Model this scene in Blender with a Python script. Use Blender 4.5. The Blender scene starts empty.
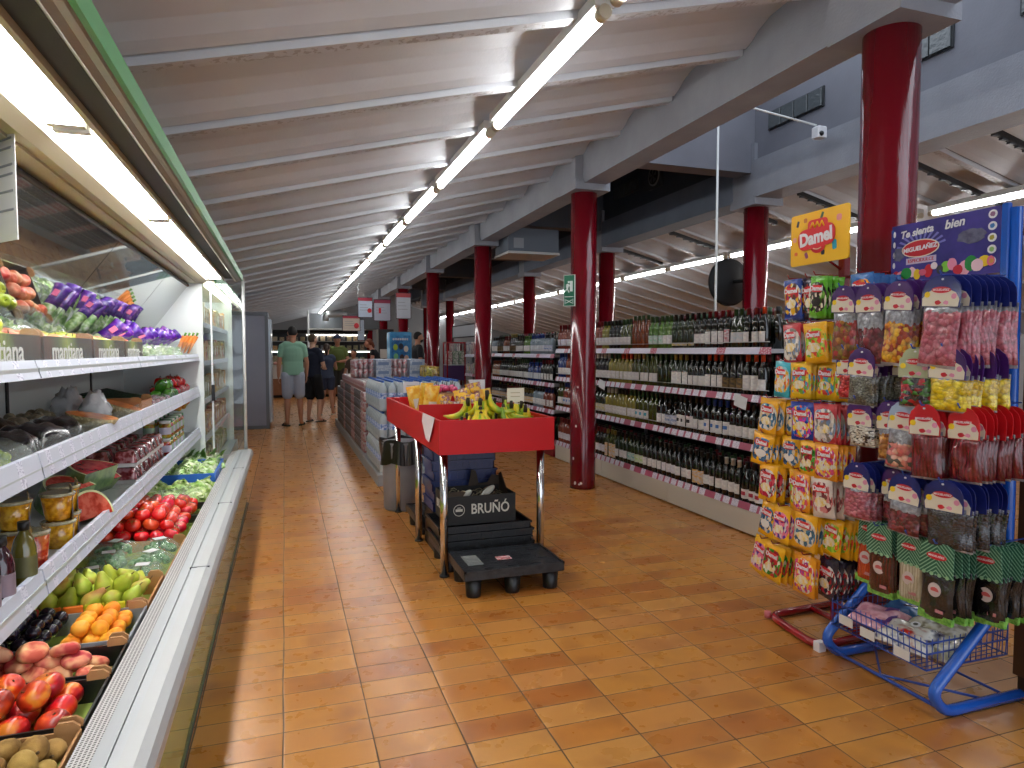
import bpy, math, random
from math import sin, cos, pi, radians, sqrt
from mathutils import Vector, Matrix, Euler
R = random.Random(11)
SC = bpy.context.scene
COL = SC.collection

# ---------------------------------------------------------------- materials
def srgb(h):
    if isinstance(h, str):
        h = h.lstrip('#'); c = [int(h[i:i+2], 16)/255 for i in (0, 2, 4)]
    else:
        c = [v/255 for v in h]
    return tuple((v/12.92 if v <= .04045 else ((v+.055)/1.055)**2.4) for v in c) + (1,)

class NT:
    """tiny node-tree helper"""
    def __init__(s, m):
        s.t = m.node_tree; s.n = s.t.nodes; s.l = s.t.links
    def add(s, typ, **kw):
        n = s.n.new(typ)
        for k, v in kw.items():
            if k.startswith('_'): setattr(n, k[1:], v)
            else: s.set(n, k, v)
        return n
    def set(s, n, k, v):
        sock = n.inputs[int(k[1:])] if k[0] == 'i' and k[1:].isdigit() else n.inputs[k]
        if hasattr(v, 'links') or isinstance(v, bpy.types.NodeSocket): s.l.new(v, sock)
        else: sock.default_value = v
    def math(s, op, a, b=None, c=None):
        n = s.n.new('ShaderNodeMath'); n.operation = op
        for i, v in enumerate((a, b, c)):
            if v is None: continue
            if isinstance(v, bpy.types.NodeSocket): s.l.new(v, n.inputs[i])
            else: n.inputs[i].default_value = v
        return n.outputs[0]
    def mix(s, f, a, b, mode='MIX'):
        n = s.n.new('ShaderNodeMix'); n.data_type = 'RGBA'; n.blend_type = mode
        for sock, v in ((n.inputs[0], f), (n.inputs[6], a), (n.inputs[7], b)):
            if isinstance(v, bpy.types.NodeSocket): s.l.new(v, sock)
            else: sock.default_value = v
        return n.outputs[2]
    def coords(s, kind='Object', scale=(1, 1, 1), loc=(0, 0, 0)):
        tc = s.n.new('ShaderNodeTexCoord'); mp = s.n.new('ShaderNodeMapping')
        mp.inputs['Scale'].default_value = scale; mp.inputs['Location'].default_value = loc
        s.l.new(tc.outputs[kind], mp.inputs[0]); return mp.outputs[0]
    def noise(s, vec, scale=5, detail=2, rough=.5):
        n = s.n.new('ShaderNodeTexNoise'); s.l.new(vec, n.inputs['Vector'])
        n.inputs['Scale'].default_value = scale; n.inputs['Detail'].default_value = detail; n.inputs['Roughness'].default_value = rough
        return n.outputs['Fac']
    def voronoi(s, vec, scale=5, out='Distance', feature='F1'):
        n = s.n.new('ShaderNodeTexVoronoi'); n.feature = feature; s.l.new(vec, n.inputs['Vector'])
        n.inputs['Scale'].default_value = scale
        return n.outputs[out]
    def ramp(s, fac, stops, interp='LINEAR'):
        n = s.n.new('ShaderNodeValToRGB'); s.l.new(fac, n.inputs[0]); cr = n.color_ramp; cr.interpolation = interp
        while len(cr.elements) < len(stops): cr.elements.new(.5)
        for e, (p, c) in zip(cr.elements, stops): e.position = p; e.color = c
        return n.outputs[0]
    def sep(s, vec):
        n = s.n.new('ShaderNodeSeparateXYZ'); s.l.new(vec, n.inputs[0]); return n.outputs
    def bump(s, h, strength=.3, dist=.01):
        n = s.n.new('ShaderNodeBump'); s.l.new(h, n.inputs['Height']); n.inputs['Strength'].default_value = strength
        n.inputs['Distance'].default_value = dist; return n.outputs[0]

MATS = {}
def newmat(name):
    m = bpy.data.materials.new(name); m.use_nodes = True
    MATS[name] = m
    return m, NT(m), m.node_tree.nodes['Principled BSDF']

def M(name, col=None, rough=.5, metal=0., col2=None, scale=8., bump=0., bscale=40., coat=0., trans=0., emit=0.,
      vary=0., hue=0., spec=.5, coords='Object', stretch=(1, 1, 1), alpha=1., sub=0.):
    if name in MATS and col is None: return MATS[name]
    if name in MATS: return MATS[name]
    m, t, b = newmat(name)
    c = srgb(col)
    b.inputs['Base Color'].default_value = c
    b.inputs['Roughness'].default_value = rough
    b.inputs['Metallic'].default_value = metal
    b.inputs['Specular IOR Level'].default_value = spec
    out = None
    if col2 is not None or bump: vec = t.coords(coords, stretch)
    if col2 is not None:
        f = t.noise(vec, scale, 3, .6)
        f = t.ramp(f, [(.35, (0, 0, 0, 1)), (.65, (1, 1, 1, 1))])
        out = t.mix(f, c, srgb(col2))
    if vary or hue:
        oi = t.add('ShaderNodeObjectInfo').outputs['Random']
        hs = t.n.new('ShaderNodeHueSaturation')
        if out is not None: t.l.new(out, hs.inputs['Color'])
        else: hs.inputs['Color'].default_value = c
        t.l.new(t.math('MULTIPLY_ADD', oi, 2*vary, 1-vary), hs.inputs['Value'])
        r2 = t.math('FRACT', t.math('MULTIPLY', oi, 17.3))
        t.l.new(t.math('MULTIPLY_ADD', r2, 2*hue, .5-hue), hs.inputs['Hue'])
        out = hs.outputs[0]
    if out is not None: t.l.new(out, b.inputs['Base Color'])
    if bump:
        t.l.new(t.bump(t.noise(vec, bscale, 3), bump, .01), b.inputs['Normal'])
    if coat:
        b.inputs['Coat Weight'].default_value = coat; b.inputs['Coat Roughness'].default_value = .08
    if trans:
        b.inputs['Transmission Weight'].default_value = trans
    if sub:
        b.inputs['Subsurface Weight'].default_value = sub; b.inputs['Subsurface Radius'].default_value = (.02, .01, .005)
    if alpha < 1: b.inputs['Alpha'].default_value = alpha
    if emit:
        b.inputs['Emission Color'].default_value = c; b.inputs['Emission Strength'].default_value = emit
    return m

# ---------------------------------------------------------------- mesh builder
class MB:
    def __init__(s):
        s.v = []; s.f = []; s.m = []; s.s = []
    def add(s, vs, fs, mi=0, smooth=False):
        o = len(s.v); s.v += [tuple(v) for v in vs]
        s.f += [tuple(i+o for i in f) for f in fs]; s.m += [mi]*len(fs); s.s += [smooth]*len(fs)
        return s
    def box(s, x0, x1, y0, y1, z0, z1, mi=0, M4=None):
        vs = [(x0, y0, z0), (x1, y0, z0), (x1, y1, z0), (x0, y1, z0), (x0, y0, z1), (x1, y0, z1), (x1, y1, z1), (x0, y1, z1)]
        if M4: vs = [M4 @ Vector(v) for v in vs]
        return s.add(vs, [(0, 3, 2, 1), (4, 5, 6, 7), (0, 1, 5, 4), (1, 2, 6, 5), (2, 3, 7, 6), (3, 0, 4, 7)], mi)
    def bbox(s, x0, x1, y0, y1, z0, z1, r=.005, mi=0):
        """box with chamfered vertical and top edges"""
        def ring(z, i):
            a, b, c, d = x0+i, x1-i, y0+i, y1-i
            q = r
            return [(a+q, c, z), (b-q, c, z), (b, c+q, z), (b, d-q, z), (b-q, d, z), (a+q, d, z), (a, d-q, z), (a, c+q, z)]
        rs = [ring(z0, 0), ring(z1-r, 0), ring(z1, r)]
        vs = sum(rs, []); fs = []
        for k in range(2):
            for i in range(8):
                j = (i+1) % 8; fs.append((k*8+i, k*8+j, k*8+8+j, k*8+8+i))
        fs.append(tuple(range(7, -1, -1))); fs.append(tuple(range(16, 24)))
        return s.add(vs, fs, mi)
    def lathe(s, prof, seg=16, loc=(0, 0, 0), mi=0, M4=None, smooth=True, caps=True, sx=1, sy=1):
        vs = []; n = len(prof)
        for r, z in prof:
            for k in range(seg):
                a = 2*pi*k/seg; v = Vector((r*cos(a)*sx, r*sin(a)*sy, z))
                if M4: v = M4 @ v
                vs.append(v+Vector(loc))
        fs = []
        for i in range(n-1):
            for k in range(seg):
                j = (k+1) % seg; fs.append((i*seg+k, i*seg+j, (i+1)*seg+j, (i+1)*seg+k))
        s.add(vs, fs, mi, smooth)
        if caps:
            o = len(s.v)-len(vs)
            s.f.append(tuple(o+k for k in range(seg-1, -1, -1))); s.m.append(mi); s.s.append(False)
            s.f.append(tuple(o+(n-1)*seg+k for k in range(seg))); s.m.append(mi); s.s.append(False)
        return s
    def cyl(s, a, b, r, seg=10, mi=0, r2=None, smooth=True):
        return s.tube([a, b], [r, r if r2 is None else r2], seg, mi, smooth)
    def tube(s, pts, r, seg=8, mi=0, smooth=True, cap='flat', flat=1.0):
        pts = [Vector(p) for p in pts]; n = len(pts)
        rs = r if isinstance(r, (list, tuple)) else [r]*n
        tang = []
        for i in range(n):
            d = (pts[min(i+1, n-1)]-pts[max(i-1, 0)])
            tang.append(d.normalized() if d.length > 1e-9 else Vector((0, 0, 1)))
        up = Vector((0, 0, 1)) if abs(tang[0].z) < .9 else Vector((0, 1, 0))
        u = tang[0].cross(up).normalized()
        vs = []
        for i in range(n):
            u = (u - tang[i]*u.dot(tang[i])).normalized(); w = tang[i].cross(u)
            for k in range(seg):
                a = 2*pi*k/seg; vs.append(pts[i]+(u*cos(a)+w*sin(a)*flat)*rs[i])
        fs = [(i*seg+k, i*seg+(k+1) % seg, (i+1)*seg+(k+1) % seg, (i+1)*seg+k) for i in range(n-1) for k in range(seg)]
        s.add(vs, fs, mi, smooth); o = len(s.v)-len(vs)
        s.f.append(tuple(o+k for k in range(seg-1, -1, -1))); s.m.append(mi); s.s.append(False)
        s.f.append(tuple(o+(n-1)*seg+k for k in range(seg))); s.m.append(mi); s.s.append(False)
        return s
    def ball(s, c, rx, ry=None, rz=None, seg=12, rings=8, mi=0, M4=None):
        ry = rx if ry is None else ry; rz = rx if rz is None else rz
        c = Vector(c); vs = []; fs = []
        def P(a, b):
            v = Vector((rx*sin(b)*cos(a), ry*sin(b)*sin(a), rz*cos(b)))
            return (M4 @ v if M4 else v)+c
        vs.append(P(0, 0))
        for i in range(1, rings):
            for k in range(seg): vs.append(P(2*pi*k/seg, pi*i/rings))
        vs.append(P(0, pi)); last = len(vs)-1
        for k in range(seg):
            j = (k+1) % seg; fs.append((0, 1+k, 1+j)); fs.append((last, last-seg+j, last-seg+k))
        for i in range(rings-2):
            for k in range(seg):
                j = (k+1) % seg; fs.append((1+i*seg+k, 1+(i+1)*seg+k, 1+(i+1)*seg+j, 1+i*seg+j))
        return s.add(vs, fs, mi, True)
    def prism(s, poly, axis, d0, d1, mi=0, smooth=False):
        """poly: 2D points; axis 'x','y','z' is the extrusion axis"""
        def P(a, b, d):
            return {'x': (d, a, b), 'y': (a, d, b), 'z': (a, b, d)}[axis]
        n = len(poly); vs = [P(a, b, d0) for a, b in poly]+[P(a, b, d1) for a, b in poly]
        fs = [(i, (i+1) % n, n+(i+1) % n, n+i) for i in range(n)]
        s.add(vs, fs, mi, smooth); o = len(s.v)-2*n
        s.f.append(tuple(o+i for i in range(n-1, -1, -1))); s.m.append(mi); s.s.append(False)
        s.f.append(tuple(o+n+i for i in range(n))); s.m.append(mi); s.s.append(False)
        return s
    def grid(s, fn, nu, nv, mi=0, smooth=True, closed=False):
        vs = [fn(i/nu, j/nv) for i in range(nu+1) for j in range(nv+1)]
        fs = [(i*(nv+1)+j, (i+1)*(nv+1)+j, (i+1)*(nv+1)+j+1, i*(nv+1)+j+1) for i in range(nu) for j in range(nv)]
        return s.add(vs, fs, mi, smooth)
    def xf(s, M4):
        s.v = [tuple(M4 @ Vector(v)) for v in s.v]; return s
    def mesh(s, name, mats):
        me = bpy.data.meshes.new(name); me.from_pydata(s.v, [], s.f)
        for m in (mats if isinstance(mats, (list, tuple)) else [mats]): me.materials.append(m)
        me.polygons.foreach_set('material_index', s.m); me.polygons.foreach_set('use_smooth', s.s)
        me.update()
        import bmesh
        bm = bmesh.new(); bm.from_mesh(me); bmesh.ops.recalc_face_normals(bm, faces=bm.faces); bm.to_mesh(me); bm.free()
        return me
    def build(s, name, mats, parent=None, loc=None):
        return link(s.mesh(name, mats), name, parent, loc)

def link(data, name, parent=None, loc=None, rot=None):
    o = bpy.data.objects.new(name, data); COL.objects.link(o)
    if parent is not None: o.parent = parent
    if loc is not None: o.location = loc
    if rot is not None: o.rotation_euler = rot
    return o
def tag(o, label, cat, group=None, kind=None):
    o['label'] = label; o['category'] = cat
    if group: o['group'] = group
    if kind: o['kind'] = kind
    return o
def thing(name, label, cat, loc=(0, 0, 0), rz=0, group=None):
    o = bpy.data.objects.new(name, None); COL.objects.link(o); o.location = loc; o.rotation_euler = (0, 0, rz)
    o.empty_display_size = .05
    return tag(o, label, cat, group)
def struct(mb, name, mats):
    o = mb.build(name, mats); o['kind'] = 'structure'; return o
CH = {}
def dup(root, loc=None, rot=None, label=None, group=None, scale=None):
    r = root.copy(); COL.objects.link(r)
    if loc is not None: r.location = loc
    if rot is not None: r.rotation_euler = rot
    if scale is not None: r.scale = scale if isinstance(scale, (tuple, list)) else (scale,)*3
    if label: r['label'] = label
    if group: r['group'] = group
    for ch in CH.get(root.name) or list(root.children):
        c = ch.copy(); COL.objects.link(c); c.parent = r
        for g in list(ch.children):
            d = g.copy(); COL.objects.link(d); d.parent = c
    return r
class Proto:
    """a first instance plus its copies; the first call moves the prototype itself"""
    def __init__(s, root): s.root = root; s.used = False
    def put(s, loc, rot=(0, 0, 0), label=None, group=None, scale=None):
        if not s.used:
            s.used = True; r = s.root; r.location = loc; r.rotation_euler = rot
            if label: r['label'] = label
            if group: r['group'] = group
            if scale is not None: r.scale = scale if isinstance(scale, (tuple, list)) else (scale,)*3
            return r
        return dup(s.root, loc, rot, label, group, scale)
FONTMESH = {}
def text(s, size, mat, name='lettering', parent=None, loc=(0, 0, 0), rot=(0, 0, 0), depth=.0008, align='CENTER', shear=0, spacing=1, bold=0, sx=1):
    """lettering as a mesh; lies in local XY, faces +Z before rotation"""
    key = (s, size, mat.name, depth, align, shear, bold, sx)
    if key not in FONTMESH:
        cu = bpy.data.curves.new('t', 'FONT'); cu.body = s; cu.size = size; cu.extrude = depth; cu.align_x = align; cu.align_y = 'CENTER'
        cu.shear = shear; cu.offset = bold; cu.resolution_u = 3; cu.space_character = spacing
        o = bpy.data.objects.new('t', cu); COL.objects.link(o)
        dg = bpy.context.evaluated_depsgraph_get(); me = bpy.data.meshes.new_from_object(o.evaluated_get(dg))
        bpy.data.objects.remove(o); bpy.data.curves.remove(cu)
        if sx != 1:
            for v in me.vertices: v.co.x *= sx
        me.materials.clear(); me.materials.append(mat); me.name = name; FONTMESH[key] = me
    return link(FONTMESH[key], name, parent, loc, rot)
def ordn(n):
    w = ['', 'first', 'second', 'third', 'fourth', 'fifth', 'sixth', 'seventh', 'eighth', 'ninth', 'tenth', 'eleventh', 'twelfth', 'thirteenth', 'fourteenth', 'fifteenth',
         'sixteenth', 'seventeenth', 'eighteenth', 'nineteenth', 'twentieth']
    if n <= 20: return w[n]
    return '%d%s' % (n, {1: 'st', 2: 'nd', 3: 'rd'}.get(n % 10, 'th') if n % 100 not in (11, 12, 13) else 'th')
FACE_L = (radians(90), 0, radians(-90))     # lettering that faces -X (reads along -Y)
FACE_F = (radians(90), 0, 0)                # lettering that faces -Y
# ================================================================ camera, world, view
cam_d = bpy.data.cameras.new('camera'); cam = bpy.data.objects.new('camera', cam_d); COL.objects.link(cam)
F_PX = 668.0
cam_d.sensor_fit = 'HORIZONTAL'; cam_d.sensor_width = 36; cam_d.lens = F_PX*36/1024
cam_d.clip_start = .05; cam_d.clip_end = 100
_p = math.atan2(33, 668); _t = math.atan2(227.5, 668/cos(_p))
cam.location = (0, 0, 1.35); cam.rotation_euler = (pi/2-_p, 0, -_t)
SC.camera = cam
w = bpy.data.worlds.new('daylight'); SC.world = w; w.use_nodes = True
w.node_tree.nodes['Background'].inputs[0].default_value = (.80, .88, 1, 1)
w.node_tree.nodes['Background'].inputs[1].default_value = 1.7
SC.view_settings.view_transform = 'Standard'; SC.view_settings.look = 'None'
SC.view_settings.exposure = 0.4; SC.view_settings.gamma = 1
try: SC.view_settings.use_curve_mapping = False
except Exception: pass
SC.cycles.max_bounces = 8; SC.cycles.diffuse_bounces = 4; SC.cycles.glossy_bounces = 4; SC.cycles.transmission_bounces = 6
SC.cycles.transparent_max_bounces = 8; SC.cycles.sample_clamp_indirect = 6; SC.cycles.caustics_reflective = False; SC.cycles.caustics_refractive = False

# ================================================================ setting materials
def mat_floor():
    m, t, b = newmat('floor_tiles')
    vec = t.coords('Object'); xyz = t.sep(vec)
    wob = t.noise(vec, 1.7, 1)
    W, D = .298, .1375
    u = t.math('DIVIDE', t.math('ADD', t.math('ADD', xyz[0], .026+2.98), t.math('MULTIPLY', t.math('SUBTRACT', wob, .5), .012)), W)
    v = t.math('DIVIDE', t.math('ADD', xyz[1], 2.75-.102), D)
    fu = t.math('FRACT', u); fv = t.math('FRACT', v)
    def edge(f, size, g):
        d = t.math('MINIMUM', f, t.math('SUBTRACT', 1.0, f)); return t.math('MULTIPLY', d, size)
    du = edge(fu, W, 0); dv = edge(fv, D, 0)
    d = t.math('MINIMUM', du, t.math('MULTIPLY', dv, 1.15))
    wv = t.n.new('ShaderNodeCombineXYZ'); t.l.new(t.math('FLOOR', u), wv.inputs[0]); t.l.new(t.math('FLOOR', v), wv.inputs[1])
    wn = t.n.new('ShaderNodeTexWhiteNoise'); wn.noise_dimensions = '3D'; t.l.new(wv.outputs[0], wn.inputs[0])
    rnd = wn.outputs['Value']
    base = t.ramp(rnd, [(0, srgb('#a8642a')), (.2, srgb('#b57330')), (.45, srgb('#bd7c34')), (.7, srgb('#c4863a')), (.88, srgb('#be7f42')), (1, srgb('#c48a42'))])
    # baked-in smudges of each tile
    off = t.n.new('ShaderNodeVectorMath'); off.operation = 'MULTIPLY_ADD'; t.l.new(wn.outputs['Color'], off.inputs[0]); off.inputs[1].default_value = (9, 9, 9); t.l.new(vec, off.inputs[2])
    sm = t.noise(off.outputs[0], 4.5, 2, .45)
    smf = t.ramp(sm, [(.50, (0, 0, 0, 1)), (.78, (1, 1, 1, 1))])
    c = t.mix(t.math('MULTIPLY', smf, .6), base, srgb('#7c3f1c'))
    # edges of tiles slightly paler
    ed = t.ramp(d, [(.0, (1, 1, 1, 1)), (.03, (0, 0, 0, 1))])
    c = t.mix(t.math('MULTIPLY', ed, .16), c, srgb('#e0ac62'))
    fine = t.noise(vec, 90, 2)
    c = t.mix(t.math('MULTIPLY', fine, .12), c, srgb('#6a3a18'))
    gr = t.math('LESS_THAN', d, t.math('MULTIPLY_ADD', t.noise(vec, 6, 2), .0030, .0012))
    c = t.mix(t.math('MULTIPLY', gr, .95), c, srgb('#3c2818'))
    t.l.new(c, b.inputs['Base Color'])
    rg = t.math('ADD', t.math('MULTIPLY_ADD', t.noise(vec, 12, 3), .14, .22), t.math('MULTIPLY', gr, .4))
    t.l.new(rg, b.inputs['Roughness']); b.inputs['Specular IOR Level'].default_value = .55
    h = t.math('ADD', t.math('MULTIPLY', t.math('MINIMUM', d, .006), 40), t.math('MULTIPLY', t.noise(vec, 9, 2), .05))
    t.l.new(t.bump(h, .25, .01), b.inputs['Normal'])
    return m
def mat_ceiling():
    m, t, b = newmat('painted_concrete_ceiling')
    vec = t.coords('Object')
    n1 = t.noise(vec, 1.1, 4, .6); n2 = t.noise(t.coords('Object', (.6, 6, 1)), 4, 3)
    c = t.mix(t.ramp(n1, [(.35, (0, 0, 0, 1)), (.7, (1, 1, 1, 1))]), srgb('#c8ccd2'), srgb('#b4b8be'))
    c = t.mix(t.math('MULTIPLY', n2, .2), c, srgb('#a8a29a'))
    xyz = t.sep(vec)
    f = t.math('FRACT', t.math('DIVIDE', t.math('ADD', xyz[1], 7.9-.33), .79))     # ragged paint along the lips
    rag = t.math('MULTIPLY', t.math('GREATER_THAN', t.noise(vec, 35, 3), .55), t.math('LESS_THAN', t.math('ABSOLUTE', t.math('SUBTRACT', f, .09)), .045))
    c = t.mix(t.math('MULTIPLY', rag, .5), c, srgb('#77706a'))
    gap = t.math('LESS_THAN', t.math('ABSOLUTE', t.math('SUBTRACT', f, .015)), .0075)
    c = t.mix(gap, c, srgb('#2e2a28'))
    t.l.new(c, b.inputs['Base Color']); b.inputs['Roughness'].default_value = .42
    t.l.new(t.bump(t.math('ADD', n2, t.noise(vec, 60, 3)), .12, .01), b.inputs['Normal'])
    return m
floor_m = mat_floor(); ceil_m = mat_ceiling()
grey_conc = M('grey_painted_concrete', '#8e9199', .55, col2='#81848c', scale=2.5, bump=.25, bscale=70)
grey_wall = M('grey_wall', '#74767f', .6, col2='#6a6c75', scale=1.5, bump=.12, bscale=50)
shade_grey = M('grey_in_shade', '#3b4350', .6, col2='#333a47', scale=2)  # dark tone stands in for missing light in the raised middle
white_wall = M('white_wall', '#c9cacc', .6, col2='#bcbdc0', scale=2)
red_gloss = M('red_gloss_pillar', '#74091a', .16, col2='#640714', scale=3, bump=.35, bscale=26, coat=.35, stretch=(1, 1, .35))
alu = M('aluminium', '#b9bcbd', .32, .9)
alu_matt = M('matt_aluminium', '#b4b6b6', .45, .35)
white_plastic = M('white_plastic', '#dcdde0', .4)
white_metal = M('white_enamel', '#d9dbd8', .3)
black_pl = M('black_plastic', '#121214', .38, bump=.1, bscale=60)
black_matt = M('black_matt', '#0d0d0e', .7)
chrome = M('chrome', '#d8d8d8', .12, 1.0)
glassblock = M('glass_block', '#4a5052', .15, bump=.8, bscale=30, coat=.5)
tube_m = M('lit_tube', '#ffffff', .5, emit=20)
canopy_tube_m = M('lit_canopy_tube', '#fdfdff', .5, emit=22)

# ================================================================ floor, walls
struct(MB().add([(-1.5, -3, 0), (11.2, -3, 0), (11.2, 27.6, 0), (-1.5, 27.6, 0)], [(0, 1, 2, 3)]), 'floor', floor_m)
struct(MB().box(-1.55, -1.42, -3, 27.6, 0, 2.4), 'wall_left', white_wall)
struct(MB().box(-1.5, 11.2, 27.4, 27.6, 0, 4.4), 'wall_far', M('far_wall', '#8f9193', .7, col2='#85878a', scale=1))
struct(MB().box(11.1, 11.25, -3, 27.6, 0, 3), 'wall_right', white_wall)

def ceiling(name, x0, z0, x1, z1, y0=-2.9, y1=27.5):
    """prefabricated channel slabs: lips and shallow vaults repeating along Y, sloping between x0 and x1"""
    P = .79; base = .33
    prof = []
    for k in range(int((y0-base)/P)-1, int((y1-base)/P)+1):
        b = base+k*P
        for s, h in ((0, .012), (.018, .012), (.022, -.028), (.085, -.030), (.10, -.012), (.13, .035), (.18, .075), (.27, .102), (.42, .112), (.57, .098), (.67, .062), (.73, .022), (.785, .0)):
            prof.append((b+s, h))
    vs = []; n = len(prof)
    nx = 1
    for i in range(nx+1):
        a = i/nx; x = x0+(x1-x0)*a; z = z0+(z1-z0)*a
        vs += [(x, y, z+h) for y, h in prof]
    o = len(vs)
    for i in range(nx+1):
        a = i/nx; x = x0+(x1-x0)*a; z = z0+(z1-z0)*a
        vs += [(x, prof[0][0], z+.25), (x, prof[-1][0], z+.25)]
    mb = MB(); mb.add(vs[:o], [(k, k+1, n+k+1, n+k) for k in range(n-1)], 0, False)
    mb.add([vs[o], vs[o+1], vs[o+3], vs[o+2]], [(0, 1, 2, 3)])
    return struct(mb, name, ceil_m)
CZ = 2.51; CS = .252
ceiling('ceiling', -1.5, CZ-1.5*CS, 2.70, CZ+2.70*CS)
ceiling('ceiling_right_bay', 4.93, 3.18, 11.2, 3.18-.252*6.27)
struct(MB().box(2.66, 4.96, 5.9, 27.5, 4.35, 4.45), 'ceiling_clerestory', shade_grey)  # nearer roof left out, unseen, so the sky lights the raised walls

# ---- beams: row 1 (between aisle bay and raised middle), row 2
PY = [-1.0, 2.52, 6.0, 9.5, 13.0, 16.5, 20.0, 23.5]
for k in range(len(PY)-1):
    a, b = PY[k]+.17, PY[k+1]-.17
    struct(MB().box(2.69, 2.92, a, b, 2.93, 3.45), 'beam_row_one', grey_conc)
    struct(MB().box(4.62, 4.93, a, b, 2.94, 3.32), 'beam_row_two', grey_conc if k < 2 else M('shaded_blue_grey', '#6d7686', .6, col2='#626b7b', scale=2))  # far beams: shade put into a darker blue grey
struct(MB().box(2.76, 2.90, -3, 27.4, 3.45, 4.35), 'wall_over_row_one', grey_wall)
for y0, y1, m in ((-3, 5.9, grey_wall), (5.9, 27.4, shade_grey)):  # same wall throughout; far stretch coloured as if in shade
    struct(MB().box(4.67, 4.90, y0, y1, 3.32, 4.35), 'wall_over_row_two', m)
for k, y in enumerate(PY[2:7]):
    struct(MB().box(2.90, 4.68, y-.12, y+.10, 3.2, 4.35), 'wall_cross', grey_wall if k == 0 else M('cross_wall_shade', '#50565f', .6))  # farther cross walls get less light, put into their colour
for r, X in enumerate((2.78, 4.80)):
    for k, y in enumerate(PY[1:]):
        if r == 0 and k == 6: pass
        R0 = .126
        mb = MB(); seg = 40
        prof = [(R0*1.0, 0), (R0, .04), (R0, 2.875)]
        mb.lathe(prof, seg, (X, y, 0))
        p = mb.build('pillar', red_gloss); p['kind'] = 'structure'
        mb = MB(); mb.box(X-.18, X+.18, y-.2, y+.2, 2.87, 2.96); mb.box(X-.17, X+.17, y-.17, y+.17, 2.96, 3.5)
        if r == 0 and k == 0: mb.box(X-.185, X+.185, y-.21, y+.21, 2.865, 3.5)
        struct(mb, 'pillar_cap', grey_conc)
# nicks of missing paint low on the nearest free pillar
chips = MB()
for (a, z, r) in ((200, .30, .012), (210, .06, .014), (238, .06, .012), (214, .62, .010), (222, 1.0, .008), (230, .05, .008)):
    ang = radians(a); c = Vector((2.78+.1262*cos(ang), 6+.1262*sin(ang), z))
    n = Vector((cos(ang), sin(ang), 0)); u = Vector((-sin(ang), cos(ang), 0))
    pts = [c+n*.0012+u*(r*cos(t)*R.uniform(.7, 1.2))+Vector((0, 0, r*1.3*sin(t))) for t in [i*pi/4 for i in range(8)]]
    chips.add(pts, [tuple(range(8))])
struct(chips, 'trim_paint_chips', M('bare_plaster', '#e6dcd8', .7))

# ---- glass-block vents in the raised wall
for j, (y0, y1) in enumerate(((4.94, 5.65), (3.70, 4.41), (2.50, 3.21), (1.26, 1.97), (8.3, 9.0), (10.5, 11.2))):
    fr = MB().box(4.655, 4.675, y0-.01, y1+.01, 3.57, 3.75)
    o = struct(fr, 'window_%d' % (j+1), M('vent_frame_dark', '#2a2d30', .6))  # dark frame around and between the blocks
    g = MB()
    for k in range(4):
        a = y0+k*(y1-y0)/4
        g.bbox(4.64, 4.66, a+.006, a+(y1-y0)/4-.006, 3.58, 3.74, .004)
    g.build('glass_blocks', glassblock, o)

# ================================================================ light fittings
def batten(X, Y0, Z, i, row):
    t = thing('tube_light', 'x', 'light', (X, Y0, Z), 0, row)
    b = MB(); b.box(-.044, .044, 0.01, 1.50, .022, .072)
    b.build('housing', white_metal, t)
    tb = MB().tube([(0, .045, 0), (0, 1.465, 0)], .026, 10)
    tb.build('tube', tube_m, t)
    for a, c in ((0, .05), (1.46, 1.51)):
        MB().tube([(0, a, 0), (0, c, 0)], .030, 12).build('end_cap', M('beige_cap', '#c9c0a8', .45), t)
    for yy in (.2, 1.3):
        MB().tube([(0, yy, .07), (0, yy, .30)], .002, 5).build('hanging_wire', alu, t)
    return t
bat = batten(1.25, 0, 2.745, 0, 'tube lights along the left ceiling')
PB = Proto(bat)
names = []
for i in range(16):
    PB.put((1.27, 2.54-1.6*1+1.6*i, 2.745), (0, 0, 0), 'white tube light under the left ceiling, %s along its row' % ordn(i+1), 'tube lights along the left ceiling')
for i in range(16):
    PB.put((6.2, 2.0+1.6*i, 2.735), (0, 0, 0), 'tube light over the right bay, %s along its row' % ordn(i+1), 'tube lights over the right bay')
# black track rails fixed to the right-bay ceiling
for i, (y, x0, x1) in enumerate(((5.89, 5.25, 6.15), (4.575, 5.35, 6.45), (3.78, 5.2, 5.9), (6.81, 5.1, 5.75), (8.4, 5.1, 6.0), (10.0, 5.2, 6.1))):
    mb = MB(); s = -.252; n = 8
    for a, c, h in ((x0, x1, .045),):
        z0 = 3.18+s*(a-4.95)-.035; z1 = 3.18+s*(c-4.95)-.035
        mb.add([(a, y-.02, z0), (c, y-.02, z1), (c, y+.02, z1), (a, y+.02, z0), (a, y-.02, z0-h), (c, y-.02, z1-h), (c, y+.02, z1-h), (a, y+.02, z0-h)],
               [(0, 1, 2, 3), (7, 6, 5, 4), (0, 4, 5, 1), (1, 5, 6, 2), (2, 6, 7, 3), (3, 7, 4, 0)])
    o = mb.build('ceiling_track', black_pl)
    lb = ['black track on the right ceiling just right of the yellow sweets sign', 'black track on the right ceiling above the blue header sign', 'short black track at the far right top corner behind the near pillar',
          'short black track above and left of the yellow sweets sign', 'faint black track on the right ceiling beyond the wine shelves', 'farthest black track on the right ceiling'][i]
    tag(o, lb, 'ceiling track', 'tracks on the right ceiling')
    s_ = MB()
    for k in range(n):
        x = x0+(x1-x0)*(k+.5)/n; z = 3.18+s*(x-4.95)-.085
        s_.box(x-.03, x+.03, y-.015, y+.015, z-.008, z+.006)
    s_.build('contact_strip', M('strip_dark', '#3c4046', .5), o)

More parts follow.
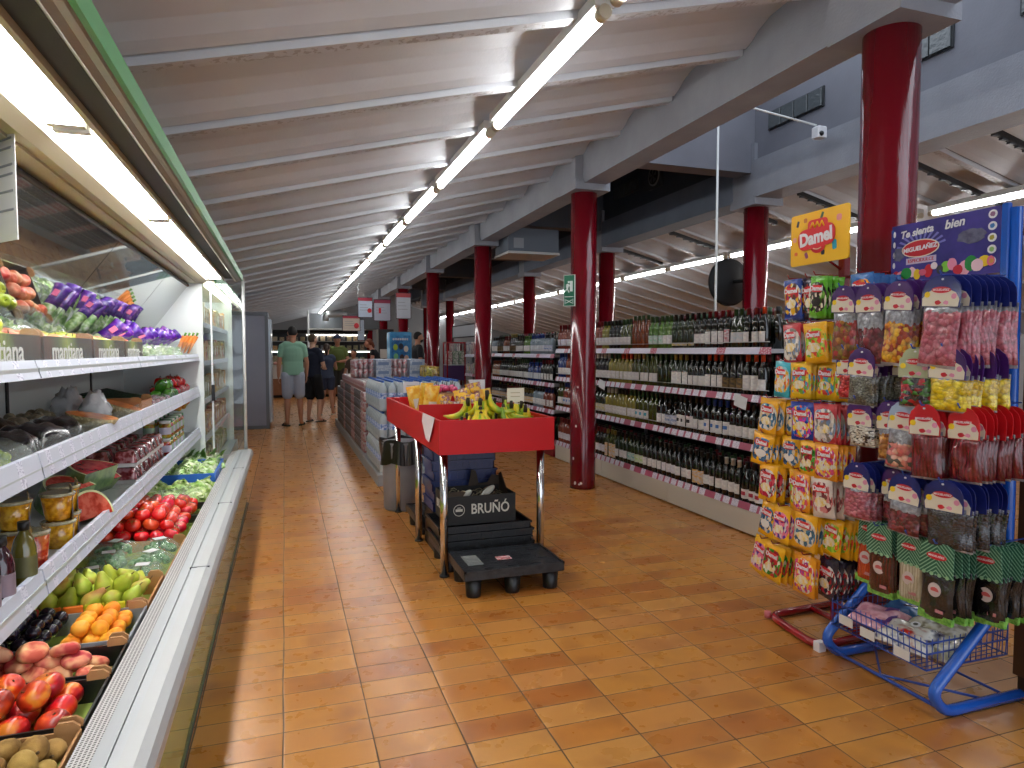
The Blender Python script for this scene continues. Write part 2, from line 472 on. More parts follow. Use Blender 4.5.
# ---- air-conditioning cassette, fan, camera arm, mirror back, exit sign
t = thing('ceiling_air_conditioner', 'grey ceiling air conditioner with pale flange hung between the pillar rows', 'air conditioner', (3.37, 9.25, 2.72))
MB().box(-.38, .38, -.3, .3, .03, .36).build('casing', M('ac_grey', '#5b6470', .5), t)
MB().bbox(-.39, .39, -.33, .33, 0, .035, .01).build('flange', M('ac_white', '#c3c5c4', .4), t)
MB().box(-.30, -.15, -.301, -.29, .08, .22).build('control_box', M('ac_box', '#8b9096', .5), t)
t = thing('extractor_fan', 'round dark extractor fan high on the raised grey wall', 'fan', (4.64, 7.8, 3.64))
MB().box(-.02, .02, -.16, .16, -.16, .16).build('mounting_plate', M('fan_plate', '#3a3f47', .5), t)
MB().tube([(-.03, 0, 0), (-.02, 0, 0)], .13, 24).build('housing', M('fan_ring', '#8d9299', .4), t)
MB().tube([(-.035, 0, 0), (-.025, 0, 0)], .11, 24).build('grille', black_matt, t)
fb = MB()
for k in range(5):
    a = k*2*pi/5; fb.add([(-.045, 0, 0), (-.038, .095*cos(a), .095*sin(a)), (-.046, .095*cos(a+.7), .095*sin(a+.7))], [(0, 1, 2)])
fb.build('blades', M('fan_blade', '#4a4f55', .5), t)
t = thing('security_camera', 'white camera arm on a thin tall pole above the wine shelves', 'camera', (3.86, 5.38, 0))
MB().tube([(0, 0, 0), (0, 0, 3.59)], .011, 8).build('pole', white_metal, t)
MB().tube([(0, 0, 3.59), (.12, -.12, 3.62), (.62, -.56, 3.34)], .009, 8).build('arm', white_metal, t)
MB().bbox(.58, .68, -.63, -.54, 3.22, 3.32, .01).build('camera_body', white_plastic, t)
MB().ball((.61, -.63, 3.25), .022).build('lens', black_pl, t)
t = thing('convex_mirror', 'round black backed mirror fixed to the right row pillar above the wine', 'mirror', (4.80, 6.16, 2.12))
mb = MB(); mb.lathe([(.02, 0), (.14, .03), (.23, .07), (.265, .075), (.265, .10), (.01, .10)], 32, M4=Matrix.Rotation(radians(90), 4, 'X') @ Matrix.Rotation(pi, 4, 'X'))
mb.build('dish', black_matt, t, (-.06, .12, .0))
MB().tube([(0, 0, 0), (-.06, .12, 0)], .02).build('bracket', black_matt, t)

green_s = M('sign_green', '#0f6a4c', .45); white_s = M('sign_white', '#e8f2ec', .5)
t = thing('emergency_exit_sign', 'green emergency exit sign with running figure on the tall red pillar', 'sign', (2.60, 5.93, 1.93), radians(-45))
MB().box(-.058, .058, -.006, .006, -.15, .15).build('backing_board', white_s, t)
MB().box(-.052, .052, -.009, -.005, -.145, .145).build('green_face', green_s, t)
fg = MB()
def bar(mb, x0, z0, x1, z1, wd, y=-.0105):
    d = Vector((x1-x0, 0, z1-z0)).normalized(); n = Vector((-d.z, 0, d.x))*wd/2
    a = Vector((x0, y, z0)); b = Vector((x1, y, z1))
    mb.add([a-n, b-n, b+n, a+n], [(0, 1, 2, 3)])
bar(fg, .022, -.01, .022, .09, .03); bar(fg, -.03, .03, -.005, .06, .013); bar(fg, -.005, .06, -.02, .015, .018)
bar(fg, -.02, .02, -.04, -.01, .011); bar(fg, -.02, .02, 0, -.02, .011); bar(fg, -.005, .055, .012, .035, .009); bar(fg, -.01, .062, -.032, .05, .009)
fg.add([(-.004+.011*cos(a*pi/4), -.0105, .08+.011*sin(a*pi/4)) for a in range(8)], [tuple(range(8))])
bar(fg, -.045, -.06, .045, -.06, .006)
bar(fg, -.03, -.09, .03, -.12, .006); bar(fg, -.03, -.12, .03, -.09, .006); bar(fg, -.04, -.08, -.04, -.13, .005); bar(fg, .04, -.08, .04, -.13, .005)
fg.build('running_figure', white_s, t)
# ================================================================ refrigerated display case along the left
Y0, Y1 = -.6, 6.30
JO = [.865, 2.34, 3.815, 5.29]
def mat_green_glass():
    m, t, b = newmat('green_kick_glass')
    vec = t.coords('Object', (1, .5, .1))
    c = t.mix(t.noise(vec, 2.5, 2), srgb('#9cc848'), srgb('#cfe47c'))
    t.l.new(c, b.inputs['Base Color']); b.inputs['Roughness'].default_value = .07
    b.inputs['Metallic'].default_value = .25; b.inputs['Coat Weight'].default_value = .8; b.inputs['Coat Roughness'].default_value = .03
    return m
def mat_perf():
    m, t, b = newmat('perforated_grille')
    xyz = t.sep(t.coords('Object'))
    u = t.math('FRACT', t.math('DIVIDE', xyz[0], .0105)); v = t.math('FRACT', t.math('DIVIDE', xyz[1], .010))
    du = t.math('ABSOLUTE', t.math('SUBTRACT', u, .5)); dv = t.math('ABSOLUTE', t.math('SUBTRACT', v, .5))
    hole = t.math('MULTIPLY', t.math('LESS_THAN', du, .30), t.math('LESS_THAN', dv, .26))
    t.l.new(t.mix(hole, srgb('#d6d5d2'), srgb('#3c3a3a')), b.inputs['Base Color'])
    b.inputs['Roughness'].default_value = .45; return m
def mat_price(name, base, tag_c, pitch, frac, ink):
    """shelf rail holding price tickets, ticket positions drawn along Y"""
    m, t, b = newmat(name)
    vec = t.coords('Object'); xyz = t.sep(vec)
    s = t.math('DIVIDE', xyz[1], pitch); f = t.math('FRACT', s)
    wn = t.n.new('ShaderNodeTexWhiteNoise'); wn.noise_dimensions = '1D'; t.l.new(t.math('FLOOR', s), wn.inputs['W'])
    on = t.math('MULTIPLY', t.math('LESS_THAN', f, frac), t.math('LESS_THAN', wn.outputs['Value'], .8))
    c = t.mix(on, srgb(base), srgb(tag_c))
    tx = t.math('GREATER_THAN', t.noise(t.coords('Object', (60, 90, 160)), 1, 1), .56)
    c = t.mix(t.math('MULTIPLY', t.math('MULTIPLY', on, tx), .55), c, srgb(ink))
    t.l.new(c, b.inputs['Base Color']); b.inputs['Roughness'].default_value = .35
    return m
liner = M('case_liner_white', '#e4eae8', .4)
case_grey = M('case_grey_rail', '#b2b6b8', .35, .25)
beige = M('canopy_beige', '#bdb59a', .4)
dkgroove = M('canopy_dark', '#2b2926', .6)
green_fascia = M('green_fascia', '#3f9a52', .35)
shelf_m = M('shelf_enamel', '#b9c0c0', .35)
strip_m = mat_price('price_strip_grey', '#c3c8d4', '#d8dae6', .12, .35, '#6b6b93')
glass_m = M('clear_glass', '#e6f2ee', .02, trans=1.0)
mirror_m = M('mirror_glass', '#b4bab8', .03, .92)

case = thing('refrigerated_display_case', 'long open refrigerated display case with mirror and lit canopy along the left side', 'display case', (0, 0, 0))
MB().box(-1.32, -.333, Y0, Y1, 0.012, .405).build('kick_panel', mat_green_glass(), case)
MB().box(-1.3, -.329, Y0, Y1, 0.0, .012).build('plinth', M('plinth_dark', '#40433f', .5), case)
bp = [(-.345, .405), (-.296, .405), (-.284, .415), (-.276, .435), (-.278, .458), (-.290, .476), (-.312, .485), (-.345, .485)]
MB().prism([(x, z) for x, z in bp], 'y', Y0, Y1+.03, smooth=False).build('bumper_rail', alu_matt, case)
tr = MB()
tr.box(-.366, -.336, Y0, Y1, .455, .484); tr.box(-.402, -.370, Y0, Y1, .455, .482)
tr.box(-.372, -.364, Y0, Y1, .44, .470, 1)
for y in (2.9, 4.1, 5.3): tr.box(-.372, -.30, y, y+.012, .470, .4852, 1)
tr.build('top_rail', [case_grey, M('rail_joint', '#33363a', .6)], case)
MB().add([(-.402, Y0, .478), (-.455, Y0, .468), (-.455, Y1, .468), (-.402, Y1, .478), (-.455, Y0, .40), (-.455, Y1, .40)], [(0, 1, 2, 3), (1, 4, 5, 2)]).build('air_grille', mat_perf(), case)
MB().box(-1.28, -.44, Y0, Y1, .36, .385).build('well_floor', M('well_grey', '#80858a', .45), case)
MB().box(-1.32, -1.27, Y0, Y1, .36, 2.0).build('back_panel', liner, case)
def case_shelf(z, x_front, zl, zh, lip, nm):
    segs = [Y0]+JO+[Y1]
    for i in range(len(segs)-1):
        a, b = segs[i]+.006, segs[i+1]-.006
        MB().box(-1.27, x_front+.006, a, b, z-.018, z).build('shelf', shelf_m, case)
        s = MB(); s.add([(x_front+.012, a, zl), (x_front-.004, a, zh), (x_front-.004, b, zh), (x_front+.012, b, zl), (x_front-.01, a, zl), (x_front-.02, a, zh), (x_front-.02, b, zh), (x_front-.01, b, zl)],
                      [(0, 1, 2, 3), (7, 6, 5, 4), (0, 4, 5, 1), (3, 2, 6, 7), (1, 5, 6, 2), (0, 3, 7, 4)])
        st = s.build('price_strip', strip_m, case)
        if lip:
            MB().box(x_front-.014, x_front-.010, a, b, zh-.01, zh+lip).build('glass_lip', M('plexi_lip', '#cfdcd8', .06, alpha=.10, coat=.4), case)
case_shelf(.655, -.70, .612, .690, .0, 'low')
case_shelf(1.000, -.70, .966, 1.043, .035, 'mid')
case_shelf(1.300, -.70, 1.268, 1.322, .095, 'top')
# dark line behind the shelves where mullions hold them
for y in JO: MB().box(-1.275, -1.262, y-.012, y+.012, .38, 1.9).build('upright', dkgroove, case)
# mirror
ms = [Y0]+JO+[Y1]
mv = Vector((-.77, 0, 1.90)); mw = Vector((-1.16, 0, 1.37))
for i in range(len(ms)-1):
    a, b = ms[i]+.004, ms[i+1]-.004
    mb = MB(); mb.add([(mv.x, a, mv.z), (mv.x, b, mv.z), (mw.x, b, mw.z), (mw.x, a, mw.z), (mv.x-.01, a, mv.z+.01), (mv.x-.01, b, mv.z+.01), (mw.x-.01, b, mw.z+.01), (mw.x-.01, a, mw.z+.01)],
                      [(0, 1, 2, 3), (7, 6, 5, 4), (0, 3, 7, 4), (1, 5, 6, 2), (0, 4, 5, 1), (3, 2, 6, 7)])
    mb.build('mirror_panel', mirror_m, case)
MB().tube([(mv.x, Y0, mv.z+.006), (mv.x, Y1, mv.z+.006)], .012, 8).build('mirror_trim', dkgroove, case)
# canopy
cn = MB()
cn.box(-1.32, -.42, Y0, Y1, 2.03, 2.06, 0)
cn.box(-.80, -.70, Y0, Y1, 1.925, 2.035, 0)
cn.build('canopy_box', beige, case)
MB().prism([(-.70, 2.03), (-.70, 1.935), (-.655, 1.925), (-.61, 1.945), (-.61, 2.03)], 'y', Y0, Y1).build('inner_valance', beige, case)
MB().box(-.49, -.475, Y0, Y1, 1.955, 2.03).build('lamp_divider', beige, case)
MB().box(-.475, -.402, Y0, Y1, 1.975, 2.03).build('dark_channel', dkgroove, case)
MB().prism([(-.402, 2.03), (-.402, 1.96), (-.385, 1.945), (-.37, 1.955), (-.355, 1.958), (-.345, 1.965), (-.345, 2.0)], 'y', Y0, Y1).build('front_profile', M('canopy_alu', '#a7a294', .3, .6), case)
MB().box(-.347, -.334, Y0, Y1, 1.958, 2.010).build('fascia', green_fascia, case)
MB().box(-.61, -.49, Y0, Y1, 2.0, 2.03).build('reflector', M('reflector', '#e9ecea', .3), case)
for i in range(5):
    a = -.55+i*1.36
    lp = thing('canopy_light', ['canopy tube light nearest the camera over the fruit', 'canopy tube light above the apple crates', 'canopy tube light over the middle of the fruit case', 'canopy tube light above the purple wrapped bags', 'canopy tube light at the far end of the fruit case'][i], 'light', (-.55, a, 1.975), 0, 'tube lights under the case canopy')
    for dx in (-.028, .028):
        MB().tube([(dx, .04, 0), (dx, 1.30, 0)], .019, 10).build('tube', canopy_tube_m, lp)
    for yy in (.02, 1.32):
        MB().box(-.045, .045, yy-.015, yy+.015, -.018, .025).build('lamp_holder', white_plastic, lp)
    for yy in (.45, .95):
        cl = MB().tube([(-.05, yy, .01), (-.03, yy, -.022), (.03, yy, -.022), (.05, yy, .01)], .003, 5); cl.build('clip', alu, lp)
# bright run continuing in the next case is fitted below; end panel of this case
MB().box(-1.30, -.66, 6.29, 6.33, .38, 1.93).build('end_liner', liner, case)
MB().box(-.66, -.345, 6.30, 6.312, .45, 1.93).build('end_glass', glass_m, case)
MB().box(-.60, -.585, 6.285, 6.30, .46, 1.92).build('glass_clip', liner, case)
MB().tube([(-.335, 6.31, .45), (-.335, 6.31, 1.98)], .014, 8).build('end_post', white_metal, case)
MB().bbox(-.60, -.575, 6.27, 6.29, .92, 1.06, .004).build('handle', black_pl, case)
# paper notice hanging from the canopy
t = thing('paper_notice', 'white paper notice with grey lines hanging at the top left corner of the mirror', 'notice', (-.735, 2.22, 1.79), radians(-50))
MB().box(-.095, .095, -.001, .001, -.14, .18).build('sheet', M('paper_white', '#d9d7d6', .7), t)
ln = MB()
for k, (z, wd) in enumerate(((.13, .15), (.105, .12), (.06, .13), (.035, .14), (-.01, .10), (-.06, .12))): ln.box(.09-wd, .08, -.0022, -.001, z, z+.006)
ln.build('printed_lines', M('grey_ink', '#8b8b90', .7), t)
MB().bbox(-.02, .02, -.008, .008, .17, .20, .004).build('clip', white_plastic, t)

# ---------------------------------------------------------------- crates and produce
card = M('cardboard', '#b98a5a', .8, col2='#a97a4c', scale=6)
card_d = M('cardboard_edge', '#8c6238', .8)
blk_tray = M('black_tray', '#18191b', .35, coat=.3)
def crate(name, label, x0, x1, y0, y1, z, h, mat, inner, th=.006, lift_l=0, tabs=True, group=None):
    """open box with four walls and corner tabs"""
    t = thing(name, label, 'crate', ((x0+x1)/2, (y0+y1)/2, z), 0, group)
    a, b = (x1-x0)/2, (y1-y0)/2
    mb = MB()
    mb.box(-a, a, -b, b, 0, .006)
    mb.box(-a, a, -b, -b+th, .006, h, 0); mb.box(-a, a, b-th, b, .006, h, 0)
    mb.box(-a, -a+th, -b+th, b-th, .006, h, 0); mb.box(a-th, a, -b+th, b-th, .006, h, 0)
    mb.build('box', mat, t)
    if tabs:
        for sx in (-1, 1):
            for sy in (-1, 1):
                cx, cy = sx*(a-.028), sy*(b-th/2)
                MB().prism([(cx-.026, h-.004), (cx+.026, h-.004), (cx+.026, h+.010), (cx+.012, h+.022), (cx-.018, h+.022), (cx-.026, h+.012)], 'y', cy-.004, cy+.004).build('corner_flap', inner, t)
    return t
def side(n, of):
    return n
def lump_mesh(rx, rz, seg=14, rings=9, dent=0.0, ridge=0.0, power=1.0):
    mb = MB(); mb.ball((0, 0, 0), rx, rx, rz, seg, rings)
    vs = []
    for x, y, z in mb.v:
        r = sqrt(x*x+y*y)/rx; a = math.atan2(y, x)
        zz = z - math.copysign(dent*rz*math.exp(-(r/.38)**2), z)
        k = 1 - ridge*math.exp(-((a)/.25)**2)
        vs.append((x*k, y*k, zz))
    mb.v = vs; return mb
def fruit(name, cat, mesh, mat, stem=None, calyx=None):
    o = mesh.build(name, mat); tag(o, 'x', cat)
    if stem: MB().tube([(0, 0, stem[0]), (.002, .001, stem[0]+stem[1]*.6), (.005, .002, stem[0]+stem[1])], stem[2], 5).build('stem', M('fruit_stem', '#5b4526', .8), o)
    if calyx:
        mb = MB()
        for k in range(5):
            a = k*2*pi/5; mb.add([(0, 0, calyx[0]), (calyx[1]*cos(a-.3)*.5, calyx[1]*sin(a-.3)*.5, calyx[0]+.002), (calyx[1]*cos(a), calyx[1]*sin(a), calyx[0]+.001), (calyx[1]*cos(a+.3)*.5, calyx[1]*sin(a+.3)*.5, calyx[0]+.002)], [(0, 1, 2, 3)])
        mb.build('calyx', M('tomato_calyx', '#3f7a2a', .6), o)
    return Proto(o)
def heap(P, x0, x1, y0, y1, z, dx, dy, dz, layers, label, group, tilt=.5, jit=.12, slope=.12, fill=1.0, lie=0):
    for L in range(layers):
        ins = L*.5
        nx = max(1, int((x1-x0-2*ins*dx)/dx)); ny = max(1, int((y1-y0-2*ins*dy)/dy))
        xa = (x0+x1)/2-(nx-1)*dx/2; ya = (y0+y1)/2-(ny-1)*dy/2
        for j in range(ny):
            for i in range(nx):
                if R.random() > fill: continue
                x = xa+i*dx+R.uniform(-jit, jit)*dx; y = ya+j*dy+R.uniform(-jit, jit)*dy
                zz = z+L*dz+(x1-x)*slope+R.uniform(-.1, .1)*dz
                lay = '' if layers == 1 else (', top layer' if L == layers-1 else (', lower layer' if L == 0 else ', middle layer'))
                lb = '%s, %s from rail, %s row%s' % (label, ordn(nx-i), ordn(j+1), lay)
                P.put((x, y, zz), (lie+R.uniform(-tilt, tilt), R.uniform(-tilt, tilt), R.uniform(0, 6.28) if not lie else R.uniform(-.6, .6)), lb, group, R.uniform(.92, 1.07))
def skin_mat(name, cols, scale, rough, spots=None, sub=.0, gen=True, coat=0, hue=.01, vary=.08, lo=.38, hi=.62, bump=0):
    m, t, b = newmat(name)
    vec = t.coords('Object')
    oi = t.add('ShaderNodeObjectInfo').outputs['Random']
    ad = t.n.new('ShaderNodeVectorMath'); ad.operation = 'ADD'; t.l.new(vec, ad.inputs[0])
    cx = t.n.new('ShaderNodeCombineXYZ'); t.l.new(t.math('MULTIPLY', oi, 37), cx.inputs[0]); t.l.new(cx.outputs[0], ad.inputs[1])
    f = t.noise(ad.outputs[0], scale, 2, .55)
    c = t.ramp(f, [(lo+(hi-lo)*i/(len(cols)-1), srgb(k)) for i, k in enumerate(cols)])
    if spots:
        v = t.voronoi(ad.outputs[0], spots[1]); c = t.mix(t.math('MULTIPLY', t.math('LESS_THAN', v, spots[2]), .6), c, srgb(spots[0]))
    hs = t.n.new('ShaderNodeHueSaturation'); t.l.new(c, hs.inputs['Color'])
    t.l.new(t.math('MULTIPLY_ADD', oi, 2*vary, 1-vary), hs.inputs['Value']); t.l.new(t.math('MULTIPLY_ADD', t.math('FRACT', t.math('MULTIPLY', oi, 13)), 2*hue, .5-hue), hs.inputs['Hue'])
    t.l.new(hs.outputs[0], b.inputs['Base Color']); b.inputs['Roughness'].default_value = rough
    if coat: b.inputs['Coat Weight'].default_value = coat; b.inputs['Coat Roughness'].default_value = .1
    if bump: t.l.new(t.bump(t.noise(vec, 260, 2), bump, .003), b.inputs['Normal'])
    return m
kiwi_m = skin_mat('kiwi_skin', ['#7d5d26', '#9b7a38', '#a88542'], 20, .8, bump=.4)
nect_m = skin_mat('nectarine_skin', ['#8f0d14', '#c41d14', '#d8401c', '#ee8a2c'], 16, .3, coat=.3, vary=.12)
flat_m = skin_mat('flat_peach_skin', ['#c4453f', '#d8705c', '#e59a70', '#edb98a'], 22, .75, vary=.08)
apri_m = skin_mat('apricot_skin', ['#ef8a10', '#f6a21c', '#fbb634'], 18, .6)
plum_m = skin_mat('plum_skin', ['#14101c', '#1d1626', '#2b2036'], 20, .25, coat=.5)
pear_m = skin_mat('pear_skin', ['#9fae2c', '#b6c23f', '#c0b04a', '#a9783a'], 14, .5, vary=.1, lo=.4, hi=.7)
tom_m = skin_mat('tomato_skin', ['#d0140c', '#e0261a', '#ea4426'], 10, .2, coat=.6)
appl_m = skin_mat('apple_skin', ['#b9c91c', '#cbd531', '#e0dc58'], 10, .3, coat=.4)
pinka_m = skin_mat('pink_apple_skin', ['#d4492c', '#e07a55', '#e8a47c'], 14, .4)
lett_m = skin_mat('lettuce_leaf', ['#86b04a', '#bcd480', '#e3ecc4'], 26, .5, bump=.5)
pepr_m = skin_mat('red_pepper_skin', ['#a80a12', '#c81018', '#d82020'], 8, .15, coat=.8)
pepg_m = skin_mat('green_pepper_skin', ['#3c7d1c', '#5fa02c'], 8, .15, coat=.8)
avo_m = skin_mat('avocado_skin', ['#1e2a14', '#2f3b1c'], 30, .5, bump=.6)
lem_m = skin_mat('lemon_skin', ['#f0c410', '#f6d43a'], 30, .4, bump=.3)

kiwi = fruit('kiwi', 'kiwi', lump_mesh(.026, .035), kiwi_m, stem=(.033, .004, .003))
nect = fruit('nectarine', 'nectarine', lump_mesh(.037, .034, 18, 12, dent=.25, ridge=.05), nect_m, stem=(.024, .005, .002))
flatp = fruit('flat_peach', 'flat peach', lump_mesh(.038, .021, 18, 12, dent=.55, ridge=.05), flat_m)
apri = fruit('apricot', 'apricot', lump_mesh(.027, .025, 16, 10, dent=.2, ridge=.08), apri_m)
plum = fruit('plum', 'plum', lump_mesh(.023, .023, 14, 9, dent=.1, ridge=.05), plum_m)
pm = MB(); pm.lathe([(.003, -.034), (.016, -.033), (.027, -.022), (.031, -.006), (.027, .012), (.018, .028), (.013, .042), (.008, .050), (.002, .051)], 16)
pear = fruit('pear', 'pear', pm, pear_m, stem=(.05, .018, .0018))
tom = fruit('tomato', 'tomato', lump_mesh(.036, .030, 16, 10, dent=.25), tom_m, calyx=(.023, .022))
appl = fruit('apple', 'apple', lump_mesh(.038, .036, 18, 12, dent=.35), appl_m, stem=(.02, .02, .0015))
pinka = fruit('peach', 'peach', lump_mesh(.035, .033, 18, 12, dent=.3, ridge=.06), pinka_m)
avo = fruit('avocado', 'avocado', lump_mesh(.034, .048, 14, 10), avo_m)
pep_mesh = MB(); pep_mesh.grid(lambda u, v: ((.034*(1+.12*cos(4*v*2*pi)))*sin(min(pi*.97, .05+u*pi*.93))**.6*cos(v*2*pi), (.034*(1+.12*cos(4*v*2*pi)))*sin(min(pi*.97, .05+u*pi*.93))**.6*sin(v*2*pi), .042*cos(u*pi)), 10, 24)
pepr = fruit('red_pepper', 'pepper', pep_mesh, pepr_m, stem=(.036, .02, .004))
pg = MB(); pg.v = list(pep_mesh.v); pg.f = list(pep_mesh.f); pg.m = list(pep_mesh.m); pg.s = list(pep_mesh.s)
pepg = fruit('green_pepper', 'pepper', pg, pepg_m, stem=(.036, .02, .004))

XR = -.462   # inner edge of the rail
WZ = .385
crate('kiwi_crate', 'cardboard crate of kiwis at the near end of the fruit case', -.80, XR, 1.30, 1.76, WZ, .085, card, card)
heap(kiwi, -.80, XR+.005, 1.33, 1.74, WZ+.075, .054, .072, .038, 2, 'brown kiwi in the nearest crate', 'kiwis in the nearest crate', tilt=.3, slope=.05, lie=pi/2)
crate('nectarine_crate', 'black lined crate of red and orange nectarines beyond the kiwis', -.84, XR, 1.78, 2.03, WZ, .085, blk_tray, card)
heap(nect, -.84, XR-.012, 1.79, 2.02, WZ+.065, .074, .074, .05, 2, 'red and orange nectarine beyond the kiwis', 'nectarines beyond the kiwis', tilt=.7, slope=.06)
crate('flat_peach_crate', 'black crate of flat peaches with a cardboard corner beside the rail', -.88, XR, 2.05, 2.25, WZ, .085, blk_tray, card)
heap(flatp, -.88, XR-.012, 2.055, 2.245, WZ+.06, .074, .074, .03, 3, 'pink flat peach between nectarines and apricots', 'flat peaches in their crate', tilt=.5, slope=.05)
crate('apricot_crate', 'grey edged crate of apricots and dark plums in the fruit case', -.92, XR, 2.265, 2.545, WZ, .09, M('grey_tray', '#8d9094', .5), card)
heap(apri, -.68, XR-.012, 2.27, 2.54, WZ+.07, .054, .053, .036, 2, 'orange apricot beside the rail', 'apricots beside the rail', slope=.05)
heap(plum, -.90, -.67, 2.28, 2.53, WZ+.085, .05, .05, .03, 2, 'black plum behind the apricots', 'black plums behind the apricots', slope=.05)
crate('pear_crate', 'cardboard crate of pears with red and orange printed flaps', -.92, XR, 2.565, 2.88, WZ, .09, M('pear_box', '#b8804a', .7), card)
fl = MB()
pc = thing('fruit_box_divider', 'row of red orange and yellow printed card flaps in front of the pears', 'card divider', (-.69, 2.556, WZ+.085))
for i in range(7):
    MB().bbox(-.215+i*.063, -.215+i*.063+.060, -.003, .003, -.02, .026, .004).build('flap', [M('flap_red', '#c8402c', .6), M('flap_red', None), M('flap_orange', '#ea7a1c', .6), M('flap_orange', None), M('flap_lime', '#c8c81c', .6), M('flap_lime', None), M('cardboard')][i], pc)
heap(pear, -.90, XR-.02, 2.60, 2.87, WZ+.085, .066, .068, .04, 2, 'green pear in the pear crate', 'pears in the cardboard crate', tilt=1.1, slope=.04)

# bagged greens
clear_bag = M('clear_film', '#dfe8e4', .10, alpha=.16, coat=1.0, bump=.7, bscale=30)
def pillow(w, h, d, nu=10, nv=10, puff=1.0, wob=.0, seed=1, mi=0):
    """pillow pouch lying in XZ (thickness along Y), crimped at the edges"""
    rr = random.Random(seed); ph = [rr.uniform(0, 6) for _ in range(4)]
    mb = MB()
    for s in (-1, 1):
        def fn(u, v, s=s):
            a = (1-(2*u-1)**4)*(1-abs(2*v-1)**5)
            q = d/2*max(0, a)**.6
            q *= 1+wob*sin(9*u+ph[0])*sin(8*v+ph[1])
            x = (u-.5)*w*(1-.06*(1-abs(2*v-1))); z = (v-.5)*h
            return (x, s*q+.0006*s, z)
        mb.grid(fn, nu, nv, mi)
    return mb
def leafy(n, r, mat, seed, sx=1, sy=1, sz=.6, leaf=.03, parent=None, name='leaves'):
    rr = random.Random(seed); mb = MB()
    for k in range(n):
        a = rr.uniform(0, 2*pi); e = rr.uniform(0, 1)**.5; c = Vector((r*sx*e*cos(a), r*sy*e*sin(a), r*sz*sqrt(max(0, 1-e*e))*rr.uniform(.7, 1.05)))
        L = leaf*rr.uniform(.7, 1.3); E = Euler((rr.uniform(-.8, .8), rr.uniform(-.8, .8), rr.uniform(0, 6.28))).to_matrix()
        vs = [c+E @ Vector(((u-.5)*L*2, (v-.5)*L*1.5*sin(pi*min(max(u, .15), .9)), .25*L*sin(3*u+5*v))) for u in (0, .33, .66, 1) for v in (0, .5, 1)]
        mb.add(vs, [(i*3+j, (i+1)*3+j, (i+1)*3+j+1, i*3+j+1) for i in range(3) for j in range(2)], 0, True)
    return mb.build(name, mat, parent)
broc_m = skin_mat('broccoli_green', ['#2f6a2c', '#5b8f4c', '#8fb080'], 40, .7, bump=.4)
def greens_bag(i, x, y, z, rz, s, mat, label, group):
    t = thing('bagged_greens', label, 'bagged vegetable', (x, y, z), rz, group)
    mb = MB()
    rr = random.Random(i)
    for k in range(26):
        a = rr.uniform(0, 6.28); e = sqrt(rr.random()); mb.ball((.062*s*e*cos(a), .075*s*e*sin(a), .018+.03*s*(1-e*e)), rr.uniform(.010, .02)*s, seg=7, rings=5)
    mb.build('vegetable', mat, t)
    f = MB(); f.grid(lambda u, v: ((u-.5)*.17*s, (v-.5)*.20*s, .002+(.066*s)*(max(0, (1-(2*u-1)**4)*(1-(2*v-1)**4)))**.6+.004*sin(19*u+7*v)), 14, 14)
    f.build('plastic_film', clear_bag, t)
    MB().box(-.02, .03, -.02, .02, .072*s, .074*s).build('paper_label', M('paper_white', '#d9d7d6', .7), t)
crate('greens_crate', 'low cardboard crate holding bags of green vegetables', -.92, XR, 2.90, 3.50, WZ, .07, card, card)
gp = [(-.56, 2.99, 0), (-.74, 3.0, .4), (-.56, 3.18, .9), (-.73, 3.22, .2), (-.56, 3.38, .5), (-.74, 3.40, 1.2)]
for i, (x, y, a) in enumerate(gp):
    greens_bag(i, x, y, WZ+.035, a, 1.0, broc_m, 'clear bag of green vegetables, %s, %s pair counted from the near end' % (('beside the rail' if x > -.6 else 'under the shelf'), ordn(i//2+1)), 'bagged greens before the tomatoes')
crate('tomato_tray', 'black tray heaped with tomatoes beside the rail', -.96, XR, 3.54, 4.02, WZ, .06, blk_tray, blk_tray, tabs=False)
crate('tomato_tray', 'second black tray of film covered tomatoes beyond the first', -.96, XR, 4.03, 4.36, WZ, .06, blk_tray, blk_tray, tabs=False)
heap(tom, -.94, XR-.02, 3.55, 4.01, WZ+.065, .072, .072, .045, 3, 'red tomato in the loose heap', 'loose tomatoes', tilt=.6, slope=.02)
heap(tom, -.94, XR-.02, 4.04, 4.35, WZ+.065, .072, .072, .04, 2, 'red tomato in the covered tray', 'tomatoes under film', tilt=.6, slope=.02)
f = MB(); f.grid(lambda u, v: (-.95+u*.47, 4.04+v*.31, WZ+.155+.012*sin(14*u)*sin(11*v)), 14, 12)
tag(f.build('plastic_film', clear_bag), 'clear film stretched over the far tomatoes', 'film')

def mat_leafveg(nm, cols): return skin_mat(nm, cols, 30, .55, bump=.5)
cab_m = mat_leafveg('cabbage_leaf', ['#8fb85a', '#c3dc98', '#e8f0d2'])
def lettuce(label, group, x, y, z, s, mat, seed):
    t = thing('lettuce', label, 'lettuce', (x, y, z), R.uniform(0, 6), group)
    mb = lump_mesh(.062*s, .05*s, 16, 10); mb.v = [(a, b, c+.045*s) for a, b, c in mb.v]; mb.build('heart', mat, t)
    leafy(26, .066*s, mat, seed, leaf=.034*s, sz=1.3, parent=t, name='outer_leaves')
blue_cr = M('blue_crate', '#2765c4', .4)
crate('blue_vegetable_crate', 'blue plastic crate of pale cabbages near the far end of the fruit case', -.98, XR, 4.95, 5.62, WZ, .13, blue_cr, blue_cr, th=.012, tabs=False)
k = 0
for y in (4.46, 4.60, 4.75, 4.88):
    for x in (-.53, -.67, -.81):
        k += 1; lettuce('pale green lettuce before the blue crate, %s from the near end, %s from the rail' % (ordn((k-1)//3+1), ordn((k-1) % 3+1)), 'loose lettuces', x+R.uniform(-.01, .01), y, WZ+.01, 1.0, lett_m, k)
k = 0
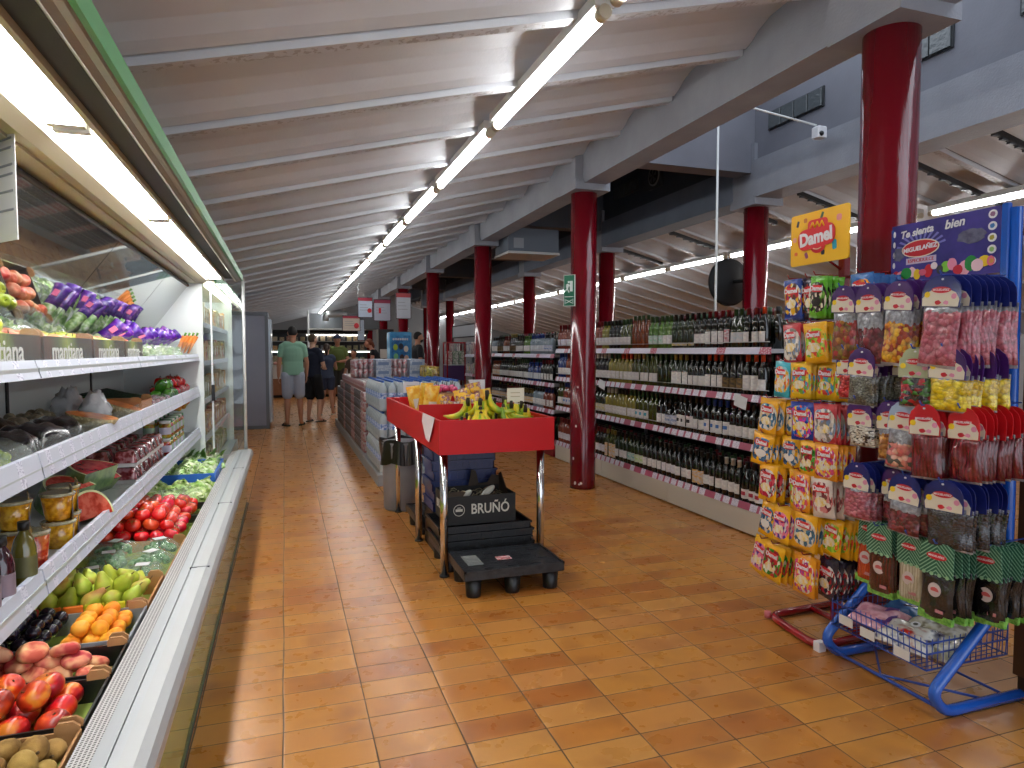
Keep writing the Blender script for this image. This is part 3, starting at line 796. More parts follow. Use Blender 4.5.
for y in (5.07, 5.24, 5.41, 5.54):
    for x in (-.54, -.69, -.84):
        k += 1; lettuce('pale cabbage in the blue crate, %s from the near end, %s from the rail' % (ordn((k-1)//3+1), ordn((k-1) % 3+1)), 'cabbages in the blue crate', x, y, WZ+.05, 1.05, cab_m, 40+k)
leek_w = M('leek_white', '#e4ead2', .4); leek_g = M('leek_green', '#5f9a34', .45)
for i in range(9):
    t = thing('leek', 'green topped leek at the far end of the case, %s from the rail' % ordn(i+1), 'leek', (-.52-.045*i, 6.12-.02*(i % 3), WZ+.06+.02*(i % 2)), R.uniform(-.3, .3), 'leeks at the far end')
    MB().tube([(0, .12, 0), (0, 0, .01), (0, -.08, .02)], [.016, .014, .015], 8).build('shaft', leek_w, t)
    lf = MB()
    for q in range(4):
        a = (q-1.5)*.35
        lf.add([(0, -.07, .02), (.03*sin(a)-.012, -.16, .05+.01*q), (.09*sin(a), -.25, .035+.025*q), (.03*sin(a)+.012, -.16, .055+.01*q)], [(0, 1, 2, 3)], 0, True)
    lf.build('leaves', leek_g, t)

# ---- lowest shelf (top at .655)
S1 = .655
def bottle_square(x, y, col, cap, label, cat='bottle'):
    t = thing('oil_bottle', label, cat, (x, y, S1))
    mb = MB()
    prof = [(.030, 0), (.031, .01), (.031, .115), (.024, .145), (.013, .165), (.013, .172)]
    mb.lathe(prof, 20); mb.build('body', M('oil_'+col[1:], col, .08, coat=1.0), t)
    mb = MB(); mb.lathe([(.015, .170), (.015, .195)], 14); mb.build('cap', M('cap_'+cap[1:], cap, .4), t)
    MB().lathe([(.0315, .035), (.0315, .095)], 20, caps=False).build('label_band', M('oil_label_'+col[1:], '#5b5a35' if col[1] != '3' else '#8d7b86', .5), t)
for i, (x, y, c, cp, lb) in enumerate(((-.735, 2.30, '#6b6322', '#141414', 'olive oil bottle with black cap nearest the shelf joint'), (-.80, 2.22, '#5c5a28', '#141414', 'olive oil bottle with black cap behind the front one'),
        (-.735, 2.13, '#3a0d1c', '#141414', 'dark red vinegar bottle at the left edge of the lowest shelf'), (-.735, 2.03, '#3b1420', '#1c1c1c', 'second dark red bottle cut by the left edge of view'), (-.82, 2.11, '#35101a', '#141414', 'dark red bottle behind the row at the left edge'))):
    bottle_square(x, y, c, cp, lb)
amber = skin_mat('pineapple_pieces', ['#b87608', '#dc9c14', '#eeb52c'], 45, .15, coat=1)
red_j = skin_mat('red_fruit_pieces', ['#a82a10', '#c84a1c', '#d87a30'], 45, .15, coat=1)
lid_m = M('pot_lid', '#c9c2a2', .15, coat=1, col2='#6c6a44', scale=30)
printed = M('pot_sleeve', '#c9a12c', .4, col2='#3f4b7a', scale=40)
def pot(x, y, z, s, mat, label, sleeve=True, tall=1.0):
    t = thing('fruit_pot', label, 'fruit pot', (x, y, z), radians(20))
    MB().lathe([(.036*s, 0), (.040*s, .006), (.052*s, .085*s*tall), (.050*s, .086*s*tall)], 20).build('pot', mat, t)
    MB().lathe([(.055*s, .086*s*tall), (.056*s, .094*s*tall), (.050*s, .097*s*tall)], 20).build('lid', lid_m, t)
    if sleeve: MB().lathe([(.0405*s, .012), (.0505*s, .078*s*tall)], 20, caps=False).build('picture_label', printed, t) if sleeve == 2 else MB().box(.040*s, .043*s, -.03*s, .05*s, .01*s, .115*s).build('printed_card', printed, t)
pot(-.77, 2.74, S1, 1.0, amber, 'yellow pineapple pot, lower of the front stack')
pot(-.77, 2.74, S1+.099, 1.0, amber, 'yellow pineapple pot on top of the front stack')
pot(-.79, 2.88, S1, 1.0, amber, 'pineapple pot at the bottom of the second stack')
pot(-.79, 2.88, S1+.099, 1.0, amber, 'pineapple pot on top of the second stack beside the melon slices')
pot(-.87, 2.64, S1, 1.0, amber, 'pineapple pot behind, lower of the rear stack')
pot(-.87, 2.64, S1+.099, 1.0, amber, 'pineapple pot behind, top of the rear stack')
pot(-.76, 2.47, S1, .78, red_j, 'tall cup of red fruit pieces with domed lid', 2, 1.7)
wm_flesh = skin_mat('watermelon_flesh', ['#b01c20', '#cf3a38', '#dc5c52'], 30, .25, coat=.8)
rind = M('melon_rind', '#2d5a24', .3, col2='#88a860', scale=12, coat=.4); pale = M('melon_pale_rind', '#d8dfa8', .4)
def melon_wedge(x, y, z, r, rot, label, half=True):
    t = thing('watermelon_slice', label, 'watermelon', (x, y, z)); t.rotation_euler = rot
    n = 22
    def arc(rr, d): return [(rr*cos(pi*i/n), d, rr*sin(pi*i/n)) for i in range(n+1)]
    mb = MB()
    for d, s in ((-.055, 1),):
        pass
    th = .05
    a0 = arc(r, -th); a1 = arc(r*.97, th); b0 = arc(r*.92, -th)
    mb = MB(); mb.add(a0+a1, [(i, i+1, n+2+i, n+1+i) for i in range(n)], 0, True); mb.add([*a1], [tuple(range(n, -1, -1))]); mb.add([a0[0], a0[n], a1[n], a1[0]], [(0, 1, 2, 3)])
    mb.build('rind', rind, t)
    MB().add(a0+b0, [(i, i+1, n+2+i, n+1+i) for i in range(n)], 0).build('pale_rind', pale, t)
    MB().add([(p[0], p[1]-.001, p[2]) for p in b0], [tuple(range(n+1))]).build('flesh', wm_flesh, t)
melon_wedge(-.79, 3.10, S1+.01, .115, (radians(-12), 0, radians(60)), 'upright wedge of watermelon in film leaning beside the pineapple pots')
melon_wedge(-.88, 3.32, S1+.05, .13, (radians(-62), 0, radians(70)), 'watermelon half lying with its cut face up, middle of the lowest shelf')
melon_wedge(-.82, 3.52, S1+.10, .14, (radians(-72), 0, radians(75)), 'largest watermelon half with pale rim lying above the others')
melon_wedge(-.86, 3.72, S1+.02, .13, (radians(-50), 0, radians(75)), 'watermelon piece partly behind the largest half')
film_r = skin_mat('meat_pack', ['#5c1c1e', '#8a3434', '#b8848a'], 30, .12, coat=1)
tray_w = M('tray_white', '#d6d4d2', .5)
cnt = 0
for j in range(7):
    for i in range(2):
        for L in range(2):
            cnt += 1
            t = thing('meat_pack', 'film wrapped pack of red cherries, column %s from the melon, %s row, %s' % (ordn(j+1), ('front', 'back')[i], ('lower', 'upper')[L]), 'food pack', (-.80-.13*i, 3.98+.125*j, S1+.001+.088*L), R.uniform(-.06, .06), 'wrapped packs on the lowest shelf')
            MB().bbox(-.055, .055, -.055, .055, 0, .02, .004).build('tray', tray_w, t)
            pl = MB(); pl.grid(lambda u, v: ((u-.5)*.112, (v-.5)*.112, .021+.062*(max(0, (1-(2*u-1)**6)*(1-(2*v-1)**6)))**.4+.004*sin(9*u+j)*sin(8*v)), 8, 8); pl.build('wrapped_contents', film_r, t)
glass_red = M('jar_red', '#8a2a18', .1, coat=1); lid_g = M('jar_lid_green', '#2d6e3c', .35)
jm = skin_mat('jar_vegetables', ['#7a2410', '#b85a1c', '#8f9a3c'], 40, .1, coat=1, hue=.08)
for j in range(8):
    for i in range(2):
        for L in range(2):
            t = thing('preserve_jar', 'preserve jar with %s lid on the lowest shelf, %s column, %s, %s' % (('white', 'green')[j % 2], ordn(j+1), ('front', 'behind')[i], ('lower', 'upper')[L]), 'jar', (-.76-.095*i, 4.93+.085*j, S1+.118*L), 0, 'jars on the lowest shelf')
            MB().lathe([(.034, 0), (.037, .006), (.037, .085), (.030, .098)], 14).build('jar', jm, t)
            MB().lathe([(.034, .096), (.034, .114)], 14).build('lid', (tray_w, lid_g)[j % 2], t)
            MB().lathe([(.0375, .025), (.0375, .07)], 14, caps=False).build('label_band', (M('jar_label', '#c9c4d4', .5), M('jar_label_green', '#98b49a', .5))[(i+j) % 2], t)
orange_b = skin_mat('orange_net', ['#c8701c', '#e0942c', '#a8a03c'], 40, .4)
for j in range(5):
    t = thing('bagged_oranges', 'small bag of orange and yellow fruit above the jars, %s along' % ordn(j+1), 'bagged fruit', (-.80, 5.52+.13*j, S1+.236), 0, 'small bags above the jars')
    mb = MB(); rr = random.Random(j)
    for q in range(9): mb.ball((rr.uniform(-.04, .04), rr.uniform(-.045, .045), .02+rr.uniform(0, .03)), .021, seg=8, rings=6)
    mb.build('fruit_pieces', orange_b, t)

# ---- middle shelf (top at 1.0)
S2 = 1.0
grape_m = skin_mat('green_grape', ['#8cb028', '#b0cc40', '#c8dc60'], 30, .25, coat=.5)
dk_m = skin_mat('dark_grape', ['#0c0a12', '#16121e', '#241c30'], 30, .2, coat=.8)
film_b = M('dark_film', '#2c2a34', .08, col2='#0c0a10', scale=18, coat=1.0, bump=.8, bscale=25)
def grapes(x, y, rz, mat, fm, label, seed, s=1.0):
    t = thing('bag_of_grapes', label, 'bagged grapes', (x, y, S2+.002), rz, 'grape bags on the middle shelf'); rr = random.Random(seed)
    mb = MB()
    for k in range(46):
        a = rr.uniform(0, 6.28); e = sqrt(rr.random()); mb.ball((.075*s*e*cos(a), .085*s*e*sin(a), .014+(.062*s*(1-e*e))*rr.random()**.3), .0125*rr.uniform(.9, 1.15), seg=8, rings=6)
    g = mb.build('grapes', mat, t); g['kind'] = 'stuff'
    f = MB(); f.grid(lambda u, v: ((u-.5)*.20*s, (v-.5)*.22*s, .001+(.095*s)*(max(0, (1-(2*u-1)**4)*(1-(2*v-1)**4)))**.5+.005*sin(21*u+9*v)), 14, 14)
    f.build('bag_film', fm, t)
    MB().box(.055*s, .098*s, -.04, .04, .02, .022).build('paper_label', M('paper_white', '#d9d7d6', .7), t)
grapes(-.81, 2.02, .2, grape_m, clear_bag, 'bag of green grapes cut by the left edge of the middle shelf', 1)
grapes(-.81, 2.25, -.1, grape_m, clear_bag, 'bag of green grapes beside the first shelf joint', 2)
grapes(-1.05, 2.15, -.1, dk_m, film_b, 'dark bag of black grapes behind the green ones', 7, 1.1)
grapes(-.84, 2.48, .2, dk_m, film_b, 'bag of black grapes right of the green grapes', 3)
grapes(-.84, 2.72, -.2, dk_m, film_b, 'second bag of black grapes with glinting film', 4)
grapes(-.84, 2.97, .3, dk_m, film_b, 'bag of black grapes beside the orange melon', 5)
grapes(-1.05, 2.62, .1, dk_m, film_b, 'tall dark bag of grapes at the back of the middle shelf', 6, 1.25)
grapes(-1.05, 2.90, .1, dk_m, film_b, 'dark bag of grapes behind the row near the melon', 8, 1.1)
net = skin_mat('netted_melon', ['#a89468', '#8a7c52', '#c4b48a'], 60, .6, bump=.6); orng = skin_mat('melon_flesh_orange', ['#e07a14', '#ea9420', '#d8681a'], 14, .3, coat=.6)
for i, (x, y, rr_, lb) in enumerate(((-.80, 3.28, .10, 'half melon with orange cut face up on the middle shelf'), (-.82, 3.90, .095, 'wrapped half melon standing in the middle shelf beyond the white bag'))):
    t = thing('half_melon', lb, 'melon', (x, y, S2+.001)); t.rotation_euler = (0, radians(12 if i == 0 else 20), 0)
    MB().lathe([(.02, .002), (.05*rr_*10, .012), (.085*rr_*10, .04), (rr_, .075)], 24).build('rind', net, t)
    MB().lathe([(rr_*.97, .076), (rr_*.5, .074), (.03, .062), (.005, .058)], 24).build('flesh', orng, t)
for i in range(7):
    t = thing('mushroom_pack', 'beige wrapped pack at the back of the middle shelf, %s from the near end' % ordn(i+1), 'food pack', (-1.04, 2.35+.19*i, S2+.001), 0, 'beige packs at the back of the middle shelf')
    MB().bbox(-.07, .07, -.08, .08, 0, .03, .005).build('tray', M('beige_tray', '#8a826c', .6), t)
    mb = MB(); rr = random.Random(i)
    for q in range(14): mb.ball((rr.uniform(-.05, .05), rr.uniform(-.06, .06), .035+rr.uniform(0, .035)), .024, seg=8, rings=6)
    mb.build('contents', skin_mat('pack_beige', ['#8b7f66', '#a89c80', '#6c6450'], 30, .4) if 'pack_beige' not in MATS else MATS['pack_beige'], t)
wb = M('white_bag', '#c9cacb', .25, coat=.6, bump=.9, bscale=18)
for i, (x, y, s) in enumerate(((-.84, 3.55, 1.0), (-.86, 3.70, .9), (-1.0, 3.75, 1.1))):
    t = thing('white_bag', ('crumpled white plastic bag beside the half melon', 'second crumpled white bag on the middle shelf', 'crumpled white bag at the back of the middle shelf')[i], 'bag', (x, y, S2+.001))
    mb = lump_mesh(.065*s, .07*s, 16, 12); rr = random.Random(i)
    mb.v = [(a*rr.uniform(.78, 1.15), b*rr.uniform(.78, 1.15), max(.001, (c+.068*s)*rr.uniform(.82, 1.12)+(.03 if c > .05 else 0)*rr.random())) for a, b, c in mb.v]; mb.build('bag', wb, t)
crate('papaya_crate', 'brown cardboard crate at the middle of the second shelf', -1.02, -.73, 4.02, 4.32, S2+.001, .08, M('brown_card', '#b0764a', .7), card)
ck = skin_mat('cucumber_skin', ['#14301a', '#22442a'], 20, .2, coat=.8)
for i in range(12):
    t = thing('cucumber', 'dark green wrapped cucumber on the middle shelf, %s from the near end' % ordn(i+1), 'cucumber', (-1.0, 4.42+.055*i, S2+.03), 0, 'cucumbers on the middle shelf')
    MB().tube([(-.15, 0, .06), (-.12, 0, .055), (0, 0, .02), (.12, 0, 0), (.15, 0, 0)], [.008, .022, .024, .022, .008], 12).build('cucumber_body', ck, t)
    MB().tube([(.145, 0, 0), (.17, 0, -.004)], [.008, .010], 6).build('film_end', wb, t)
heap(pepg, -.92, -.74, 5.18, 5.62, S2+.04, .075, .078, .06, 2, 'glossy green pepper on the middle shelf', 'green peppers', tilt=1.0, slope=0)
heap(pepr, -1.0, -.74, 5.62, 6.24, S2+.04, .078, .08, .06, 2, 'glossy red pepper on the middle shelf', 'red peppers', tilt=1.0, slope=0)
avoc_rad = skin_mat('radish_pink', ['#b83050', '#d87a90', '#e8c4c8'], 40, .3)
for i in range(4):
    t = thing('radish_bag', 'bag of pink radishes between the cucumbers and peppers, %s from the near end' % ordn(i+1), 'bagged vegetable', (-.79, 4.45+.16*i, S2+.001), 0, 'radish bags')
    mb = MB(); rr = random.Random(i+60)
    for q in range(16): mb.ball((rr.uniform(-.045, .045), rr.uniform(-.06, .06), .016+rr.uniform(0, .028)), .014, seg=8, rings=6)
    mb.build('radishes', avoc_rad, t)
    f = MB(); f.grid(lambda u, v: ((u-.5)*.13, (v-.5)*.155, .001+.066*(max(0, (1-(2*u-1)**4)*(1-(2*v-1)**4)))**.5), 8, 8); f.build('plastic_film', clear_bag, t)

# ---- top shelf (top at 1.3)
S3 = 1.30
def mat_mantiana():
    m, t, b = newmat('printed_fruit_box')
    vec = t.coords('Object'); xyz = t.sep(vec)
    s = t.math('FRACT', t.math('MULTIPLY', t.math('ADD', t.math('MULTIPLY', xyz[1], 1.0), t.math('MULTIPLY', xyz[2], .4)), 1.8))
    c = t.ramp(s, [(0, srgb('#8c9a34')), (.14, srgb('#5c6b2a')), (.22, srgb('#2a1a14')), (.5, srgb('#3a231a')), (.62, srgb('#5b2c20')), (.8, srgb('#3f4a20')), (1, srgb('#97a43c'))])
    st = t.math('FRACT', t.math('MULTIPLY', xyz[1], 38))
    c = t.mix(t.math('MULTIPLY', t.math('LESS_THAN', st, .3), .35), c, srgb('#141010'))
    t.l.new(c, b.inputs['Base Color']); b.inputs['Roughness'].default_value = .5; return m
mant = mat_mantiana(); wht = M('print_white', '#d8d5cf', .6)
for i, (a, b_, lb, fr) in enumerate(((1.30, 1.86, 'printed fruit box at the near end of the top shelf', avo), (1.90, 2.50, 'printed fruit box of yellow apples on the top shelf', appl), (2.53, 3.10, 'printed fruit box of pink peaches on the top shelf', pinka), (3.13, 3.68, 'printed fruit box of green apples, third along the top shelf', appl), (3.70, 4.12, 'small printed box beside the bagged lettuce', pinka))):
    t = crate('printed_fruit_box', lb, -1.04, -.735, a, b_, S3+.001, .098, mant, card, group='printed fruit boxes on the top shelf')
    yc = (a+b_)/2
    w_ = text('mantiana', .095, wht, parent=t, loc=(.154, -.03, .045), rot=(pi/2, 0, pi/2), sx=1.05 if b_-a > .5 else .8, bold=.001)
    nm = {0: 'avocado', 1: 'yellow green apple', 2: 'pink peach', 3: 'green apple', 4: 'pink peach'}[i]
    heap(fr, -1.03, -.745, a+.01, b_-.01, S3+.068, .082, .082, .05, 2 if i in (0, 1) else 1, '%s in the %s' % (nm, ('near end box', 'first apple box', 'peach box', 'second apple box', 'smallest printed box')[i]), nm+'s in a box on the top shelf', slope=.15)
heap(fruit('lemon', 'lemon', lump_mesh(.026, .035), lem_m), -1.03, -.80, 1.0, 1.28, S3+.04, .066, .066, .05, 2, 'yellow lemon on the top shelf', 'lemons on the top shelf')
# lettuce bags and purple sleeved celery
sleeve_p = skin_mat('purple_sleeve', ['#4a1c8c', '#6a2ca8', '#b878c8'], 26, .25, coat=.6, lo=.42, hi=.72)
cel = skin_mat('celery_green', ['#5f8a3c', '#a3c07a', '#d3dcc4'], 24, .3, coat=.6)
pinkt = M('pink_tag', '#d85c8c', .5)
for i in range(13):
    y = 4.12+i*.165
    t = thing('sleeved_vegetable', 'vegetable in a purple printed plastic sleeve, %s along the row leaning on the mirror' % ordn(i+1), 'bagged vegetable', (-1.06, y-.03, S3+.02), 0, 'purple sleeved vegetables')
    t.rotation_euler = (radians(-30+R.uniform(-9, 9)), radians(50+R.uniform(-9, 6)), R.uniform(-.2, .2))
    MB().tube([(0, 0, 0), (0, 0, .06), (0, 0, .16), (0, 0, .24)], [.016, .032, .034, .030], 12, flat=.75).build('stalks', cel, t)
    MB().tube([(0, 0, .175), (0, 0, .24), (0, 0, .28), (0, 0, .305)], [.0355, .036, .042, .048], 12, flat=.8).build('printed_sleeve', sleeve_p, t)
    MB().box(-.014, .014, -.042, -.036, .22, .26).build('pink_tag', pinkt, t)
for i, (x, y, s) in enumerate(((-.80, 4.28, .9), (-.80, 4.52, 1.0), (-.82, 4.78, 1.0), (-.80, 5.05, 1.0), (-.82, 5.3, 1.0), (-.8, 5.56, 1.0), (-1.12, 2.05, 1.0), (-1.12, 2.75, 1.0), (-1.12, 3.3, 1.1), (-1.10, 3.75, 1.1))):
    t = thing('bagged_lettuce', ('bag of green lettuce on the top shelf edge, %s beyond the boxes' % ordn(i+1)) if i < 6 else 'bag of green lettuce laid behind fruit in the printed boxes, %s from the near end' % ordn(i-5), 'bagged lettuce', (x, y, S3+(.004 if i < 6 else .10)), R.uniform(0, 3), 'bags of lettuce on the top shelf')
    leafy(34, .062*s, lett_m, i+70, leaf=.034*s, sz=.9, parent=t)
    f = MB(); f.grid(lambda u, v: ((u-.5)*.19*s, (v-.5)*.21*s, .001+.085*s*(max(0, (1-(2*u-1)**4)*(1-(2*v-1)**4)))**.5), 10, 10); f.build('bag_film', clear_bag, t)
for i in range(4):
    t = thing('carrot', 'orange carrot bag end at the far right of the top shelf, %s' % ordn(i+1), 'carrot', (-.86+.03*i, 6.2, S3+.03), 0, 'carrots at the far end')
    t.rotation_euler = (0, radians(25), 0)
    MB().tube([(0, 0, .0), (0, 0, .08), (0, 0, .16)], [.008, .014, .019], 10).build('root', M('carrot_orange', '#e0822c', .5), t)
    MB().tube([(0, 0, .16), (0, 0, .19)], [.006, .010], 6).build('top', leek_g, t)
# ================================================================ red produce table and what stands under it
red_l = M('red_laminate', '#bd0611', .45, spec=.35)
red_in = M('red_laminate_inner', '#c3121c', .32)
TX0, TX1, TYA, TYB = .84, 1.56, 3.78, 5.88
t = thing('produce_table', 'red rimmed produce table on chrome legs in the middle of the aisle', 'table', (TX0, TYA, 0))
W_, L_ = TX1-TX0, TYB-TYA
MB().box(0, W_, 0, .018, .745, .945).build('front_board', red_l, t)
MB().box(0, W_, L_-.018, L_, .745, .945).build('back_board', red_l, t)
MB().box(0, .018, .018, L_-.018, .745, .945).build('side_board', red_l, t)
MB().box(W_-.018, W_, .018, L_-.018, .745, .945).build('side_board', red_l, t)
MB().box(.018, W_-.018, .018, L_-.018, .80, .818).build('tabletop', red_l, t)
MB().box(.018, W_-.018, .70, .716, .818, .985).build('divider', red_l, t)
MB().box(.018, .60, 1.50, 1.516, .818, .985).build('divider', red_l, t)
for x, ys_ in ((.045, (.08, .88, L_-.32)), (W_-.06, (.08, L_-.32))):
    for y in ys_:
        MB().tube([(x, y, .012), (x, y, .80)], .024, 20).build('leg', chrome, t)
        MB().lathe([(.030, 0), (.030, .010), (.024, .014)], 16, (x, y, 0)).build('leg', black_pl, t).name = 'foot'
for o in t.children:
    pass
# paper lining hanging over the corner
pf = MB()
pf.grid(lambda u, v: (.03+.42*u, .03+.60*v, .822+.006*sin(9*u)*sin(7*v)), 6, 6)
tag(pf.build('lining_paper', M('lining_paper', '#e8d9d8', .8), None, (TX0, TYA, 0)), 'white lining paper under the bananas on the red table', 'paper')
pf = MB()
pts = [(.05, .16, .83), (.05, .40, .83), (-.004, .46, .955), (-.004, .10, .955), (-.014, .44, .90), (-.012, .14, .88), (-.012, .33, .80), (-.010, .24, .79)]
pf.add(pts, [(0, 1, 2, 3), (3, 2, 4, 5), (5, 4, 6, 7)])
tag(pf.build('paper_sheet', M('paper_sheet', '#eadfe0', .8), None, (TX0, TYA, 0)), 'corner of white paper hanging over the left red board', 'paper')

ban_m = skin_mat('banana_skin', ['#5d8c18', '#8fae1c', '#d8c41c', '#e8cc28'], 7, .4, lo=.35, hi=.65, coat=.2)
tipm = M('banana_tip', '#2c2410', .7)
def bunch(x, y, z, rz, n, s, label, col=ban_m):
    b = thing('banana_bunch', label, 'bananas', (x, y, z), rz, 'banana bunches on the red table')
    for k in range(n):
        a = (k-(n-1)/2)*.36
        mb = MB(); pts = []
        for q in range(8):
            u = q/7; ang = -.2+u*1.75
            rr_ = .105*s
            px_, pz_ = rr_*(cos(.0)-cos(ang))*1.1, rr_*sin(ang)*1.0
            pts.append(Vector((px_*cos(a)*1.15-.0, px_*sin(a)*1.15+.012*(k-(n-1)/2), .11*s-pz_*.95+px_*.30)))
        mb.tube(pts, [.006*s, .011*s, .016*s, .018*s, .018*s, .017*s, .012*s, .004*s], 8); mb.build('banana', col, b)
    MB().tube([(0, 0, .105*s), (-.008, 0, .135*s), (-.01, 0, .150*s)], [.016*s, .012*s, .010*s], 8).build('stem', tipm, b)
    return b
bunch(1.24, 4.12, .91, .2, 5, 1.25, 'green banana bunch standing tallest at the front of the red table')
bunch(1.12, 4.20, .875, 2.0, 4, 1.15, 'green banana bunch left of the tallest one')
bunch(1.36, 4.14, .875, -.3, 5, 1.2, 'yellow green banana bunch right of the tallest one')
bunch(1.48, 4.08, .850, 1.1, 4, 1.0, 'green bananas beside the price card at the right rim')
bunch(1.40, 4.28, .865, 3.0, 4, 1.1, 'banana bunch lying behind the front bunches')
for i_ in range(5): bunch(1.10+.09*i_, 4.10+.04*(i_ % 2), .822, 1.1*i_, 4, .9, 'lower banana bunch beneath the tall ones, %s from the left' % ordn(i_+1))
for i_, (x_, y_, a_) in enumerate(((1.18, 4.10, 1.2), (1.30, 4.20, 2.6), (1.22, 4.24, 3.6), (1.40, 4.12, .9), (1.48, 4.18, 2.2), (1.33, 4.06, 5.6), (1.16, 4.02, 4.6))): bunch(x_, y_, .90-.008*i_, a_, 6, 1.0, 'green tipped banana bunch in the heap, %s placed outward from the tallest' % ordn(i_+1))
bunch(1.03, 4.02, .822, 2.6, 3, .8, 'small banana bunch on the lining paper')

cardm = M('price_card_cream', '#e9e4cf', .6); stk = M('stick_white', '#d8d2c0', .5)
def price_card(x, y, h, w, hh, label, rz=0, m=cardm):
    p = thing('price_card', label, 'price card', (x, y, .818), rz, None)
    MB().tube([(0, 0, 0), (0, 0, h)], .004, 6).build('stick', stk, p)
    MB().box(-w/2, w/2, -.004, -.001, h-.01, h+hh).build('card', m, p)
    for k in range(2): MB().box(-w*.3, w*.25, -.0055, -.004, h+hh*(.3+.3*k), h+hh*(.36+.3*k)).build('print', M('card_ink', '#b9ad86', .6), p)
price_card(1.46, 4.22, .20, .12, .085, 'cream price card on a stick right of the bananas')
price_card(1.44, 5.10, .23, .13, .075, 'white price card on a stick against the dark red pillar', 0, M('price_card_white', '#d9dcdf', .6))
price_card(.98, 5.45, .20, .13, .08, 'white price card on a stick at the far left of the red table', 0, M('price_card_white', None))
pink_r = skin_mat('radish_bunch_pink', ['#a81c50', '#d83c7c', '#e86a9c'], 30, .35, coat=.5)
for i in range(9):
    o = lump_mesh(.034, .03, 12, 8, dent=.2).build('pink_onion', pink_r, None, (1.20+.066*(i % 3), 5.42+.07*(i//3), 1.03+.012*(i % 2)))
    MB().tube([(0, 0, .025), (.003, 0, .045), (.01, 0, .06)], [.004, .003, .002], 6).build('stem', M('fruit_stem', None), o)
    tag(o, 'bright pink onion heaped at the back of the table, %s column, %s row' % (ordn(i % 3+1), ordn(i//3+1)), 'onion', 'pink onions on the red table')
ybag = skin_mat('yellow_net_bag', ['#e8a410', '#f4c02c', '#f7d862'], 22, .3, coat=.6, bump=.6)
yprint = skin_mat('yellow_bag_print', ['#f2b81c', '#f6cc40', '#8c3a58', '#e8e0d0'], 26, .3, coat=.6, lo=.3, hi=.7)
k = 0
for (x, y, h, rz, m) in ((.955, 4.68, .26, .3, ybag), (.95, 4.86, .27, .5, ybag), (.97, 5.04, .24, .2, ybag), (1.08, 4.62, .16, .1, yprint), (1.20, 4.60, .17, .4, yprint), (1.30, 4.66, .20, -.6, yprint), (1.40, 4.62, .15, .5, yprint),
                         (1.10, 4.90, .18, .3, yprint), (1.30, 4.92, .22, -.7, yprint), (1.44, 4.86, .22, .6, ybag), (1.46, 5.25, .24, .4, yprint), (1.38, 5.02, .22, .8, ybag), (1.12, 5.15, .18, .2, yprint), (1.46, 5.05, .26, -.5, yprint)):
    k += 1
    b = thing('packaged_produce', 'yellow printed bag on the red table, %s counted from the near left' % ordn(k), 'packaged food', (x, y, .82), rz, 'yellow bags on the red table')
    b.rotation_euler = (R.uniform(-.25, .25), R.uniform(-.3, .3), rz); h *= 1.12
    pb = pillow(.12, h, .055, 8, 8, wob=.25, seed=k); pb.xf(Matrix.Translation((0, 0, h/2))); pb.build('bag', m, b)
    MB().box(-.03, .03, -.034, -.031, h*.35, h*.62).build('label', wht if k % 2 else M('label_red', '#b2303c', .5), b)
blk_b = M('dark_net', '#2c2622', .6)
gar = skin_mat('garlic_skin', ['#d8c8b0', '#e8dcc8', '#c8a888'], 22, .6)
for i in range(8):
    o = lump_mesh(.026, .024, 10, 8).build('garlic_bulb', gar, None, (.90+.055*(i % 2), 5.02+.13*(i//2), .842+.0*(i)))
    MB().tube([(0, 0, .02), (0, 0, .036)], [.006, .002], 6).build('stem', stk, o)
    tag(o, 'pale garlic bulb inside the left board, %s row, %s side' % (ordn(i//2+1), ('board', 'inner')[i % 2]), 'garlic', 'garlic bulbs by the left board')
t9 = thing('display_riser', 'brown card riser under the pink onions', 'riser', (1.27, 5.5, .818)); MB().bbox(-.12, .12, -.12, .12, 0, .18, .004).build('box', card, t9); MB().box(-.10, .10, -.123, -.12, .04, .14).build('panel', card_d, t9)
for i in range(3):
    t2 = thing('red_carton', 'red carton standing at the far left of the table, %s from the left' % ordn(i+1), 'carton', (.93+.13*i, 5.66, .818), 0, 'red cartons at the back of the table')
    MB().bbox(-.055, .055, -.05, .05, 0, .14, .004).build('box', M('carton_red', '#b8141c', .4), t2)
    MB().box(-.04, .04, -.052, -.05, .04, .10).build('label', wht, t2)

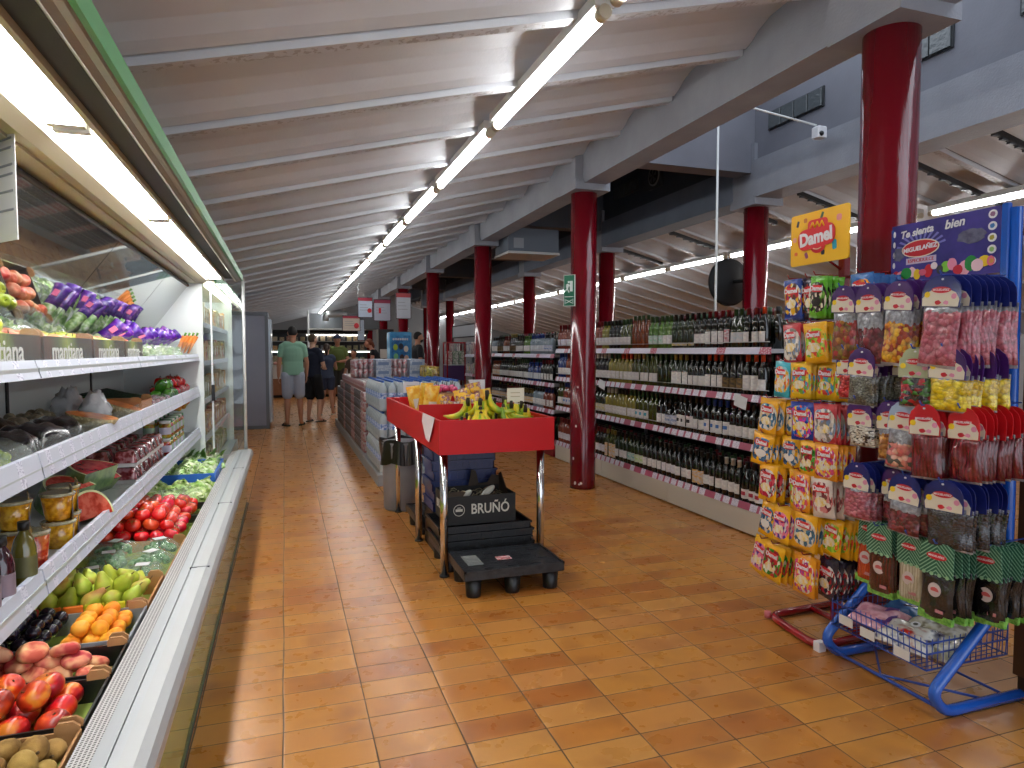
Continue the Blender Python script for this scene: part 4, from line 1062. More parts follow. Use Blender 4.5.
# ---- black pallets, stacked trays, Bruñó box, blue crates, bin
def pallet(x0, x1, y0, y1, label, loc_z=0, cap=True):
    t = thing('plastic_pallet', label, 'pallet', ((x0+x1)/2, (y0+y1)/2, loc_z))
    a, b = (x1-x0)/2, (y1-y0)/2
    mb = MB(); mb.bbox(-a, a, -b, b, .105, .150, .004)
    for i in range(7):
        for j in range(4):
            x = -a+.05+(2*a-.1)*(i+.5)/7; y = -b+.03+(2*b-.06)*(j+.5)/4
            if (i+j) % 2: mb.box(x-.028, x+.028, y-.024, y+.024, .150, .154)
    for s in (-1, 1): mb.box(-a, a, s*(b-.006)-.006, s*(b-.006)+.006, .145, .157); mb.box(s*(a-.006)-.006, s*(a-.006)+.006, -b, b, .145, .157)
    mb.build('deck', M('dusty_black_plastic', '#17181a', .32, col2='#2c2e31', scale=22, bump=.3, bscale=60), t)
    for sx in (-1, 0, 1):
        for sy in (-1, 1):
            MB().lathe([(.040, 0), (.042, .01), (.048, .105)], 14, (sx*(a-.065), sy*(b-.06), 0)).build('foot', black_pl, t)
    if cap:
        MB().box(-.055, .03, -.04, .02, .154, .157).build('sticker', M('sticker_pink', '#d8c4c4', .6, col2='#c23a3a', scale=60), t)
        gb = MB()
        for k in range(7): gb.box(-a+.05, -a+.14, -.085+.026*k, -.075+.026*k, .154, .159)
        gb.build('grip_ribs', M('rib_grey', '#8a8d88', .5), t)
    return t
pallet(.90, 1.485, 3.44, 3.83, 'small black plastic pallet standing before the produce table')
for yb, lb in ((3.90, 'black pallet under the stacked trays beneath the produce table'), (4.78, 'low black pallet behind the blue crates, near the grey bin')):
    pallet(.88, 1.48, yb, yb+.40, lb, cap=False)
tr_m = M('black_tray_stack', '#0e0f11', .4, coat=.2)
def tray(i, x0, x1, y0, y1, z, h, m, name, label, group, flutes=0):
    t = thing(name, label, 'tray', ((x0+x1)/2, (y0+y1)/2, z), 0, group)
    a, b = (x1-x0)/2, (y1-y0)/2
    mb = MB(); mb.box(-a+.01, a-.01, -b+.01, b-.01, 0, .006)
    for s in (-1, 1):
        mb.box(-a, a, s*b-(.006 if s > 0 else 0), s*b+(0 if s > 0 else .006), 0, h-.004)
        mb.box(s*a-(.006 if s > 0 else 0), s*a+(0 if s > 0 else .006), -b, b, 0, h-.004)
    mb.box(-a-.008, a+.008, -b-.008, -b, h-.014, h-.002); mb.box(-a-.008, a+.008, b, b+.008, h-.014, h-.002)
    mb.box(-a-.008, -a, -b, b, h-.014, h-.002); mb.box(a, a+.008, -b, b, h-.014, h-.002)
    if flutes:
        for s in (-1, 1):
            f = mb
            for k in range(flutes): x = -a+2*a*(k+.5)/flutes; f.box(x-.008, x+.008, s*b-.003, s*b+.003, .008, h-.016)
    mb.build('tray_body', m, t)
    return t
for k in range(3):
    sh = (.0, .01, -.006)[k]
    tray(k, .87+sh, 1.455+sh, 3.90, 4.28, .151+.046*k, .045, tr_m, 'black_tray', 'black plastic tray, %s from the bottom of the stack under the table' % ordn(k+1), 'black trays stacked under the table', 8)
bb = crate('fruit_box', 'black cardboard fruit box with white printed name on the stacked trays', .92, 1.36, 3.93, 4.26, .286, .175, M('black_card', '#131312', .6), M('black_card', None), tabs=False)
lg = M('print_pale', '#c9c7bc', .6)
text('BRUÑÓ', .088, lg, parent=bb, loc=(.055, -.1660, .09), rot=FACE_F, sx=.82, bold=.0012)
rg = MB()
for k in range(24):
    a0, a1 = k*pi/12, (k+1)*pi/12
    rg.add([(.032*cos(a0), 0, .032*sin(a0)), (.036*cos(a0), 0, .036*sin(a0)), (.036*cos(a1), 0, .036*sin(a1)), (.032*cos(a1), 0, .032*sin(a1))], [(0, 1, 2, 3)])
rg.box(-.022, .022, -.0002, .0002, -.008, .008); rg.box(-.012, .012, -.0002, .0002, .013, .017)
rg.build('printed_ring', lg, bb, (-.145, -.1662, .09))
text('BRUÑÓ', .075, lg, parent=bb, loc=(-.2205, .02, .09), rot=FACE_L, sx=.8, bold=.001)
ff = MB()
ff.prism([(-.215, .172), (-.12, .172), (-.10, .20), (-.14, .205), (-.215, .20)], 'y', -.160, -.155)
ff.prism([(.0, .172), (.215, .172), (.215, .23), (.16, .24), (.13, .19), (.07, .185), (.05, .27), (.02, .28)], 'y', .150, .155)
ff.prism([(-.16, .05), (.165, .05), (.165, .24), (.12, .26)], 'x', .212, .217)
ff.build('torn_flap', M('brown_black_card', '#3a2f22', .7), bb)
for sx_, z in ((-.09, .165), (.06, .185)):
    mb = MB(); mb.ball((sx_, -.10, z), .052, .01, .022, 12, 8, M4=Matrix.Rotation(radians(-35), 4, 'Y')); mb.build('folded_paper', M('folded_paper', '#b9b9ad', .7), bb)
st_ = MB(); rr = random.Random(5)
for k in range(60):
    x, y = rr.uniform(-.19, .19), rr.uniform(-.14, .12); a = rr.uniform(0, 3.1); z = rr.uniform(.10, .165)
    st_.tube([(x-.03*cos(a), y-.02*sin(a), z), (x, y, z+.012), (x+.03*cos(a), y+.02*sin(a), z)], .0022, 4)
o = st_.build('packing_straw', M('straw', '#8f8668', .8), bb); o['kind'] = 'stuff'
blue_m = M('navy_blue_tray', '#1b2a5e', .4, coat=.2)
for k in range(6):
    sh = (0, .008, -.006, .006, -.008, 0)[k]
    tray(k, .915+sh, 1.345+sh, 4.31, 4.62, .285+.068*k, .068, blue_m, 'blue_tray', 'navy blue plastic tray, %s from the bottom of the stack behind the box' % ordn(k+1), 'blue trays under the table', 9)
for k in range(3):
    tray(k, .92, 1.38, 4.32, 4.62, .013+.090*k, .090, tr_m, 'black_tray', 'black tray beneath the blue trays, %s from the bottom' % ordn(k+1), 'black trays under the blue ones', 0)
bn = thing('waste_bin', 'grey rounded waste bin with black liner behind the produce table leg', 'bin', (.945, 5.70, 0))
MB().lathe([(.15, 0), (.16, .02), (.175, .56), (.18, .58)], 28).build('bin_body', M('bin_grey', '#84868c', .5, col2='#797b81', scale=4), bn)
lm = MB(); lm.grid(lambda u, v: ((.185+.016*sin(7*v*2*pi+3*u))*cos(v*2*pi), (.185+.016*sin(9*v*2*pi))*sin(v*2*pi), .60-.20*u+.012*sin(5*v*2*pi)), 4, 36); lm.build('bin_liner', M('liner_black', '#101113', .3, coat=.6), bn)

# ================================================================ water and drinks stacked along the island behind the table
plinth = M('island_plinth', '#9fa2a4', .5, .2)
isl = thing('low_display_platform', 'long low grey platform carrying drinks packs beside the aisle', 'platform', (0, 0, 0))
MB().bbox(.86, 1.95, 6.68, 8.1, 0, .12, .01).build('near_section', plinth, isl)
MB().bbox(.86, 1.95, 8.12, 12.6, 0, .12, .01).build('far_section', plinth, isl)
wat = M('water_bottle_plastic', '#dfeef6', .08, trans=.45, coat=.8); wat.node_tree.nodes['Principled BSDF'].inputs['IOR'].default_value = 1.2
capb = M('water_cap_blue', '#2a5cae', .4); wl = M('water_label', '#2f62ae', .4, col2='#c9d9ea', scale=50)
def water_pack(nx=3, ny=2, h=.31):
    t = thing('water_pack', 'x', 'water pack', (0, 0, 0)); r = .045
    for i in range(nx):
        for j in range(ny):
            x = (i-(nx-1)/2)*.092; y = (j-(ny-1)/2)*.092
            mb = MB(); mb.lathe([(.030, 0), (.043, .006), (r, .03), (.041, .05), (r, .07), (r, .12), (.041, .14), (r, .16), (r, .215), (.036, .250), (.016, .282), (.014, .292)], 12, (x, y, 0)); b = mb.build('bottle', wat, t)
            MB().lathe([(.016, .288), (.016, .306)], 8, (x, y, 0)).build('cap', capb, b)
            MB().lathe([(r+.0015, .125), (r+.0015, .185)], 12, (x, y, 0), caps=False).build('label', wl, b)
    return t
wp = Proto(water_pack())
k = 0
for L in range(3):
    for row in range(6):
        for c in range(3):
            if 0: continue
            k += 1
            wp.put((1.02+.29*c, 6.80+.20*row, .122+.312*L), (0, 0, 0), 'six pack of water, %s from the near end, %s from the aisle, %s layer' % (ordn(row+1), ordn(c+1), ('bottom', 'middle', 'top')[L]), 'water packs behind the table')
can_r = M('can_red', '#a01228', .3, .3, col2='#c8c4c8', scale=22); can_s = M('can_silver', '#8f8f92', .35, .4, col2='#3a3a42', scale=24); can_lid = M('can_lid', '#b8b8ba', .3, .8)
box_w = M('can_box_white', '#b9bec6', .5, col2='#8a97b0', scale=30)
def can_pack(m, label='x', nx=3, ny=2):
    t = thing('can_pack', label, 'can pack', (0, 0, 0))
    for i in range(nx):
        for j in range(ny):
            x = (i-(nx-1)/2)*.067; y = (j-(ny-1)/2)*.067
            mb = MB(); mb.lathe([(.024, 0), (.033, .008), (.033, .108), (.027, .118)], 10, (x, y, 0)); c = mb.build('can', m, t)
            MB().lathe([(.0275, .117), (.0275, .121)], 10, (x, y, 0)).build('lid', can_lid, c)
    return t
pr = Proto(can_pack(can_r)); ps = Proto(can_pack(can_s)); pw = None
k = 0
for row in range(26):                                   # y positions, the side facing the aisle
    y = 8.22+row*.16
    redcol = row in (0, 1, 7, 8, 9, 16, 17)
    hi = 7 if row < 19 else 6
    if row in (7, 8, 9): hi = 9
    if row >= 22: hi = 5
    for L in range(hi):
        k += 1
        P_ = pr if redcol or (L == hi-1 and row < 20) else ps
        P_.put((.98, y, .122+.123*L), (0, 0, 0), '%s can pack facing the aisle, %s column along the platform, %s from its bottom' % ('red' if P_ is pr else 'grey', ordn(row+1), ordn(L+1)), 'can packs on the low platform')
def carton_pack(x, y, z, sx, sy, sz, m, label, grp):
    t = thing('drinks_carton', label, 'drinks carton', (x, y, z), 0, grp)
    MB().bbox(-sx/2, sx/2, -sy/2, sy/2, 0, sz, .004).build('box', m, t)
    MB().box(-sx*.35, sx*.35, -sy/2-.002, -sy/2, sz*.35, sz*.7).build('printed_panel', M('carton_print', '#6b7c9c', .5), t)
    return t
k = 0
for row in range(3):
    for c, m in enumerate((can_r, box_w, can_r, box_w)):
        for L in range(2):
            k += 1
            if m is can_r: pr.put((1.06+.235*c, 9.4+.35*row, .99+.123*L), (0, 0, 0), 'red can pack on the high stack, %s from the aisle, %s back, %s' % (ordn(c+1), ordn(row+1), ('lower', 'upper')[L]), 'red can packs on the high stack')
            else: carton_pack(1.06+.235*c, 9.4+.35*row, .99+.123*L, .21, .15, .12, m, 'white drinks carton on the high stack, %s from the aisle, %s back, %s' % (ordn(c+1), ordn(row+1), ('lower', 'upper')[L]), 'white cartons on the high stack')
for row in range(11):
    for L in range(3):
        for c in range(2):
            carton_pack(1.30+.38*c, 8.32+.40*row, .122+.289*L, .36, .37, .288, M('drinks_case_brown', '#7d6a58', .6, col2='#8b8f98', scale=8), 'drinks case inside the platform stack, %s row, %s column, %s layer' % (ordn(row+1), ordn(c+1), ('bottom', 'middle', 'top')[L]), 'drinks cases on the platform')
jar_y = skin_mat('pickle_jar', ['#8f8a3c', '#b8a44a', '#6b5a28'], 30, .1, coat=1, hue=.04)
for i in range(5):
    o = MB().lathe([(.045, 0), (.05, .01), (.05, .12), (.04, .14)], 12).build('pickle_jar', jar_y, None, (1.84, 8.45+.14*i*1.5, .99))
    MB().lathe([(.042, .14), (.042, .16)], 12).build('lid', M('jar_lid_gold', '#b89c4c', .35, .5), o)
    tag(o, 'yellow green pickle jar behind the water bottles, %s from the near end' % ordn(i+1), 'jar', 'pickle jars behind the water')
# ================================================================ wine gondolas
GX = 3.20
gond_m = M('gondola_ivory', '#cfcdc0', .4); gond_sh = M('gondola_shelf', '#9b9ca0', .4)
rail_m = mat_price('wine_price_rail', '#a85068', '#dcd9e4', .105, .74, '#8d80a0')
rail_r = mat_price('wine_rail_white', '#c8c4d6', '#b03a56', .50, .22, '#d8d8e0')
def gondola(name, label, y0, y1, zs, kick_h, kick_m, back_h, sign=None):
    t = thing(name, label, 'shelving unit', (GX, y0, 0)); L = y1-y0
    mb = MB(); n = max(1, round(L/1.3))
    for k in range(n):
        a, b = L*k/n+.002, L*(k+1)/n-.002
        mb.box(0, .55, a, b, .012, kick_h)
    mb.build('kick_board', kick_m, t)
    MB().box(.55, .58, 0, L, 0, back_h).build('back_panel', M('gondola_back', '#24262a', .6), t)
    for k in range(n+1): MB().box(.52, .56, min(L-.03, max(0, L*k/n-.015)), min(L, max(.03, L*k/n+.015)), .2, back_h+.02).build('upright', gond_sh, t)
    for i, z in enumerate(zs):
        d = 0 if i == len(zs)-1 else .0
        MB().box(.012, .55, 0.002, L-.002, z-.03, z).build('shelf', gond_sh, t)
        s = MB(); s.add([(-.008, 0, z-.038), (-.008, L, z-.038), (.008, L, z+.012), (.008, 0, z+.012), (.012, 0, z-.038), (.012, L, z-.038), (.012, L, z+.012), (.012, 0, z+.012)],
                        [(0, 1, 2, 3), (7, 6, 5, 4), (0, 3, 7, 4), (1, 5, 6, 2), (3, 2, 6, 7), (0, 4, 5, 1)])
        s.build('price_rail', rail_m if i else rail_r, t)
        if i < len(zs)-1:
            MB().tube([(.004, .01, z+.05), (.004, L-.01, z+.05)], .003, 5).build('bottle_guard', alu, t)
    return t
ZS = [1.365, 1.02, .66, .222]
g1 = gondola('wine_shelving', 'long ivory wine shelving with four bottle shelves behind the red pillars', 3.83, 7.72, ZS, .19, gond_m, 1.50)
MB().box(-.01, .58, -.012, .0, .0, .26).build('end_cap', gond_m, g1)
ZL = [1.30, .93, .59, .19]
g2 = gondola('spirits_shelving', 'second shelving unit with red base carrying spirits beyond the wine', 7.78, 10.55, ZL, .155, M('kick_red', '#8c1c26', .4), 1.45)

GLASS = {'dark': ('#0c0f0b', .07), 'green': ('#1c2a12', .07), 'olive': ('#3a4012', .07), 'pale': ('#857c34', .06), 'clear': ('#8d977f', .06), 'rose': ('#7a3a2c', .06), 'amber': ('#6b3210', .06), 'lime': ('#486a20', .06), 'blue': ('#16306c', .08), 'crystal': ('#7d8b96', .04)}
def bprof(shape):
    if shape == 'bord': return [(.033, 0), (.0365, .006), (.0365, .19), (.033, .205), (.019, .222), (.0145, .235), (.0140, .292), (.0155, .294), (.0155, .300)]
    if shape == 'burg': return [(.036, 0), (.040, .006), (.040, .15), (.035, .185), (.022, .22), (.0150, .25), (.0145, .292), (.016, .294), (.016, .300)]
    if shape == 'flute': return [(.030, 0), (.034, .006), (.034, .15), (.030, .19), (.020, .24), (.0135, .285), (.0135, .315), (.015, .316), (.015, .322)]
    if shape == 'spirit': return [(.036, 0), (.041, .006), (.041, .17), (.036, .195), (.020, .21), (.015, .22), (.015, .258), (.017, .260), (.017, .272)]
    if shape == 'squat': return [(.04, 0), (.046, .008), (.048, .09), (.042, .13), (.022, .16), (.015, .175), (.015, .215), (.018, .216), (.018, .235)]
    if shape == 'square': return [(.032, 0), (.036, .004), (.036, .17), (.030, .19), (.016, .20), (.014, .24), (.017, .241), (.017, .262)]
PB_ = {}
def bottle_proto(nm, glass, shape, label, cap, lz=(.045, .12), band=None):
    key = (nm, glass, shape, label, cap, lz)
    if key in PB_: return PB_[key]
    g = M('glass_'+glass, GLASS[glass][0], GLASS[glass][1], coat=.6)
    p = bprof(shape); mb = MB(); mb.lathe(p, 12); o = mb.build(nm, g); tag(o, 'x', 'bottle')
    r = p[2][0]+.0006
    if label: 
        l = MB(); l.grid(lambda u, v: (r*cos(pi+(u-.5)*2.5), r*sin(pi+(u-.5)*2.5), lz[0]+v*(lz[1]-lz[0])), 8, 1)
        l.build('label', M('label_'+label[1:], label, .6, col2='#c9c6c8' if label != '#16161a' else '#7a6030', scale=34, stretch=(1, .6, 1.8)), o)
        if band: 
            l = MB(); zc = lz[0]+(lz[1]-lz[0])*.55
            l.grid(lambda u, v: ((r+.0006)*cos(pi+(u-.5)*1.2), (r+.0006)*sin(pi+(u-.5)*1.2), zc+(v-.5)*.028), 5, 1); l.build('emblem', M('emblem_'+band[1:], band, .5), o)
    H_ = p[-1][1]; n0 = p[-3][1]-.042
    rn = p[-3][0]+.0012
    MB().lathe([(rn, n0), (rn, H_-.007), (p[-1][0]+.001, H_-.006), (p[-1][0]+.001, H_+.001)], 10).build('capsule', M('capsule_'+cap[1:], cap, .35), o)
    PB_[key] = Proto(o); return PB_[key]
GN = {'dark': 'dark', 'green': 'dark green', 'olive': 'olive', 'pale': 'pale yellow', 'clear': 'clear', 'rose': 'rose', 'amber': 'amber', 'lime': 'lime green', 'blue': 'blue', 'crystal': 'clear'}
def cname(h):
    return {'#e4e2dc': 'white', '#d9d6cc': 'cream', '#c9b23c': 'yellow', '#a8243c': 'red', '#5b2a5c': 'purple', '#6fb48a': 'mint', '#16161a': 'black', '#3c6cae': 'blue', '#d8a21c': 'golden', '#9bc23a': 'lime', '#dcd8e4': 'lilac', '#b9c4d0': 'grey', '#2aa6a0': 'teal'}.get(h, 'pale')
W, C, Y, RD, PU, MI, BK, BL, GO, LI, LL, GY, TE = '#e4e2dc', '#d9d6cc', '#c9b23c', '#a8243c', '#5b2a5c', '#6fb48a', '#16161a', '#3c6cae', '#d8a21c', '#9bc23a', '#dcd8e4', '#b9c4d0', '#2aa6a0'
cr, cd, cg, co, cw, cb, cn_ = '#6b0f1e', '#141214', '#2a4a2c', '#c2401c', '#cfc9bc', '#1c3c8c', '#8c7a3c'
# rows listed from the far end to the near end: (count, glass, shape, label, cap, label height, emblem)
ROWS = [
 [(4, 'rose', 'bord', LL, cr), (2, 'rose', 'bord', W, cr), (3, 'rose', 'bord', LL, cr), (2, 'dark', 'bord', W, cw), (4, 'rose', 'bord', W, cr), (3, 'pale', 'bord', W, cd), (3, 'dark', 'bord', W, cd), (3, 'olive', 'burg', W, cg), (4, 'amber', 'flute', None, cg), (3, 'lime', 'bord', MI, cg), (3, 'lime', 'bord', W, cg),
  (4, 'green', 'bord', Y, cd, (.03, .055)), (1, 'dark', 'bord', W, cd), (1, 'dark', 'bord', W, cd), (3, 'dark', 'bord', W, cr, (.04, .14)), (1, 'dark', 'bord', RD, cr, (.05, .15)), (2, 'green', 'burg', GY, cg), (2, 'dark', 'bord', W, cr), (2, 'dark', 'bord', C, co)],
 [(3, 'blue', 'bord', W, cb), (4, 'rose', 'bord', W, cr), (4, 'dark', 'bord', W, cr), (2, 'dark', 'bord', PU, cr, (.04, .14)), (4, 'dark', 'bord', W, cw), (3, 'pale', 'bord', W, cg), (3, 'pale', 'bord', W, co), (3, 'olive', 'bord', C, cn_), (3, 'olive', 'flute', C, cg), (3, 'green', 'bord', None, cg),
  (3, 'green', 'burg', W, cn_, (.05, .15)), (3, 'dark', 'bord', C, cd), (3, 'dark', 'bord', W, co, (.05, .14)), (3, 'dark', 'burg', BK, cd), (2, 'dark', 'bord', W, co, (.04, .15)), (2, 'dark', 'bord', W, co)],
 [(2, 'olive', 'bord', W, cd), (4, 'rose', 'bord', LL, cb, None, '#3c6cae'), (3, 'rose', 'bord', LL, cr), (3, 'dark', 'bord', W, cd), (4, 'green', 'bord', Y, cd), (3, 'pale', 'bord', W, cw), (3, 'pale', 'burg', W, cd), (3, 'pale', 'bord', W, cg, None, '#a8243c'), (3, 'olive', 'bord', W, cg, None, '#3c9cb4'), (2, 'olive', 'bord', None, cg),
  (2, 'dark', 'bord', W, cd), (2, 'dark', 'squat', '#5a74a0', cd), (3, 'dark', 'burg', W, cd, (.045, .14), '#16161a'), (2, 'dark', 'bord', C, cd), (4, 'dark', 'bord', W, cb, (.04, .14), '#3c6cae'), (3, 'dark', 'bord', W, cr), (3, 'dark', 'bord', W, cd)],
 [(5, 'rose', 'bord', LL, cr), (4, 'rose', 'bord', W, cd), (4, 'amber', 'bord', W, cd), (3, 'dark', 'bord', LL, cr), (3, 'olive', 'bord', GO, cn_, (.02, .16)), (3, 'green', 'bord', W, cd), (2, 'green', 'bord', TE, cd), (2, 'green', 'bord', LI, cd), (4, 'dark', 'bord', W, cd), (3, 'dark', 'bord', LL, cd),
  (3, 'dark', 'burg', W, cd), (2, 'dark', 'bord', GO, cd, (.03, .14)), (3, 'dark', 'bord', W, cd), (3, 'dark', 'bord', W, cw), (3, 'dark', 'burg', W, cd, (.03, .10), '#a8243c')]]
SHN = ['top shelf', 'second shelf', 'third shelf', 'bottom shelf']
used = {}
def place_rows(rows, zs, y_near, y_far, nm, what, tz=None, per=None, pitch=.0805):
    n_tot = int((y_far-y_near)/pitch)
    for i, row in enumerate(rows):
        seq = []
        tot = sum(r[0] for r in row)
        for r in row: seq += [r]*r[0]
        for k in range(n_tot):
            r = seq[min(len(seq)-1, int(k*len(seq)/n_tot))]
            glass, shape, lab, cap = r[1:5]; lz = r[5] if len(r) > 5 and r[5] else (.05, .125); bd = r[6] if len(r) > 6 else None
            P_ = bottle_proto(nm, glass, shape, lab, cap, lz, bd)
            y = y_far-(k+.5)*pitch
            lb = '%s glass %s%s, %s, %s from its near end' % (GN[glass], what, (' with %s label' % cname(lab)) if lab else ' without label', 'spirits '+SHN[i] if nm != 'wine_bottle' else SHN[i], ordn(n_tot-k))
            P_.put((GX+.052+R.uniform(-.006, .006), y+R.uniform(-.003, .003), zs[i]+.001), (0, 0, R.uniform(-.35, .25)), lb, 'bottles on the %s of the %s shelving' % (SHN[i], 'wine' if nm == 'wine_bottle' else 'spirits'))
place_rows(ROWS, ZS, 3.86, 7.70, 'wine_bottle', 'wine bottle')
SROWS = [
 [(3, 'crystal', 'spirit', W, cd), (3, 'dark', 'spirit', BK, cd), (3, 'amber', 'spirit', W, cr), (4, 'dark', 'burg', BK, cn_), (3, 'dark', 'spirit', C, cd), (3, 'lime', 'square', W, cg), (6, 'crystal', 'spirit', GY, cb), (4, 'crystal', 'spirit', BL, cd)],
 [(3, 'amber', 'square', GO, cr), (4, 'dark', 'spirit', W, cd), (4, 'green', 'spirit', C, cd), (4, 'dark', 'bord', W, cg), (5, 'blue', 'square', GY, cb), (4, 'dark', 'bord', W, cr)],
 [(5, 'dark', 'squat', GO, cd), (5, 'amber', 'squat', GO, cr), (5, 'dark', 'squat', GO, cn_), (3, 'crystal', 'spirit', W, cd), (3, 'rose', 'spirit', W, cb)],
 [(3, 'dark', 'bord', W, cd), (4, 'amber', 'spirit', W, cd), (4, 'dark', 'bord', C, cd), (3, 'blue', 'spirit', BL, cb), (3, 'olive', 'spirit', Y, cd), (3, 'dark', 'bord', W, cw)]]
place_rows(SROWS, ZL, 7.82, 10.5, 'liquor_bottle', 'liquor bottle', pitch=.100)
# second and third ranks behind, one mass
def ranks(name, label, y0, y1, zs, mats, pitch, xs):
    mb = MB(); rr = random.Random(3)
    for i, z in enumerate(zs):
        for x in xs:
            n = int((y1-y0)/pitch)
            for k in range(n):
                f = 1-k/n
                y = y0+(k+.5)*pitch+rr.uniform(-.004, .004)
                gi = rr.choice([0, 0, 0, 1]) if f > .45 else rr.choice([1, 2, 3, 3, 4])
                mb.lathe([(.034, 0), (.036, .19), (.019, .222), (.0145, .235), (.0145, .30)], 8, (GX+x, y, z+.001), gi)
                mb.lathe([(.0158, .25), (.0160, .301)], 8, (GX+x, y, z+.001), 5+rr.randrange(3))
    o = mb.build(name, mats); tag(o, label, 'bottles', kind='stuff'); return o
gm = [MATS['glass_dark'], MATS['glass_green'], MATS['glass_olive'], MATS['glass_rose'], MATS['glass_pale'], MATS['capsule_6b0f1e'], MATS['capsule_141214'], MATS['capsule_2a4a2c']]
ranks('wine_bottles', 'ranks of wine bottles standing behind the front rows on the wine shelves', 3.88, 7.7, ZS, gm, .081, (.14, .225))
ranks('liquor_bottles', 'ranks of bottles standing behind the front rows on the spirits shelves', 7.84, 10.5, ZL, gm, .098, (.15,))
# loose price cards sticking out from two rails
for i, (y, z) in enumerate(((4.12, .98), (6.4, 1.0))):
    o = MB().box(-.002, 0, -.07, .07, -.05, .04).build('shelf_ticket', M('price_card_white', None), None, (GX-.012, y, z))
    tag(o, ('tilted white ticket clipped under the second wine shelf near its right end', 'small white ticket clipped to the second wine shelf beside the pillar')[i], 'price ticket')
    o.rotation_euler = (radians(12), 0, 0)
# third unit, farther along, with a wire topped sign frame
g3 = gondola('grocery_shelving', 'farther shelving unit with cans and bottles seen between two red pillars', 10.9, 13.6, [1.28, .93, .60, .25], .2, gond_m, 1.4)
fr = MB()
for (a, b) in (((.1, .1, 1.4), (.1, .1, 1.85)), ((.1, 2.6, 1.4), (.1, 2.6, 1.85)), ((.1, .1, 1.85), (.1, 2.6, 1.85)), ((.1, .1, 1.62), (.1, 2.6, 1.62))): fr.tube([a, b], .012, 6)
fr.build('sign_frame', black_matt, g3)
MB().box(.095, .105, .12, 2.58, 1.63, 1.84).build('sign_board', M('shelf_sign_pale', '#9fa4aa', .5), g3)
pc_ = [M('pack_%s' % c, c, .4, col2='#cfc9c0', scale=25) for c in ('#a01c2c', '#2c6a3c', '#c8a01c', '#b9b4b0', '#283c78', '#7a2a5c')]
def pack(x, y, z, w, d, h, m, label, grp, round_=False):
    mb = MB()
    if round_: mb.lathe([(w*.46, 0), (w*.5, .006), (w*.5, h-.01), (w*.42, h)], 10)
    else: mb.bbox(-d/2, d/2, -w/2, w/2, 0, h, .003)
    o = mb.build('grocery_pack', m, None, (x, y, z)); tag(o, label, 'package', grp)
    MB().box(-d/2-.002, -d/2, -w*.36, w*.36, h*.3, h*.75).build('printed_label', wht if R.random() < .5 else R.choice(pc_), o)
k = 0
for i, z in enumerate((1.28, .93, .60, .25)):
    for j in range(20):
        k += 1; h = (.24, .22, .20, .24)[i]*R.uniform(.8, 1.05)
        pack(GX+.07, 11.0+.13*j, z+.001, .10, .08, h, R.choice(pc_), 'packet on the %s of the far grocery shelving, %s from the near end' % (SHN[i], ordn(j+1)), 'packets on the far grocery shelving', j % 3 == 0)
# ================================================================ sweets racks at the right
cab = thing('wooden_cabinet', 'dark brown wooden cabinet side at the far right behind the blue rack', 'cabinet', (2.74, 1.35, 0))
MB().box(0, .42, 0, .48, .06, 1.80).build('carcass', M('dark_wood', '#4a2f1c', .5, col2='#5c3c24', scale=5, stretch=(1, 1, .2)), cab)
MB().box(.0, .42, .02, .46, 0, .06).build('plinth', M('darker_wood', '#2c1c12', .6), cab)
MB().box(-.02, .45, -.02, .50, 1.80, 1.84).build('top_board', M('dark_wood', None), cab)

blue_t = M('rack_blue', '#1858b8', .25, coat=.5); red_t = M('rack_red', '#8e0e16', .25, coat=.5); blue_w = M('rack_wire_blue', '#1c3f94', .35)
rk = thing('sweets_rack', 'blue tubular sweets rack with wire basket and printed header board', 'display rack', (0, 0, 0))
def bend(pts, n=5):
    """rounds the corners of a polyline"""
    pts = [Vector(p) for p in pts]; out = [pts[0]]
    for i in range(1, len(pts)-1):
        a, b, c = pts[i-1], pts[i], pts[i+1]; r = min(.08, (a-b).length*.45, (c-b).length*.45)
        p = b+(a-b).normalized()*r; q = b+(c-b).normalized()*r
        for k in range(n+1):
            t_ = k/n; out.append(p*(1-t_)**2+b*2*t_*(1-t_)+q*t_**2)
    out.append(pts[-1]); return out
for y in (1.76, 2.27):
    MB().tube(bend([(2.68, y, .021), (2.28, y, .021), (2.215, y, .10), (2.58, y, .42), (2.58, y, .75), (2.565, y, 1.88)]), .021, 12).build('side_tube', blue_t, rk)
MB().tube([(2.23, 1.76, .055), (2.23, 2.27, .055)], .007, 6).build('front_rod', blue_w, rk)
MB().tube([(2.50, 1.76, .03), (2.24, 2.0, .055), (2.50, 2.27, .03)], .005, 6).build('brace_rod', blue_w, rk)
MB().tube([(2.60, 1.76, .03), (2.60, 2.27, .03)], .005, 6).build('brace_rod', blue_w, rk)
bk = MB()
def wbox(z, x0, x1, y0, y1): bk.tube([(x0, y0, z), (x1, y0, z), (x1, y1, z), (x0, y1, z), (x0, y0, z)], .0035, 5)
for z in (.165, .225, .265): wbox(z, 2.235, 2.66, 1.80, 2.25)
for k in range(19):
    y = 1.80+.45*k/18; bk.tube([(2.235, y, .28), (2.245, y, .165), (2.65, y, .165), (2.66, y, .30)], .0022, 4)
for k in range(16):
    x = 2.235+.425*k/15
    for y in (1.80, 2.25): bk.tube([(x, y, .165), (x, y, .28)], .0022, 4)
bk.build('wire_basket', blue_w, rk)
for k, y in enumerate((1.90, 2.06, 2.17)): MB().box(2.228, 2.231, y-.035, y+.035, (.19, .20, .21)[k]-.02, (.19, .20, .21)[k]+.018).build('price_label', wht, rk)
bp_ = MB()
for k in range(9):
    y = 1.80+.45*k/8; bp_.tube([(2.565, y, .5), (2.555, y, 1.66)], .003, 4)
